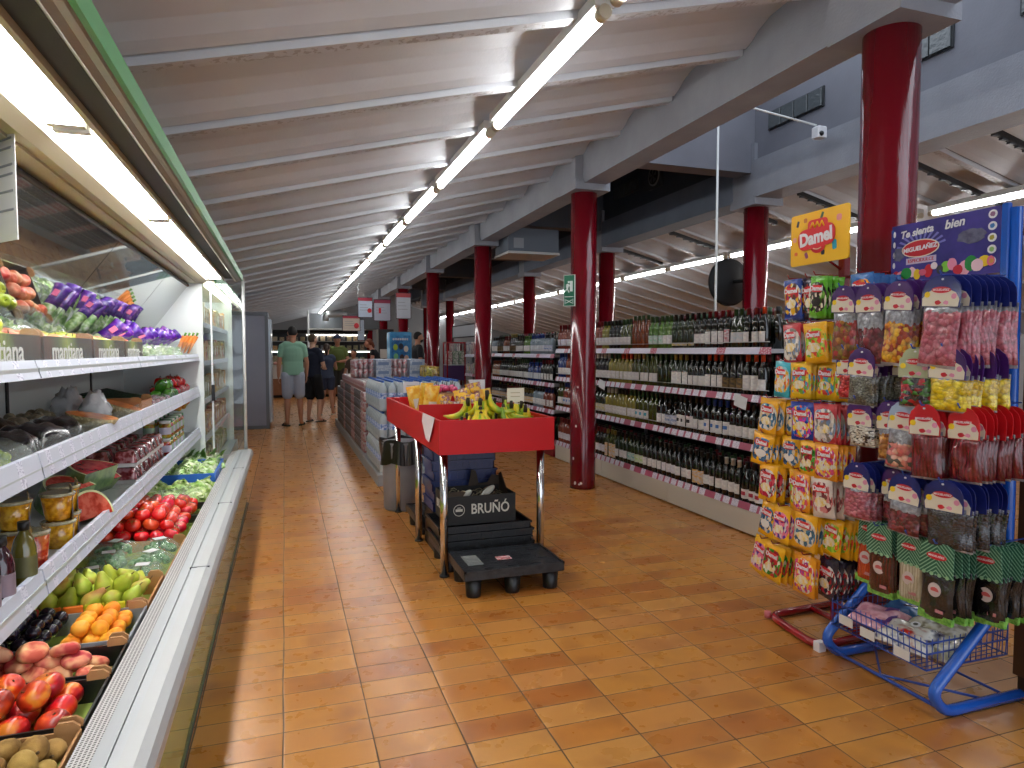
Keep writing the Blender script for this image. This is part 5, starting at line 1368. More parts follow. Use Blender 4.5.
for k in range(12): bp_.tube([(2.56, 1.76, .55+.1*k), (2.56, 2.27, .55+.1*k)], .0035, 4)
bp_.build('back_grid', blue_w, rk)
# header board
hb = M('header_purple', '#2c2672', .35, col2='#463a94', scale=6)
MB().box(2.545, 2.557, 1.80, 2.27, 1.645, 1.895).build('header_board', hb, rk)
MB().bbox(2.540, 2.56, 1.770, 1.80, .6, 1.90, .004).build('side_post', blue_t, rk)
MB().box(2.545, 2.60, 2.268, 2.276, 1.64, 1.895).build('header_return', hb, rk)
X_ = 2.5445
def flat(poly, mat, name, x=X_, parent=rk, yc=0, zc=0):
    mb = MB(); mb.prism([(a+yc, b+zc) for a, b in poly], 'x', x-.0012, x); return mb.build(name, mat, parent)
def ell(a, b, n=20): return [(a*cos(2*pi*k/n), b*sin(2*pi*k/n)) for k in range(n)]
def blob(a, b, seed, n=22, j=.16):
    rr = random.Random(seed); return [(a*cos(2*pi*k/n)*(1+rr.uniform(-j, j)), b*sin(2*pi*k/n)*(1+rr.uniform(-j, j))) for k in range(n)]
mred = M('logo_red', '#c41c2c', .4); mcream = M('print_cream', '#ece2c8', .5); mwhite = M('print_white_bright', '#e9e8ea', .5); cloud = M('cloud_grey', '#6a6a82', .5, col2='#4c4c66', scale=40)
ray = M('print_ray', '#7c7cc8', .5)
for k in range(11):
    a = radians(20+14*k); flat([(.02*cos(a-.04), .02*sin(a-.04)), (.12*cos(a-.05), .09*sin(a-.05)), (.12*cos(a+.05), .09*sin(a+.05)), (.02*cos(a+.04), .02*sin(a+.04))], ray, 'printed_ray', X_, rk, 2.135, 1.77)
text('Te sienta', .042, mwhite, parent=rk, loc=(X_-.002, 2.155, 1.853), rot=(radians(90), radians(-4), radians(-90)), shear=.25, bold=.0012)
text('bien', .050, mwhite, parent=rk, loc=(X_-.002, 1.985, 1.860), rot=(radians(90), radians(-3), radians(-90)), shear=.25, bold=.0012)
flat(ell(.088, .038), mcream, 'logo_edge', X_-.001, rk, 2.135, 1.783); flat(ell(.083, .033), mred, 'logo_oval', X_-.0025, rk, 2.135, 1.783)
text('MIGUELAÑEZ', .026, mwhite, parent=rk, loc=(X_-.0045, 2.135, 1.783), rot=(radians(90), radians(-3), radians(-90)), bold=.0008, shear=.1)
flat([(-.07, -.013), (.07, -.013), (.07, .013), (-.07, .013)], M('print_lilac', '#c9b8d4', .5), 'logo_strip', X_-.001, rk, 2.13, 1.733)
text('ESPECIDULCE', .020, M('logo_red', None), parent=rk, loc=(X_-.003, 2.13, 1.733), rot=FACE_L)
flat(blob(.058, .028, 3), cloud, 'grey_cloud', X_, rk, 1.915, 1.80); flat(blob(.028, .030, 4), cloud, 'grey_cloud', X_, rk, 2.238, 1.77)
cols = ['#c81c34', '#e8a0b4', '#1c8c3c', '#f0c8d0', '#e8c41c', '#d8607c', '#c8182c', '#f2e4e4', '#3a3a3a', '#7cc43c', '#e88ca8']
rr = random.Random(8)
for k in range(17):
    y = 2.25-.026*k; s_ = rr.uniform(.014, .026)
    flat(blob(s_, s_*rr.uniform(.8, 1.5), k, 12, .06), M('candy_print_%d' % (k % 11), cols[k % 11], .5), 'printed_sweet', X_-.0006*(k % 3+1), rk, y, 1.672+rr.uniform(0, .03)*(1 if k > 2 else .6))
for k, c in enumerate(('#8c5a7c', '#3c7cb8', '#a8a03c', '#8cb86c', '#c88c3c')):
    flat(ell(.017, .0165), mwhite, 'icon_disc', X_, rk, 1.832, 1.868-.044*k); flat(blob(.009, .009, k), M('icon_%d' % k, c, .5), 'icon_mark', X_-.0015, rk, 1.832, 1.868-.044*k)
    flat(ell(.006, .013), mwhite, 'icon_disc', X_, rk, 2.262, 1.858-.045*k)

# ---- Damel rack
dk = thing('sweets_rack', 'red tubular sweets rack with yellow header sign left of the blue rack', 'display rack', (0, 0, 0))
MB().tube(bend([(2.66, 2.36, .021), (2.25, 2.35, .021), (2.29, 2.71, .021), (2.70, 2.73, .021)]), .019, 12).build('base_loop', red_t, dk)
MB().box(2.245, 2.285, 2.33, 2.365, .0, .042).build('white_sleeve', mwhite, dk)
MB().lathe([(.016, 0), (.016, .03)], 10, (2.285, 2.715, .01)).build('foot_cap', M('foot_pink', '#c86a70', .5), dk)
MB().bbox(2.54, 2.58, 2.535, 2.575, .02, 1.80, .004).build('pole', red_t, dk)
MB().tube([(2.56, 2.36, .022), (2.56, 2.73, .022)], .016, 10).build('base_bar', red_t, dk)
grd = MB()
for z in (1.69, 1.48, 1.30, 1.12, .94, .79, .60, .41): grd.tube([(2.545, 2.28, z+.01), (2.545, 2.80, z+.01)], .006, 6)
for y in (2.30, 2.78): grd.tube([(2.545, y, .40), (2.545, y, 1.70)], .005, 6)
grd.build('back_grid', red_t, dk)
yel = M('sign_yellow', '#f2b91c', .4)
def rrect(w, h, r, n=5):
    out = []
    for cx, cy, a0 in ((w/2-r, h/2-r, 0), (-w/2+r, h/2-r, 90), (-w/2+r, -h/2+r, 180), (w/2-r, -h/2+r, 270)):
        for k in range(n+1):
            a = radians(a0+90*k/n); out.append((cx+r*cos(a), cy+r*sin(a)))
    return out
XS = 2.42
MB().prism([(a+2.575, b+1.895) for a, b in rrect(.365, .25, .015)], 'x', XS, XS+.008).build('header_sign', yel, dk)
MB().tube([(2.55, 2.56, 1.74), (2.45, 2.57, 1.80), (2.43, 2.575, 1.85)], .006, 6).build('sign_bracket', red_t, dk)
def dflat(poly, mat, name, x, yc, zc, rot=0):
    c, s = cos(rot), sin(rot)
    return flat([(a*c-b*s, a*s+b*c) for a, b in poly], mat, name, x, dk, yc, zc)
lr = M('logo_red_damel', '#d8262c', .4)
dflat(rrect(.235, .100, .04), lr, 'logo_blob', XS-.0042, 2.585, 1.895, radians(-4)); dflat(ell(.045, .03), lr, 'logo_blob', XS-.0018, 2.575, 1.848); dflat(rrect(.125, .07, .02), lr, 'logo_blob', XS-.0030, 2.578, 1.945)
text('Damel', .086, mwhite, parent=dk, loc=(XS-.0060, 2.588, 1.893), rot=(radians(90), radians(-4), radians(-90)), bold=.0035, sx=.92)
zz = MB()
pts = [(2.622-.0145*k, 1.952+(.016 if k % 2 else -.012)) for k in range(7)]
for (a, b), (c, d) in zip(pts, pts[1:]): zz.tube([(XS-.006, a, b), (XS-.006, c, d)], .0038, 5)
zz.build('logo_crown', M('sign_yellow', None), dk)
sm = MB(); sm.tube([(XS-.006, 2.60-.008*k, 1.842-.006*sin(pi*k/6)) for k in range(7)], .0028, 5); sm.build('logo_smile', M('logo_cream', '#f4c8a8', .5), dk)
for k, (y, z, c, w_, h_, r_) in enumerate(((2.71, 1.975, '#3c3a4c', .014, .030, .3), (2.66, 1.985, '#c8762c', .022, .022, 0), (2.555, 1.99, '#4c6a50', .014, .038, .4), (2.45, 1.965, '#e89090', .030, .030, 0), (2.73, 1.90, '#e8a48c', .024, .024, 0), (2.475, 1.845, '#1c9cb4', .026, .045, -.1),
                                            (2.545, 1.818, '#2c2c34', .020, .024, 0), (2.65, 1.815, '#9c4c6c', .018, .030, -.4), (2.72, 1.83, '#e8703c', .020, .018, 0))):
    dflat(rrect(w_, h_, min(w_, h_)*.35), M('sweet_print_%d' % k, c, .5), 'printed_sweet', XS-.0005, y, z, r_)

# ---- bags
def mat_print(name, base, pal, scale=9, lo=.13, hi=.86, gloss=.22):
    m, t, b = newmat(name)
    g = t.coords('Generated'); xyz = t.sep(g)
    v = t.n.new('ShaderNodeTexVoronoi'); t.l.new(g, v.inputs['Vector']); v.inputs['Scale'].default_value = scale
    cell = t.sep(v.outputs['Color'])[0]
    c = t.ramp(cell, [(i/len(pal), srgb(p)) for i, p in enumerate(pal)], 'CONSTANT')
    du = t.math('DIVIDE', t.math('SUBTRACT', xyz[0], .5), .46); dv = t.math('DIVIDE', t.math('SUBTRACT', xyz[2], (lo+hi)/2), (hi-lo)/2)
    d = t.math('ADD', t.math('POWER', t.math('ABSOLUTE', du), 3.0), t.math('POWER', t.math('ABSOLUTE', dv), 3.0))
    msk = t.math('LESS_THAN', t.math('ADD', d, t.math('MULTIPLY', t.noise(g, 7, 2), .6)), 1.25)
    c = t.mix(msk, srgb(base), c)
    t.l.new(c, b.inputs['Base Color']); b.inputs['Roughness'].default_value = gloss
    b.inputs['Coat Weight'].default_value = .5; b.inputs['Coat Roughness'].default_value = .15
    cr_ = t.math('SINE', t.math('MULTIPLY', xyz[2], 420))
    edge = t.math('GREATER_THAN', t.math('ABSOLUTE', t.math('SUBTRACT', xyz[2], .5)), .455)
    t.l.new(t.bump(t.math('ADD', t.math('MULTIPLY', t.noise(g, 6, 3), 1.2), t.math('MULTIPLY', cr_, t.math('MULTIPLY', edge, .15))), .7, .008), b.inputs['Normal'])
    return m
PR = {'yb': mat_print('bag_yellow_blue', '#f0b214', ['#3c6c94', '#e8dcc4', '#f0b214', '#4c7ca4', '#2c4c6c']), 'by': mat_print('bag_blue_yellow', '#1c3c94', ['#e8b41c', '#c4242c', '#e8e4dc', '#5c3c2c', '#1c3c94'], 8, .1, .9),
      'gr': mat_print('bag_green', '#5cae1c', ['#2c2620', '#e8dcc4', '#4c8c1c', '#3a2a24', '#8ccc4c']), 'bk': mat_print('bag_dark', '#2c2438', ['#b41c2c', '#4c3c2c', '#e0dcd4', '#2c2438']),
      'bo': mat_print('bag_blue_orange', '#2c6cb4', ['#e8602c', '#d82c3c', '#f0a41c', '#e88c3c']), 'rw': mat_print('bag_white_red', '#c8343c', ['#e4dcd4', '#7c94b4', '#d8d0c8', '#8c8478', '#e8e4dc'], 9, .05, .88),
      'yg': mat_print('bag_yellow_green', '#f0b214', ['#7cb42c', '#e84c2c', '#f0c43c', '#a8d43c', '#e8e0c8']), 'cy': mat_print('bag_cyan', '#3cb4c4', ['#f0c43c', '#e86c2c', '#8cd4dc', '#e8e0d4']), 'yy': mat_print('bag_yellow', '#f2c01c', ['#e84c3c', '#7cb43c', '#f4d44c', '#4c9cc4', '#f0b214']),
      'yw': mat_print('bag_yellow_white', '#f0ae14', ['#e4e0d8', '#4c7c9c', '#d8c8a0', '#2c5c7c']), 'bm': mat_print('bag_blue_mixed', '#1c3aa0', ['#d83cb0', '#e8c41c', '#e8503c', '#3c8cd8', '#f0e4dc', '#1c3aa0'], 11, .08, .92), 'yr': mat_print('bag_yellow_red', '#f0b014', ['#c41c3c', '#8c8c8c', '#5c1c2c', '#e0d8d0', '#d84c5c']),
      'wp': mat_print('bag_white_pink', '#dcd2c8', ['#d88c8c', '#c85c5c', '#e4dcd4', '#7c3c44', '#e4dcd4'], 8), 'yp': mat_print('bag_yellow_purple', '#f2b41c', ['#5c2c9c', '#e86c8c', '#f08ca8', '#e8d8dc']), 'yk': mat_print('bag_yellow_kiwi', '#f2b41c', ['#2c8c2c', '#c82c2c', '#4cac3c', '#8c1c2c', '#e0e8d0']), 'or': mat_print('bag_orange', '#e8961c', ['#e84c7c', '#f0c44c', '#a83c8c', '#e8e0d4', '#f06c2c'], 11, .08, .92)}
DN = {'yb': 'yellow and blue', 'by': 'blue and yellow', 'gr': 'green', 'bk': 'dark', 'bo': 'blue and orange', 'rw': 'red edged white', 'yg': 'yellow and green', 'cy': 'cyan', 'yy': 'bright yellow', 'yw': 'yellow and white', 'bm': 'blue multicoloured', 'yr': 'yellow and red', 'wp': 'white and pink', 'yp': 'yellow and purple', 'yk': 'yellow edged green', 'or': 'orange'}
DP = {}
def damel_proto(kind, w, h, full):
    key = (kind, w, h, full)
    if key in DP: return DP[key]
    pb = pillow(w, h, .026, 8, 10, wob=.3, seed=len(DP)); pb.xf(Matrix.Translation((0, 0, -h/2)))
    o = pb.build('sweets_bag', PR[kind]); tag(o, 'x', 'sweets bag')
    if full:
        zc = -h*.30
        lb = MB(); lb.prism([(a, b+zc) for a, b in rrect(w*.62, h*.17, h*.07)], 'y', -.0165, -.0150); lb.build('logo_blob', lr, o)
        text('Damel', round(h*.155, 3), mwhite, parent=o, loc=(0, -.0175, zc), rot=FACE_F, bold=.0012, sx=.95, depth=.0003)
        lb = MB(); lb.prism([(a, b-h*.62) for a, b in blob(w*.26, h*.12, 5, 14, .1)], 'y', -.0160, -.0148); lb.build('printed_picture', {'yb': M('pic_a', '#e8e4dc', .4), 'gr': M('pic_b', '#2c2620', .4)}.get(kind, M('pic_c', '#e8c84c', .4, col2='#e8e4e0', scale=60)), o)
    DP[key] = Proto(o); return DP[key]
DROWS = [
 (1.69, .19, [(2.60, 'by', 4, .10, 0), (2.52, 'bk', 3, .09, .03), (2.435, 'gr', 4, .10, 0), (2.29, 'bo', 6, .11, .10)]),
 (1.48, .185, [(2.60, 'rw', 3, .12, 0), (2.455, 'yg', 7, .13, 0), (2.33, 'yy', 4, .10, .06)]),
 (1.30, .175, [(2.655, 'cy', 2, .10, 0), (2.545, 'yy', 8, .12, .01), (2.42, 'yy', 6, .11, .05), (2.33, 'yg', 5, .10, .06)]),
 (1.115, .18, [(2.71, 'yw', 7, .12, 0), (2.60, 'yw', 3, .11, .05), (2.49, 'bm', 4, .13, -.01), (2.36, 'rw', 5, .12, 0)]),
 (.94, .165, [(2.745, 'yb', 8, .13, 0), (2.60, 'yb', 7, .11, .03), (2.45, 'yk', 3, .11, 0), (2.345, 'or', 4, .12, 0)]),
 (.79, .19, [(2.71, 'yr', 6, .13, 0), (2.54, 'yg', 2, .10, .02), (2.485, 'or', 3, .10, .0), (2.375, 'wp', 5, .12, 0)]),
 (.60, .18, [(2.695, 'yb', 3, .11, 0), (2.60, 'yp', 3, .11, -.01), (2.46, 'yw', 8, .13, 0), (2.34, 'yg', 5, .11, .06)]),
 (.405, .19, [(2.735, 'yp', 3, .12, 0), (2.64, 'yk', 7, .13, -.01), (2.45, 'or', 2, .13, 0), (2.37, 'bk', 5, .11, .06)])]
RN = ['top', 'second', 'third', 'fourth', 'fifth', 'sixth', 'seventh', 'bottom']
for ri, (zt, h, cols_) in enumerate(DROWS):
    for ci, (y, kind, n, w_, dx) in enumerate(cols_):
        x0 = 2.275+dx+(.02 if ri < 3 else 0)
        mb = MB(); mb.tube([(2.545, y, zt+.008), (x0-.02, y, zt+.004), (x0-.03, y, zt+.02)], .003, 5); mb.build('hook', red_t, dk)
        lean = R.uniform(-.10, .06) + (.13 if ri >= 3 and ci == 0 else 0)+(.10 if ri > 5 else 0)
        for k in range(n):
            P_ = damel_proto(kind, w_, h, k < 2)
            P_.put((x0+.026*k+R.uniform(-.003, .003), y+R.uniform(-.006, .006)-.004*k, zt-.002*k), (R.uniform(-.05, .05), lean+R.uniform(-.05, .05), radians(-90)+R.uniform(-.12, .10)+.10),
                   '%s sweets bag, red rack %s row, %s hook from left, %s' % (DN[kind], RN[ri], ordn(ci+1), 'front' if k == 0 else ordn(k)+' behind'), 'bags on the red sweets rack')

def mat_contents(name, pal, scale, top, strands=False, lo=.0):
    m, t, b = newmat(name)
    g = t.coords('Generated'); xyz = t.sep(g)
    if strands:
        s = t.math('FRACT', t.math('MULTIPLY', t.math('ADD', xyz[0], t.math('MULTIPLY', t.noise(g, 2, 1), .12)), 9))
        c = t.ramp(s, [(i/(len(pal)-1), srgb(p)) for i, p in enumerate(pal)]); hgt = s
    else:
        v = t.n.new('ShaderNodeTexVoronoi'); mp = t.n.new('ShaderNodeMapping'); mp.inputs['Scale'].default_value = (1, .4, 1.7); t.l.new(g, mp.inputs[0]); t.l.new(mp.outputs[0], v.inputs['Vector']); v.inputs['Scale'].default_value = scale
        c = t.ramp(t.sep(v.outputs['Color'])[0], [(i/len(pal), srgb(p)) for i, p in enumerate(pal)], 'CONSTANT')
        c = t.mix(t.ramp(v.outputs['Distance'], [(.45, (0, 0, 0, 1)), (.9, (.6, .6, .6, 1))]), c, srgb('#3a2c2c')); hgt = t.math('SUBTRACT', 1.0, v.outputs['Distance'])
    film = t.mix(t.noise(g, 9, 3), srgb('#3a3a40'), srgb('#b9bcc4'))
    f = t.math('GREATER_THAN', t.math('ADD', xyz[2], t.math('MULTIPLY', t.math('SUBTRACT', t.noise(g, 6, 2), .5), .2)), top)
    c = t.mix(f, c, film)
    lo_ = t.math('LESS_THAN', xyz[2], .05); c = t.mix(lo_, c, srgb('#a9a9b0'))
    t.l.new(c, b.inputs['Base Color']); b.inputs['Roughness'].default_value = .22; b.inputs['Coat Weight'].default_value = 1; b.inputs['Coat Roughness'].default_value = .06
    t.l.new(t.bump(t.math('ADD', t.math('MULTIPLY', hgt, .5), t.math('MULTIPLY', t.noise(g, 5, 4), 1.4)), .9, .01), b.inputs['Normal'])
    return m
CT = {'gummy': mat_contents('sweets_mixed', ['#8c4a2c', '#a8702c', '#7c5a34', '#b03c34', '#8c7a2c'], 6, .78), 'dred': mat_contents('sweets_dark_red', ['#6c1c24', '#8c2c34', '#5c1420', '#7c2c3c'], 8, .66), 'oy': mat_contents('sweets_orange_yellow', ['#d8861c', '#e0a83c', '#a83c1c', '#e8b42c'], 8, .72),
      'pink': mat_contents('sweets_pink', ['#b85c6c', '#c4707c', '#a84c5c', '#bc6878'], 8, .86), 'red': mat_contents('sweets_red', ['#c41c24', '#d8343c', '#e85c5c', '#a81420'], 8, .85), 'gg': mat_contents('sweets_grey_green', ['#5c5c4c', '#6c6c58', '#4a4a40', '#7a7a6c'], 16, .86),
      'rb': mat_contents('sweets_red_black', ['#8c141c', '#1c1a1c', '#2c1418', '#3c7c2c', '#b41c24'], 6, .9), 'yel': mat_contents('sweets_yellow', ['#e8c810', '#f0d41c', '#d8b80c', '#f4de3c'], 6, .88), 'wd': mat_contents('sweets_white_dots', ['#d8d4c4', '#e4e0d4', '#2c2420', '#d4ccb8', '#c8c0ac'], 11, .95),
      'ob': mat_contents('sweets_orange_brown', ['#a8682c', '#b87c34', '#8c4c20', '#c89040'], 6, .75), 'pc': mat_contents('sweets_pink_cream', ['#e0887c', '#e8b4a0', '#d86c6c', '#5c5c54'], 6, .62), 'lr': mat_contents('laces_dark_red', ['#5c1018', '#84202c', '#5c1018'], 9, .93, True), 'black': mat_contents('sweets_black', ['#1c1c20', '#2c2c30', '#141416', '#3a3a3e'], 14, .93),
      'sb': mat_contents('sticks_brown', ['#3c1410', '#5c2018', '#3c1410'], 9, .97, True), 'sc': mat_contents('sticks_cream', ['#a8a088', '#d4ccb4', '#a8a088'], 9, .97, True), 'sk': mat_contents('sticks_black', ['#0c0c0e', '#26262a', '#0c0c0e'], 9, .97, True), 'so': mat_contents('sticks_orange', ['#a83418', '#c84c24', '#a83418'], 9, .97, True)}
CD = {'purple': M('card_purple', '#3a1858', .3, col2='#4c2470', scale=20, coat=.4), 'blue': M('card_blue', '#141c5c', .3, col2='#1c2874', scale=20, coat=.4), 'redc': M('card_red', '#c01820', .3, coat=.4), 'cream': M('card_cream', '#a8b08c', .3, coat=.4), 'sky': M('card_sky', '#9cb0c8', .3, coat=.4)}
def mat_stripes():
    m, t, b = newmat('card_green_stripes')
    xyz = t.sep(t.coords('Generated')); a = t.math('ABSOLUTE', t.math('SUBTRACT', xyz[0], .5))
    f = t.math('FRACT', t.math('MULTIPLY', t.math('ADD', t.math('MULTIPLY', a, 1.0), xyz[2]), 8))
    t.l.new(t.mix(t.math('LESS_THAN', f, .35), srgb('#1f5c44'), srgb('#86b498')), b.inputs['Base Color']); b.inputs['Roughness'].default_value = .3; return m
CD['green'] = mat_stripes()
fringe = M('fringe_green', '#4c8c2c', .4, col2='#8cc45c', scale=70)
ydot = M('dot_yellow', '#e8c81c', .4); pdot = M('dot_pink', '#d88ca8', .4); rdot = M('dot_red', '#b81c2c', .4); disc = M('disc_pale', '#c4b8b4', .5); discr = M('disc_red', '#b85050', .5); panelm = M('card_panel_cream', '#dcd4c0', .45)
MP = {}
def mig_proto(card_c, cont, w, H_, full):
    key = (card_c, cont, w, H_, full)
    if key in MP: return MP[key]
    stick = card_c == 'green'
    ch = .115 if not stick else .12
    ph = H_-ch+.015
    pb = pillow(w, ph, .04 if not stick else .03, 10, 12, wob=.35, seed=len(MP)+30); pb.xf(Matrix.Translation((0, 0, -H_+ph/2)))
    o = pb.build('sweets_bag', CT[cont]); tag(o, 'x', 'sweets bag')
    a = w*.5
    if stick: poly = [(-a, -ch), (a, -ch), (a*.98, -.012), (a*.6, 0), (-a*.6, 0), (-a*.98, -.012)]
    else:
        poly = [(-a*.98, -ch), (a*.98, -ch), (a, -ch*.60), (a*.96, -ch*.40), (a*.84, -ch*.24)]+[(a*.70*cos(radians(t_)), -ch*.22+ch*.22*sin(radians(t_))) for t_ in range(15, 170, 22)]+[(-a*.84, -ch*.24), (-a*.96, -ch*.40), (-a, -ch*.60)]
    MB().prism(poly, 'y', -.016, -.013).build('header_card', CD[card_c], o)
    if full:
        def fl(poly_, m, nm, y=-.0165, zc=0, xc=0):
            mb = MB(); mb.prism([(p+xc, q+zc) for p, q in poly_], 'y', y-.0008, y); mb.build(nm, m, o)
        if not stick:
            fl([(-a*.92, -ch*.98), (a*.92, -ch*.98), (a*.95, -ch*.75), (a*.75, -ch*.55), (a*.5, -ch*.48), (-a*.5, -ch*.48), (-a*.75, -ch*.58), (-a*.95, -ch*.75)], panelm if card_c != 'cream' else M('card_cream', None), 'card_panel')
            fl(ell(a*.50, .0115), mred, 'logo_oval', -.0176, -ch*.47)
            text('MIGUELAÑEZ', .0105, mwhite, parent=o, loc=(0, -.0190, -ch*.47), rot=FACE_F, depth=.0002, bold=.0002)
            fl(ell(.011, .011, 12), ydot, 'printed_dot', -.0176, -ch*.62, -a*.70); fl(ell(.010, .010, 12), pdot, 'printed_dot', -.0176, -ch*.66, a*.68)
            fl(blob(.012, .008, 2, 10), rdot, 'printed_sweet', -.0176, -ch*.86, -a*.1); fl(blob(.010, .007, 3, 10), pdot, 'printed_sweet', -.0176, -ch*.86, a*.32); fl(ell(.005, .004, 10), M('dot_navy', '#e4e4ea', .4), 'hang_hole', -.0166, -ch*.14)
        else:
            fl(ell(a*.60, .013), mred, 'logo_oval', -.0176, -ch*.42); text('MIGUELAÑEZ', .0098, mwhite, parent=o, loc=(0, -.0190, -ch*.42), rot=FACE_F, depth=.0002, bold=.0002)
            for q in range(4): fl(ell(.007, .007, 10), M('dot_green', '#8cb890', .4), 'scallop', -.0170, -ch+.002, -a*.7+q*a*.46)
            fl(ell(.024, .026, 20), disc, 'round_print', -.0172, -ch-.055); fl([(x_*.7, z_*.7) for x_, z_ in ell(.024, .022, 12)][:6]+[(-.012, 0)], discr, 'round_mark', -.0182, -ch-.060)
            fl(rrect(.030, .012, .002, 2), M('tag_rose', '#b8787c', .5), 'small_tag', -.0172, -H_+.04, a*.35)
    if stick: MB().prism([(-a, -H_-.004), (a, -H_-.004), (a, -H_+.022), (-a, -H_+.026)], 'y', -.009, .009).build('fringe', fringe, o)
    MP[key] = Proto(o); return MP[key]
MROWS = [
 (1.625, [(2.245, 'purple', 'gummy', 6, .125, .33, 0), (2.11, 'purple', 'dred', 7, .125, .335, 0), (1.965, 'purple', 'oy', 6, .125, .33, 0), (1.775, 'blue', 'pink', 8, .15, .335, -.01)]),
 (1.365, [(2.24, 'blue', 'red', 5, .11, .22, .02), (2.13, 'purple', 'gg', 6, .12, .24, -.01), (2.01, 'purple', 'gg', 5, .11, .22, .09), (1.90, 'cream', 'rb', 6, .12, .23, .01), (1.765, 'purple', 'yel', 7, .14, .235, -.005)]),
 (1.155, [(2.15, 'purple', 'wd', 6, .12, .20, 0), (2.03, 'purple', 'ob', 5, .105, .24, .03), (1.935, 'sky', 'pc', 4, .12, .27, .01), (1.835, 'redc', 'lr', 6, .115, .28, -.015), (1.715, 'redc', 'lr', 8, .115, .27, .02)]),
 (.885, [(2.15, 'blue', 'pink', 6, .125, .24, 0), (2.02, 'purple', 'dred', 4, .11, .22, .05), (1.905, 'blue', 'dred', 6, .13, .24, -.01), (1.755, 'blue', 'black', 8, .14, .255, -.01)]),
 (.655, [(2.135, 'green', 'so', 3, .085, .28, .06), (2.035, 'green', 'sb', 6, .11, .29, 0), (1.90, 'green', 'sc', 4, .10, .27, .01), (1.775, 'green', 'sk', 7, .125, .29, 0), (1.69, 'green', 'sk', 6, .11, .28, .12)])]
CN = {'gummy': 'mixed gummy', 'dred': 'dark red', 'oy': 'orange and yellow', 'pink': 'pink', 'red': 'red', 'gg': 'grey green', 'rb': 'red and black', 'yel': 'yellow', 'wd': 'white dotted', 'ob': 'orange brown', 'pc': 'pink and cream', 'lr': 'dark red lace', 'black': 'black', 'sb': 'brown stick', 'sc': 'cream stick', 'sk': 'black stick', 'so': 'orange stick'}
for ri, (zt, cols_) in enumerate(MROWS):
    for ci, (y, cc, ct, n, w_, H_, dx) in enumerate(cols_):
        x0 = 2.26+dx
        mb = MB(); mb.tube([(2.56, y, zt+.006), (x0-.03, y, zt-.004), (x0-.04, y, zt+.012)], .003, 5); mb.build('hook', blue_w, rk)
        for k in range(n):
            P_ = mig_proto(cc, ct, w_, H_, k < 2)
            P_.put((x0+.030*k, y+R.uniform(-.005, .005)-.003*k, zt+R.uniform(-.004, .003)), (R.uniform(-.04, .04), R.uniform(-.05, .10), radians(-90)+.10+R.uniform(-.10, .10)),
                   '%s sweets bag, blue rack %s row, %s hook from left, %s' % (CN[ct], ('top', 'second', 'third', 'fourth', 'bottom')[ri], ordn(ci+1), 'front' if k == 0 else ordn(k)+' behind'), 'bags on the blue sweets rack')
# pillow packs lying in the basket
pkp = skin_mat('basket_pink', ['#b8788c', '#d8a0ac', '#c48494'], 18, .25, coat=1, bump=.5); pkn = skin_mat('basket_navy', ['#1c2450', '#e0dcd4', '#d8d0c4', '#a81c2c'], 16, .25, coat=1, lo=.3, hi=.7); pkc = skin_mat('basket_cream', ['#b8b498', '#d8d4c0', '#8c8468'], 20, .25, coat=1)
for i, (x, y, z, w_, h_, m, lb, rz) in enumerate(((2.36, 2.13, .20, .17, .20, pkp, 'pink and purple sweets pack lying at the left of the blue basket', .3), (2.34, 1.96, .19, .18, .22, pkn, 'navy striped pack with round fruit pictures lying in the blue basket', .2),
        (2.50, 1.95, .21, .17, .22, pkc, 'cream pack lying behind the navy one in the blue basket', .1), (2.54, 2.14, .205, .15, .18, M('basket_blue_pack', '#22588c', .25, coat=1, bump=.5), 'blue pack at the back of the basket', .2), (2.40, 1.86, .175, .16, .12, pkc, 'cream pack at the right end of the basket', .2))):
    pb = pillow(w_, h_, .065, 12, 12, wob=.2, seed=i+90); o = pb.build('sweets_pack', m, None, (x, y, z+.02)); o.rotation_euler = (radians(-90), 0, radians(-90)+rz); o.rotation_euler = (radians(90), radians(-12), rz)
    tag(o, lb, 'sweets pack')
    if i == 1:
        for q in range(3):
            MB().prism([(a+(-.05+.05*q), b+.0) for a, b in ell(.020, .018, 14)], 'y', .034, .036).build('printed_fruit', [mwhite, M('pic_d', '#e8e0d0', .4), mwhite][q], o)
            MB().prism([(a+(-.05+.05*q), b) for a, b in ell(.010, .009, 10)], 'y', .036, .037).build('printed_fruit_centre', [M('pic_e', '#3c2c24', .4), M('pic_f', '#d87c3c', .4), M('pic_g', '#4c4c44', .4)][q], o)
    if i == 0:
        MB().prism([(-.06, .02), (.06, .02), (.07, .06), (.0, .08), (-.07, .06)], 'y', .024, .030).build('purple_print', M('print_purple', '#4c1c6c', .4), o)
# ================================================================ second case, cold room, far counters
c2 = thing('chilled_shelving', 'second refrigerated shelving seen through the glass end of the fruit case', 'display case', (0, 0, 0))
MB().box(-1.35, -.60, 6.50, 9.4, 0, .20).build('base', case_grey, c2)
MB().box(-1.38, -1.33, 6.50, 9.4, .2, 2.02).build('back_panel', liner, c2)
for z in (.55, .90, 1.25, 1.60): MB().box(-1.33, -.70, 6.52, 9.35, z-.02, z).build('shelf', shelf_m, c2); MB().box(-.705, -.69, 6.52, 9.35, z-.035, z+.01).build('price_strip', strip_m, c2)
MB().box(-1.35, -.58, 6.50, 9.4, 1.97, 2.05).build('canopy', beige, c2)
MB().box(-.58, -.565, 6.50, 9.4, 1.93, 2.07).build('fascia', green_fascia, c2)
for k in range(2): MB().tube([(-.66, 6.6+1.4*k, 1.94), (-.66, 7.9+1.4*k, 1.94)], .016, 8).build('canopy_tube', canopy_tube_m, c2)
MB().box(-1.35, -.64, 9.36, 9.4, .2, 2.0).build('end_panel', liner, c2)
kk = 0
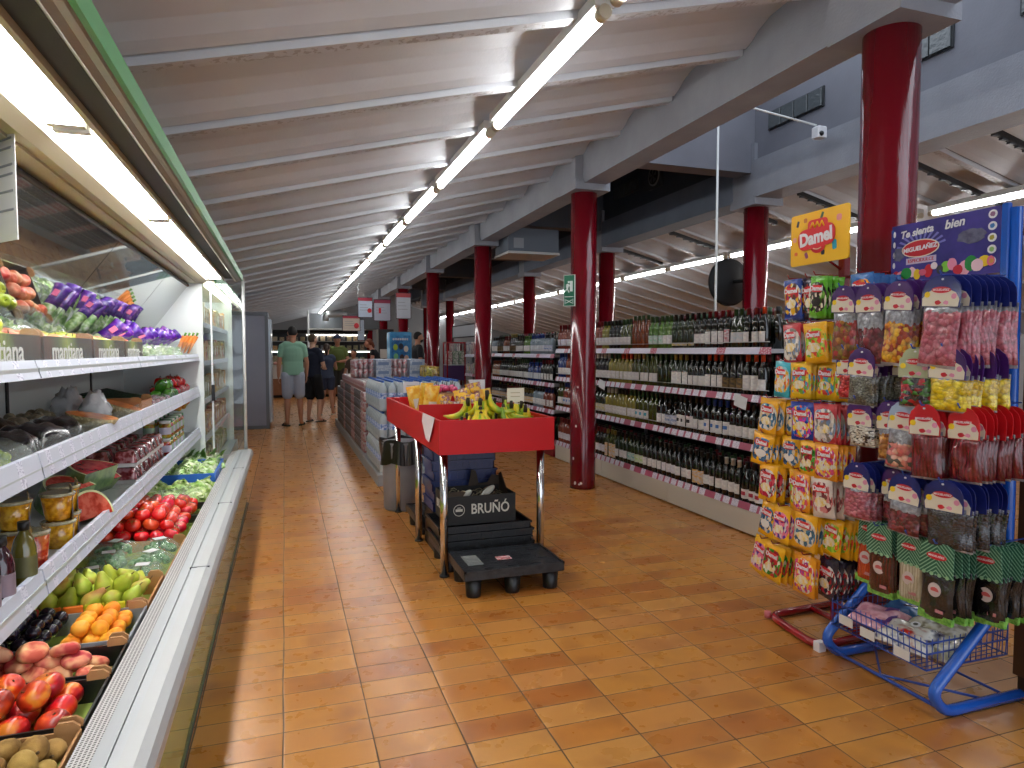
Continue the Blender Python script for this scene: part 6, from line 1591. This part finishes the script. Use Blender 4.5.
pc2 = [M('chill_%s' % c, c, .4, col2='#b9a98c', scale=22) for c in ('#8c6a3c', '#b0a070', '#5c4a34', '#a83c30', '#c8b89c', '#3c4450', '#d89030', '#7c8c5c')]
for i, z in enumerate((.20, .55, .90, 1.25, 1.60)):
    for j in range(14):
        kk += 1; y = 6.62+.20*j; h = R.uniform(.16, .24); m = R.choice(pc2 if i else [pc2[5], pc2[4], pc2[7]])
        if i == 1: m = pc2[3] if j % 2 else pc2[6]
        mb = MB(); mb.bbox(-.05, .05, -.055, .055, 0, h, .008); o = mb.build('chilled_pack', m, None, (-.77, y, z+.001)); tag(o, 'chilled pack behind the glass end, %s shelf from the floor, %s along' % (ordn(i+1), ordn(j+1)), 'package', 'packs on the second chilled shelving')
        MB().box(.050, .052, -.035, .035, h*.3, h*.7).build('printed_label', wht if R.random() < .5 else R.choice(pc2), o)
cr_ = thing('cold_room', 'plain grey cold room box standing beyond the refrigerated cases', 'cabinet', (0, 0, 0))
MB().bbox(-1.40, -.275, 12.3, 13.6, .06, 1.96, .01).build('panel_wall', M('cold_room_grey', '#9a9fae', .45, col2='#8f94a4', scale=1), cr_)
MB().box(-1.40, -.265, 12.29, 13.6, 1.96, 2.02).build('top_trim', M('trim_grey_dark', '#6e747c', .4), cr_); MB().box(-1.40, -.27, 12.31, 13.6, 0, .06).build('bottom_trim', M('trim_grey_dark', None), cr_)
MB().box(-.315, -.262, 12.285, 12.31, 0, 1.97).build('corner_trim', M('trim_grey_dark', None), cr_)
mb = MB(); mb.prism([(-.27, 12.36), (-.225, 12.42), (-.205, 12.7), (-.21, 13.3), (-.27, 13.4)], 'z', .10, 1.90); mb.build('door_panel', M('cold_door_pale', '#b9c6d4', .25, coat=.5), cr_)

ct = thing('butcher_counter', 'long butcher counter with wooden front and lit glass display at the far end', 'counter', (0, 0, 0))
MB().box(-1.3, 2.6, 20.4, 21.3, 0, .08).build('plinth', black_matt, ct)
MB().box(-1.3, 2.6, 20.36, 21.3, .08, .55).build('wooden_front', M('counter_wood', '#9c6a48', .5, col2='#8a5c3c', scale=3), ct)
MB().box(-1.3, 2.6, 20.5, 21.3, .55, .95).build('display_base', M('counter_white', '#c4c0bc', .4), ct)
MB().box(-1.3, 2.6, 20.45, 20.47, .95, 1.35).build('front_glass', glass_m, ct)
MB().box(-1.3, 2.6, 20.44, 21.0, 1.35, 1.38).build('top_shelf', alu_matt, ct)
for i in range(22):
    m = (M('meat_red', '#a83830', .3, coat=.5), M('meat_pink', '#d89088', .3, coat=.5), M('cheese_yellow', '#d8b860', .4), M('meat_dark', '#5c2420', .3))[i % 4]
    o = lump_mesh(.07, .05, 10, 7).build('meat_joint', m, None, (-1.1+.17*i, 20.75, .99)); tag(o, 'meat piece in the far lit counter, %s from the left' % ordn(i+1), 'meat', 'meat in the far counter')
for k in range(3): MB().box(-1.2+1.3*k, 0+1.3*k, 20.6, 20.64, 1.31, 1.34).build('counter_light', M('counter_lamp', '#fff6e8', .5, emit=6), ct)
wu = thing('wall_display', 'dark framed lit wall display with shelves behind the butcher counter', 'display unit', (0, 0, 0))
MB().box(-1.3, 2.7, 23.4, 23.6, .0, 2.0).build('back_panel', M('display_back', '#45464a', .6), wu)
for z in (1.0, 1.35, 1.68): MB().box(-1.3, 2.7, 23.1, 23.4, z-.02, z).build('shelf', alu_matt, wu)
MB().box(-1.3, 2.7, 23.08, 23.4, 1.94, 2.04).build('black_header', black_matt, wu)
MB().box(.7, 2.6, 23.12, 23.16, 1.86, 1.90).build('display_light', M('counter_lamp', None), wu)
for i in range(3):
    for j in range(18):
        o = MB().bbox(-.07, .07, -.06, .06, 0, (.20, .22, .17)[i]*R.uniform(.7, 1), .008).build('deli_pack', R.choice(pc2+[can_s, tray_w]), None, (-1.15+.215*j, 23.22, (1.001, 1.351, 1.681)[i])); tag(o, 'pack on the far wall display, %s shelf up, %s from the left' % (ordn(i+1), ordn(j+1)), 'package', 'packs on the far wall display')
hd = thing('extractor_hood', 'wide grey extractor hood above the far counter', 'hood', (0, 0, 0))
MB().prism([(22.0, 2.06), (23.3, 2.06), (23.3, 2.55), (22.3, 2.55)], 'x', .75, 3.1).build('hood_body', M('hood_grey', '#7e8286', .4, .4), hd)
MB().tube(bend([(1.25, 21.9, 2.30), (1.25, 21.9, 2.50), (1.9, 21.9, 2.52)]), .10, 14).build('duct_elbow', alu, hd)
MB().tube([(.70, 21.5, 0), (.70, 21.5, 2.6)], .03, 8).build('support_post', white_metal, hd)
dp = thing('dark_cabinet', 'tall dark cabinet with a white paper beyond the shoppers', 'cabinet', (2.45, 18.6, 0))
MB().bbox(0, .42, 0, .4, 0, 1.95, .01).build('carcass', M('cab_dark', '#2e2a2a', .5), dp)
MB().box(.04, .36, -.006, 0, 1.15, 1.40).build('paper', wht, dp)
MB().box(2.6, 2.62, 24, 24.02, 0, .02)
# ice-cream freezer with poster
fz = thing('ice_cream_freezer', 'tall blue freezer with pictures of ice creams on its door beyond the man in black', 'freezer', (2.36, 15.9, 0))
bl = M('freezer_blue', '#2f86c8', .3, col2='#5cb0e0', scale=3)
MB().bbox(0, .52, 0, .5, 0, 1.80, .02).build('body', bl, fz)
MB().box(.04, .48, -.012, 0, .70, 1.72).build('poster', M('poster_blue', '#3c98d4', .3, col2='#1c5ca4', scale=8), fz)
MB().box(.05, .47, -.018, -.012, .75, 1.0).build('poster_panel', M('poster_purple', '#4c3c84', .3, col2='#c87ca8', scale=20), fz)
for k, (x, z, c) in enumerate(((.13, 1.44, '#b8d43c'), (.26, 1.46, '#2c3448'), (.38, 1.40, '#e8e0d0'), (.14, 1.22, '#7cc88c'), (.28, 1.20, '#3c2c2c'), (.39, 1.18, '#d8b8a0'))):
    mb = MB(); mb.prism([(a+x, b+z) for a, b in ell(.055, .075, 14)], 'y', -.020, -.013); mb.build('ice_cream_picture', M('ice_%d' % k, c, .4), fz)
mb = MB()
for k in range(9): mb.prism([(a+.08+.042*k, b+1.63) for a, b in blob(.016, .03, k, 8)], 'y', -.018, -.013)
mb.build('white_script', mwhite, fz)
# purple sweets stand with red frame
ps_ = thing('magazine_stand', 'red framed stand with purple panel between the far pillars', 'display rack', (2.86, 12.15, 0))
for x in (0, .34):
    for y in (0, .3): MB().box(x-.012, x+.012, y-.012, y+.012, 0, 1.52).build('post', red_t, ps_)
MB().box(0, .34, 0, .3, .80, 1.08).build('purple_panel', M('stand_purple', '#3c1c50', .4), ps_)
MB().box(-.01, .35, -.01, .31, 1.49, 1.52).build('top_frame', red_t, ps_)
for z in (.10, .45, 1.10): MB().box(0, .34, 0, .3, z-.015, z).build('shelf', shelf_m, ps_)
for i in range(9):
    pack(2.91+.115*(i % 3), 12.22, (.101, .451, 1.101)[i//3], .10, .10, .25, R.choice(pc_), 'packet on the red framed stand, %s shelf, %s from left' % (ordn(i//3+1), ordn(i % 3+1)), 'packets on the red framed stand')
# counter in front of the black-shirted man
co2 = thing('checkout_counter', 'low counter with conveyor before the man in black', 'counter', (0, 0, 0))
MB().bbox(2.05, 2.58, 13.0, 13.35, 0, .90, .02).build('body', M('counter_grey', '#8a8c92', .5), co2); MB().box(2.0, 2.62, 12.95, 13.4, .90, .94).build('worktop', M('counter_top', '#a8acb0', .3), co2)

# ---- hanging aisle signs
sg_frame = M('sign_frame_dark', '#3a2430', .4)
def hsign(x, y, z0, z1, w_, label, paper, head='#a8243c', kind=0):
    t = thing('hanging_sign', label, 'sign', (x, y, z0), 0, 'hanging promotion signs'); h = z1-z0
    MB().box(-w_/2, w_/2, -.008, .008, 0, h).build('frame', sg_frame, t)
    MB().box(-w_/2+.012, w_/2-.012, -.011, -.008, .012, h-.012).build('paper', M('signpaper_'+paper[1:], paper, .5), t)
    MB().box(-w_/2+.012, w_/2-.012, -.013, -.011, h*.82, h-.012).build('red_heading', M('signred_'+head[1:], head, .5), t)
    ln = MB()
    for k in range(3): ln.box(-w_*.36, w_*(.10+.08*k), -.0135, -.011, h*(.62-.13*k), h*(.62-.13*k)+.008)
    ln.build('printed_lines', M('grey_ink', None), t)
    if kind == 1: MB().prism([(a+w_*.28, b+h*.35) for a, b in ell(w_*.14, w_*.16, 14)], 'y', -.0145, -.011).build('red_stamp', M('signred_c8202c', '#c8202c', .5), t)
    if kind == 2: MB().box(-w_*.2, -w_*.08, -.0145, -.011, h*.35, h*.6).build('red_figure', M('signred_c8202c', None) if 'signred_c8202c' in MATS else M('signred_c8202c', '#c8202c', .5), t)
    zc = CZ+CS*x-z0
    for sx in (-1, 1): MB().tube([(sx*w_*.4, 0, h), (sx*w_*.4, 0, zc)], .0025, 5).build('hanging_wire', alu, t)
hsign(1.30, 14.0, 1.755, 2.07, .36, 'cream hanging sign with red heading and red stamp, lowest of the signs', '#c8b8a8', kind=1)
hsign(1.57, 13.9, 2.03, 2.44, .30, 'white hanging sign with red heading left of the grey framed one', '#c0ccdc', kind=1)
hsign(1.90, 13.8, 1.96, 2.40, .35, 'grey framed hanging sign with red figures in the middle', '#a8aab8', '#8c2440', 2)
hsign(2.30, 13.6, 2.0, 2.53, .31, 'tall white hanging sign with pink heading nearest the pillars', '#c4c8d0', '#b84c50')
hsign(1.62, 15.2, 1.58, 2.05, .16, 'narrow pale hanging sign below the white one', '#a8b4c4', '#a8b4c4')
# ================================================================ people
def remesh(mb, mats, name, vox=.011, smooth=3, extra=None):
    me = mb.mesh('tmp', []); o = bpy.data.objects.new('tmp', me); COL.objects.link(o)
    m = o.modifiers.new('r', 'REMESH'); m.mode = 'VOXEL'; m.voxel_size = vox; m.use_smooth_shade = True
    s = o.modifiers.new('s', 'SMOOTH'); s.iterations = smooth; s.factor = .5
    dg = bpy.context.evaluated_depsgraph_get(); me2 = bpy.data.meshes.new_from_object(o.evaluated_get(dg))
    bpy.data.objects.remove(o)
    if extra:
        vs = [tuple(v.co) for v in me2.vertices]; fs = [tuple(p.vertices) for p in me2.polygons]; n = len(vs)
        vs += extra.v; fs += [tuple(i+n for i in f) for f in extra.f]
        me2 = bpy.data.meshes.new(name); me2.from_pydata(vs, [], fs); me2.polygons.foreach_set('use_smooth', [True]*len(fs))
    me2.materials.clear(); me2.materials.append(mats); me2.name = name
    return me2
def limb(mb, pts, rs, flat=1.0):
    # densify so each limb tapers smoothly
    P, Q = [], []
    for i in range(len(pts)-1):
        a, b = Vector(pts[i]), Vector(pts[i+1])
        for k in range(4):
            t_ = k/4; P.append(a.lerp(b, t_)); Q.append(rs[i]*(1-t_)+rs[i+1]*t_)
    P.append(Vector(pts[-1])); Q.append(rs[-1]); mb.tube(P, Q, 12, flat=flat)
    for p, r in zip(pts, rs): mb.ball(p, r, seg=12, rings=8)
def hand(mb, ex, wrist, fwd, palm_n, s=1.0, curl=.5):
    """palm joins the body, five separate fingers in ex"""
    f = Vector(fwd).normalized(); n = Vector(palm_n); n = (n-f*n.dot(f)).normalized(); w_ = f.cross(n)
    w0 = Vector(wrist); c = w0+f*.045*s
    M3 = Matrix((w_, n, f)).transposed().to_4x4()
    mb.ball(c, .040*s, .016*s, .050*s, 12, 8, M4=M3)
    for k, (off, L) in enumerate(((-.030, .062), (-.010, .072), (.010, .068), (.029, .054))):
        a = w0+w_*off*s+f*.082*s; pts = [a-f*.02*s, a]; d = f.copy()
        for q in range(3):
            d = (d+n*curl*.55).normalized(); pts.append(pts[-1]+d*L*s/3)
        ex.tube(pts, [.0085*s, .0088*s, .0082*s, .0075*s, .006*s], 7)
    a = w0+w_*-.030*s+f*.030*s; d = (f-w_*.9+n*.3).normalized()
    ex.tube([w0+w_*-.018*s+f*.02*s, a, a+d*.028*s, a+(d+f*.5).normalized()*.052*s], [.011*s, .0105*s, .009*s, .007*s], 7)
skin_t = M('skin', '#b98468', .5, sub=.05); skin_p = M('skin_pale', '#c99a80', .5)
def person(label, loc, rz, h, shirt, legs, hair, arms, feet, shirt_len=.0, short_len=.55, female=False, skin=None, lean=0., head_turn=0., cap=None, shoe='#3a3c38', sleeve=.55, hairlen=0., beard=False, belly=0.):
    sk = skin or skin_t
    t = thing('person', label, 'person', loc, rz)
    k = h/1.75
    def V(x, y, z): return Vector((x*k, (y+lean*max(0, z-.95)*1.0)*k, z*k))
    body = MB(); ex = MB()
    pel = V(0, 0, .93); ch = V(0, .0, 1.28); nk = V(0, -.005, 1.47)
    sw = .155 if female else .178; hw = .095
    torso = [V(0, 0, .90), V(0, .0, 1.02), V(0, .01+belly*.3, 1.14), V(0, .01, 1.28), V(0, 0, 1.38), V(0, -.005, 1.45)]
    tr_ = [.128, .120 if not female else .108, .120 if not female else .102, .132 if not female else .116, .118, .055]
    def tors(mb, add=0., lo=0, hi=6, fx=1.25):
        P = torso[lo:hi]; Q = [q*k+add for q in tr_[lo:hi]]; n0 = len(mb.v)
        pts, rs = [], []
        for i in range(len(P)-1):
            for q in range(4): t_ = q/4; pts.append(P[i].lerp(P[i+1], t_)); rs.append(Q[i]*(1-t_)+Q[i+1]*t_)
        pts.append(P[-1]); rs.append(Q[-1])
        mb.tube(pts, rs, 20)
        for i in range(n0, len(mb.v)):
            x, y, z = mb.v[i]; yc = lean*max(0, z/k-.95)*k; mb.v[i] = (x*fx, (y-yc)*.82+yc, z)
    tors(body)
    limb(body, [V(0, -.01, 1.42), V(0, .005, 1.52), V(0, .012, 1.56)], [.062*k, .056*k, .055*k])
    # head, face
    hc = V(0, .022, 1.645); HT = Matrix.Rotation(head_turn, 4, 'Z')
    def HP(x, y, z): return hc+(HT @ Vector((x*k, y*k, z*k)))
    body.ball(hc, .076*k, .095*k, .108*k, 18, 14, M4=HT); body.ball(HP(0, .030, -.052), .054*k, .060*k, .056*k, 12, 10, M4=HT)
    body.tube([HP(0, .092, .012), HP(0, .112, -.018), HP(0, .100, -.028)], [.008*k, .015*k, .011*k], 8)
    for s in (-1, 1): body.ball(HP(s*.078, .0, -.008), .010*k, .022*k, .030*k, 8, 8, M4=HT)
    body.ball(HP(0, .090, -.055), .024*k, .010*k, .007*k, 10, 6, M4=HT)
    # legs
    for s, (kn, an) in zip((-1, 1), legs):
        hp = V(s*hw, 0, .90); K = V(*kn); A = V(*an)
        limb(body, [hp, hp.lerp(K, .5), K, K.lerp(A, .35), A], [.092*k, .078*k, .055*k, .054*k, .036*k])
        fd = Vector(feet[0 if s < 0 else 1]+(0,)).normalized()
        body.ball(A+fd*.05*k+Vector((0, 0, -.045*k)), .042*k, .042*k, .032*k, 10, 8)
        limb(body, [A+Vector((0, 0, -.03*k)), A+fd*.13*k+Vector((0, 0, -.058*k))], [.036*k, .026*k])
    # arms: (elbow, wrist, palm normal) for left (-x) and right
    for s, (el, wr, pn) in zip((-1, 1), arms):
        sh = V(s*sw, -.005, 1.40); E_ = V(*el); W_2 = V(*wr)
        limb(body, [V(s*.09, 0, 1.41), sh, E_, E_.lerp(W_2, .3), W_2], [.06*k, .052*k, .040*k, .040*k, .026*k])
        hand(body, ex, W_2, (W_2-E_), pn, k*.95, .5)
    me = remesh(body, sk, 'body', extra=ex); link(me, 'body', t)
    # face details
    for s in (-1, 1): MB().ball(HP(s*.028, .086, .014), .009*k, .006*k, .006*k, 8, 6, M4=HT).build('eye', M('eye_dark', '#1c1614', .3), t)
    MB().ball(HP(0, .0955, -.055), .022*k, .006*k, .006*k, 10, 6, M4=HT).build('mouth', M('lips', '#9c5a50', .5), t)
    # hair
    hm = M('hair_'+hair[1:], hair, .7, bump=.8, bscale=90); hb_ = MB()
    hb_.ball(HP(0, -.014, .022), .084*k, .096*k, .100*k, 18, 12, M4=HT)
    hb_.v = [v for v in hb_.v]
    keep = []
    for i, v in enumerate(hb_.v):
        p = HT.inverted() @ ((Vector(v)-hc)/k)
        lim = .028+ (p.y+.02)*.55 if p.y > -.02 else -.055
        if p.z < lim: p.z = lim+(.0 if p.y > -.02 else 0); q = .93; p.x *= q; p.y *= .95
        w2 = hc+(HT @ (p*k)); keep.append(tuple(w2))
    hb_.v = keep
    if hairlen: hb_.tube([HP(0, -.085, .03), HP(0, -.115, -.06), HP(0, -.10, -.06-hairlen)], [.035*k, .040*k, .018*k], 10)
    hb_.build('hair', hm, t)
    if beard:
        b_ = MB(); b_.ball(HP(0, .040, -.070), .058*k, .060*k, .045*k, 12, 8, M4=HT); b_.build('beard', hm, t)
    if cap:
        cm = M('cap_fabric_'+cap[1:], cap, .7); cb = MB(); cb.lathe([(.090*k, 0), (.092*k, .03*k), (.075*k, .075*k), (.03*k, .098*k), (.003, .102*k)], 18, tuple(HP(0, -.005, .030)))
        cb.build('cap_crown', cm, t); MB().ball(HP(0, .110, .034), .060*k, .060*k, .006*k, 14, 6, M4=HT).build('cap_peak', cm, t)
    # shirt
    sm_ = M('fabric_'+shirt[1:], shirt, .85, bump=.5, bscale=9); sb = MB(); tors(sb, .020*k, 0, 6, 1.27)
    limb(sb, [V(-.12, -.004, 1.425), V(.12, -.004, 1.425)], [.074*k, .074*k])
    for s, (el, wr, pn) in zip((-1, 1), arms):
        sh = V(s*sw, -.005, 1.40); E_ = V(*el); limb(sb, [V(s*.08, 0, 1.405), sh, sh.lerp(E_, sleeve)], [.070*k, .064*k, .055*k])
    link(remesh(sb, sm_, 'shirt', .012), 'shirt', t)
    # shorts
    pm_ = M('fabric_'+label.split()[-1]+'_shorts', SHORTS[label], .85, bump=.5, bscale=10); pb_ = MB(); tors(pb_, .014*k, 0, 2, 1.27)
    for s, (kn, an) in zip((-1, 1), legs):
        hp = V(s*hw, 0, .90); K = V(*kn); limb(pb_, [hp, hp.lerp(K, short_len*.5), hp.lerp(K, short_len)], [.108*k, .102*k, .094*k])
    link(remesh(pb_, pm_, 'shorts', .012), 'shorts', t)
    # footwear
    fm = M('footwear_'+shoe[1:], shoe, .6)
    for s, (kn, an) in zip((-1, 1), legs):
        A = V(*an); fd = Vector(feet[0 if s < 0 else 1]+(0,)).normalized(); side_ = Vector((-fd.y, fd.x, 0)); fb_ = MB()
        o2 = [(-.06, -.028), (-.075, 0), (-.06, .028), (.02, .036), (.12, .044), (.175, .025), (.185, 0), (.17, -.028), (.12, -.044), (.02, -.036)]
        z0 = A.z-.092*k
        fb_.prism([((A+fd*a*k+side_*b*k).x, (A+fd*a*k+side_*b*k).y) for a, b in o2], 'z', z0, z0+.022*k)
        f1 = A+fd*.09*k
        fb_.tube([f1+side_*.044*k+Vector((0, 0, -.07*k)), f1+Vector((0, 0, -.022*k)), f1-side_*.044*k+Vector((0, 0, -.07*k))], .012*k, 6)
        fb_.build('sandal', fm, t)
    return t
SHORTS = {}
def P_(label, shorts, *a, **kw):
    SHORTS[label] = shorts; return person(label, *a, **kw)
down = lambda s: (s*.27, -.01, 1.12)
P_('man in a pale green t-shirt and light shorts standing with his back turned', '#aab4c6', (.14, 12.63, 0), radians(6), 1.78, '#86b29a', [((-.10, .02, .50), (-.11, .0, .092)), ((.11, .03, .50), (.13, .06, .092))], '#1c1816',
   [((-.235, -.01, 1.12), (-.24, .05, .88), (1, 0, 0)), ((.235, -.01, 1.12), (.235, .06, .88), (-1, 0, 0))], [(-.35, 1), (.4, 1)], short_len=.85, shoe='#3c4038', belly=.05)
P_('teenager in a navy t-shirt and black shorts holding something in front', '#101216', (.50, 13.25, 0), radians(-40), 1.66, '#151c30', [((-.09, .03, .50), (-.10, -.02, .092)), ((.10, .10, .50), (.13, .0, .092))], '#4a3626',
   [((-.24, .06, 1.12), (-.10, .28, 1.10), (0, 0, 1)), ((.25, .04, 1.10), (.10, .26, 1.06), (0, 0, 1))], [(-.2, 1), (.3, 1)], short_len=.95, shoe='#4a4c48', skin=skin_p)
ph = MB().bbox(-.036, .036, -.006, .006, 0, .14, .003).build('mobile_phone', black_pl, None, (.68, 13.50, 1.00)); tag(ph, 'dark phone held by the teenager in navy', 'phone'); ph.rotation_euler = (radians(-50), 0, radians(-40))
P_('girl in a dark grey playsuit with tied brown hair seen from behind', '#333c52', (.84, 14.60, 0), radians(-4), 1.50, '#3c465c', [((-.09, .02, .50), (-.15, .0, .092)), ((.09, .02, .50), (.13, .02, .092))], '#3a2a20',
   [((-.24, -.02, 1.12), (-.27, .06, .90), (1, 0, 0)), ((.22, .10, 1.14), (.20, .30, 1.18), (0, 0, 1))], [(-.3, 1), (.3, 1)], short_len=.55, female=True, sleeve=.25, hairlen=.12, shoe='#c9c4bc', skin=skin_p)
P_('man in an olive t-shirt and dark cap facing the camera across the stacks', '#3a3c38', (1.20, 16.5, 0), radians(170), 1.72, '#5c6a34', [((-.09, .03, .50), (-.10, .0, .092)), ((.10, .03, .50), (.11, .0, .092))], '#2a221e',
   [((-.26, .06, 1.14), (-.08, .30, 1.12), (0, 0, 1)), ((.26, .06, 1.14), (.10, .30, 1.14), (0, 0, 1))], [(-.2, 1), (.2, 1)], short_len=.85, cap='#2a3450')
P_('child with dark hair just visible above the red can packs', '#2c3c5c', (1.46, 15.2, 0), radians(150), 1.38, '#54463c', [((-.09, .03, .50), (-.10, .0, .092)), ((.10, .03, .50), (.11, .0, .092))], '#0e0c0c',
   [((-.26, .02, 1.14), (-.26, .10, .92), (1, 0, 0)), ((.26, .02, 1.14), (.26, .10, .92), (-1, 0, 0))], [(-.2, 1), (.2, 1)], short_len=.7)
P_('woman with auburn hair and dark strap top leaning beside the blue freezer', '#2a2a30', (2.12, 15.5, 0), radians(70), 1.62, '#18161a', [((-.09, .06, .50), (-.10, .0, .092)), ((.10, .06, .50), (.11, .0, .092))], '#7a3c24',
   [((-.24, .14, 1.08), (-.14, .40, 1.06), (0, 0, 1)), ((.24, .14, 1.08), (.14, .40, 1.02), (0, 0, 1))], [(-.2, 1), (.2, 1)], short_len=.6, female=True, lean=.45, hairlen=.12, sleeve=.12, skin=M('skin_rosy', '#cc9078', .5))
P_('bearded man in a black t-shirt standing in profile beside the red pillar', '#15151a', (2.64, 13.90, 0), radians(-82), 1.74, '#14151b', [((-.09, .03, .50), (-.10, .0, .092)), ((.10, .03, .50), (.11, .0, .092))], '#15100e',
   [((-.26, .06, 1.12), (-.20, .30, 1.00), (0, 0, 1)), ((.24, -.02, 1.12), (.22, .24, .98), (0, 0, 1))], [(-.2, 1), (.2, 1)], short_len=.85, beard=True)
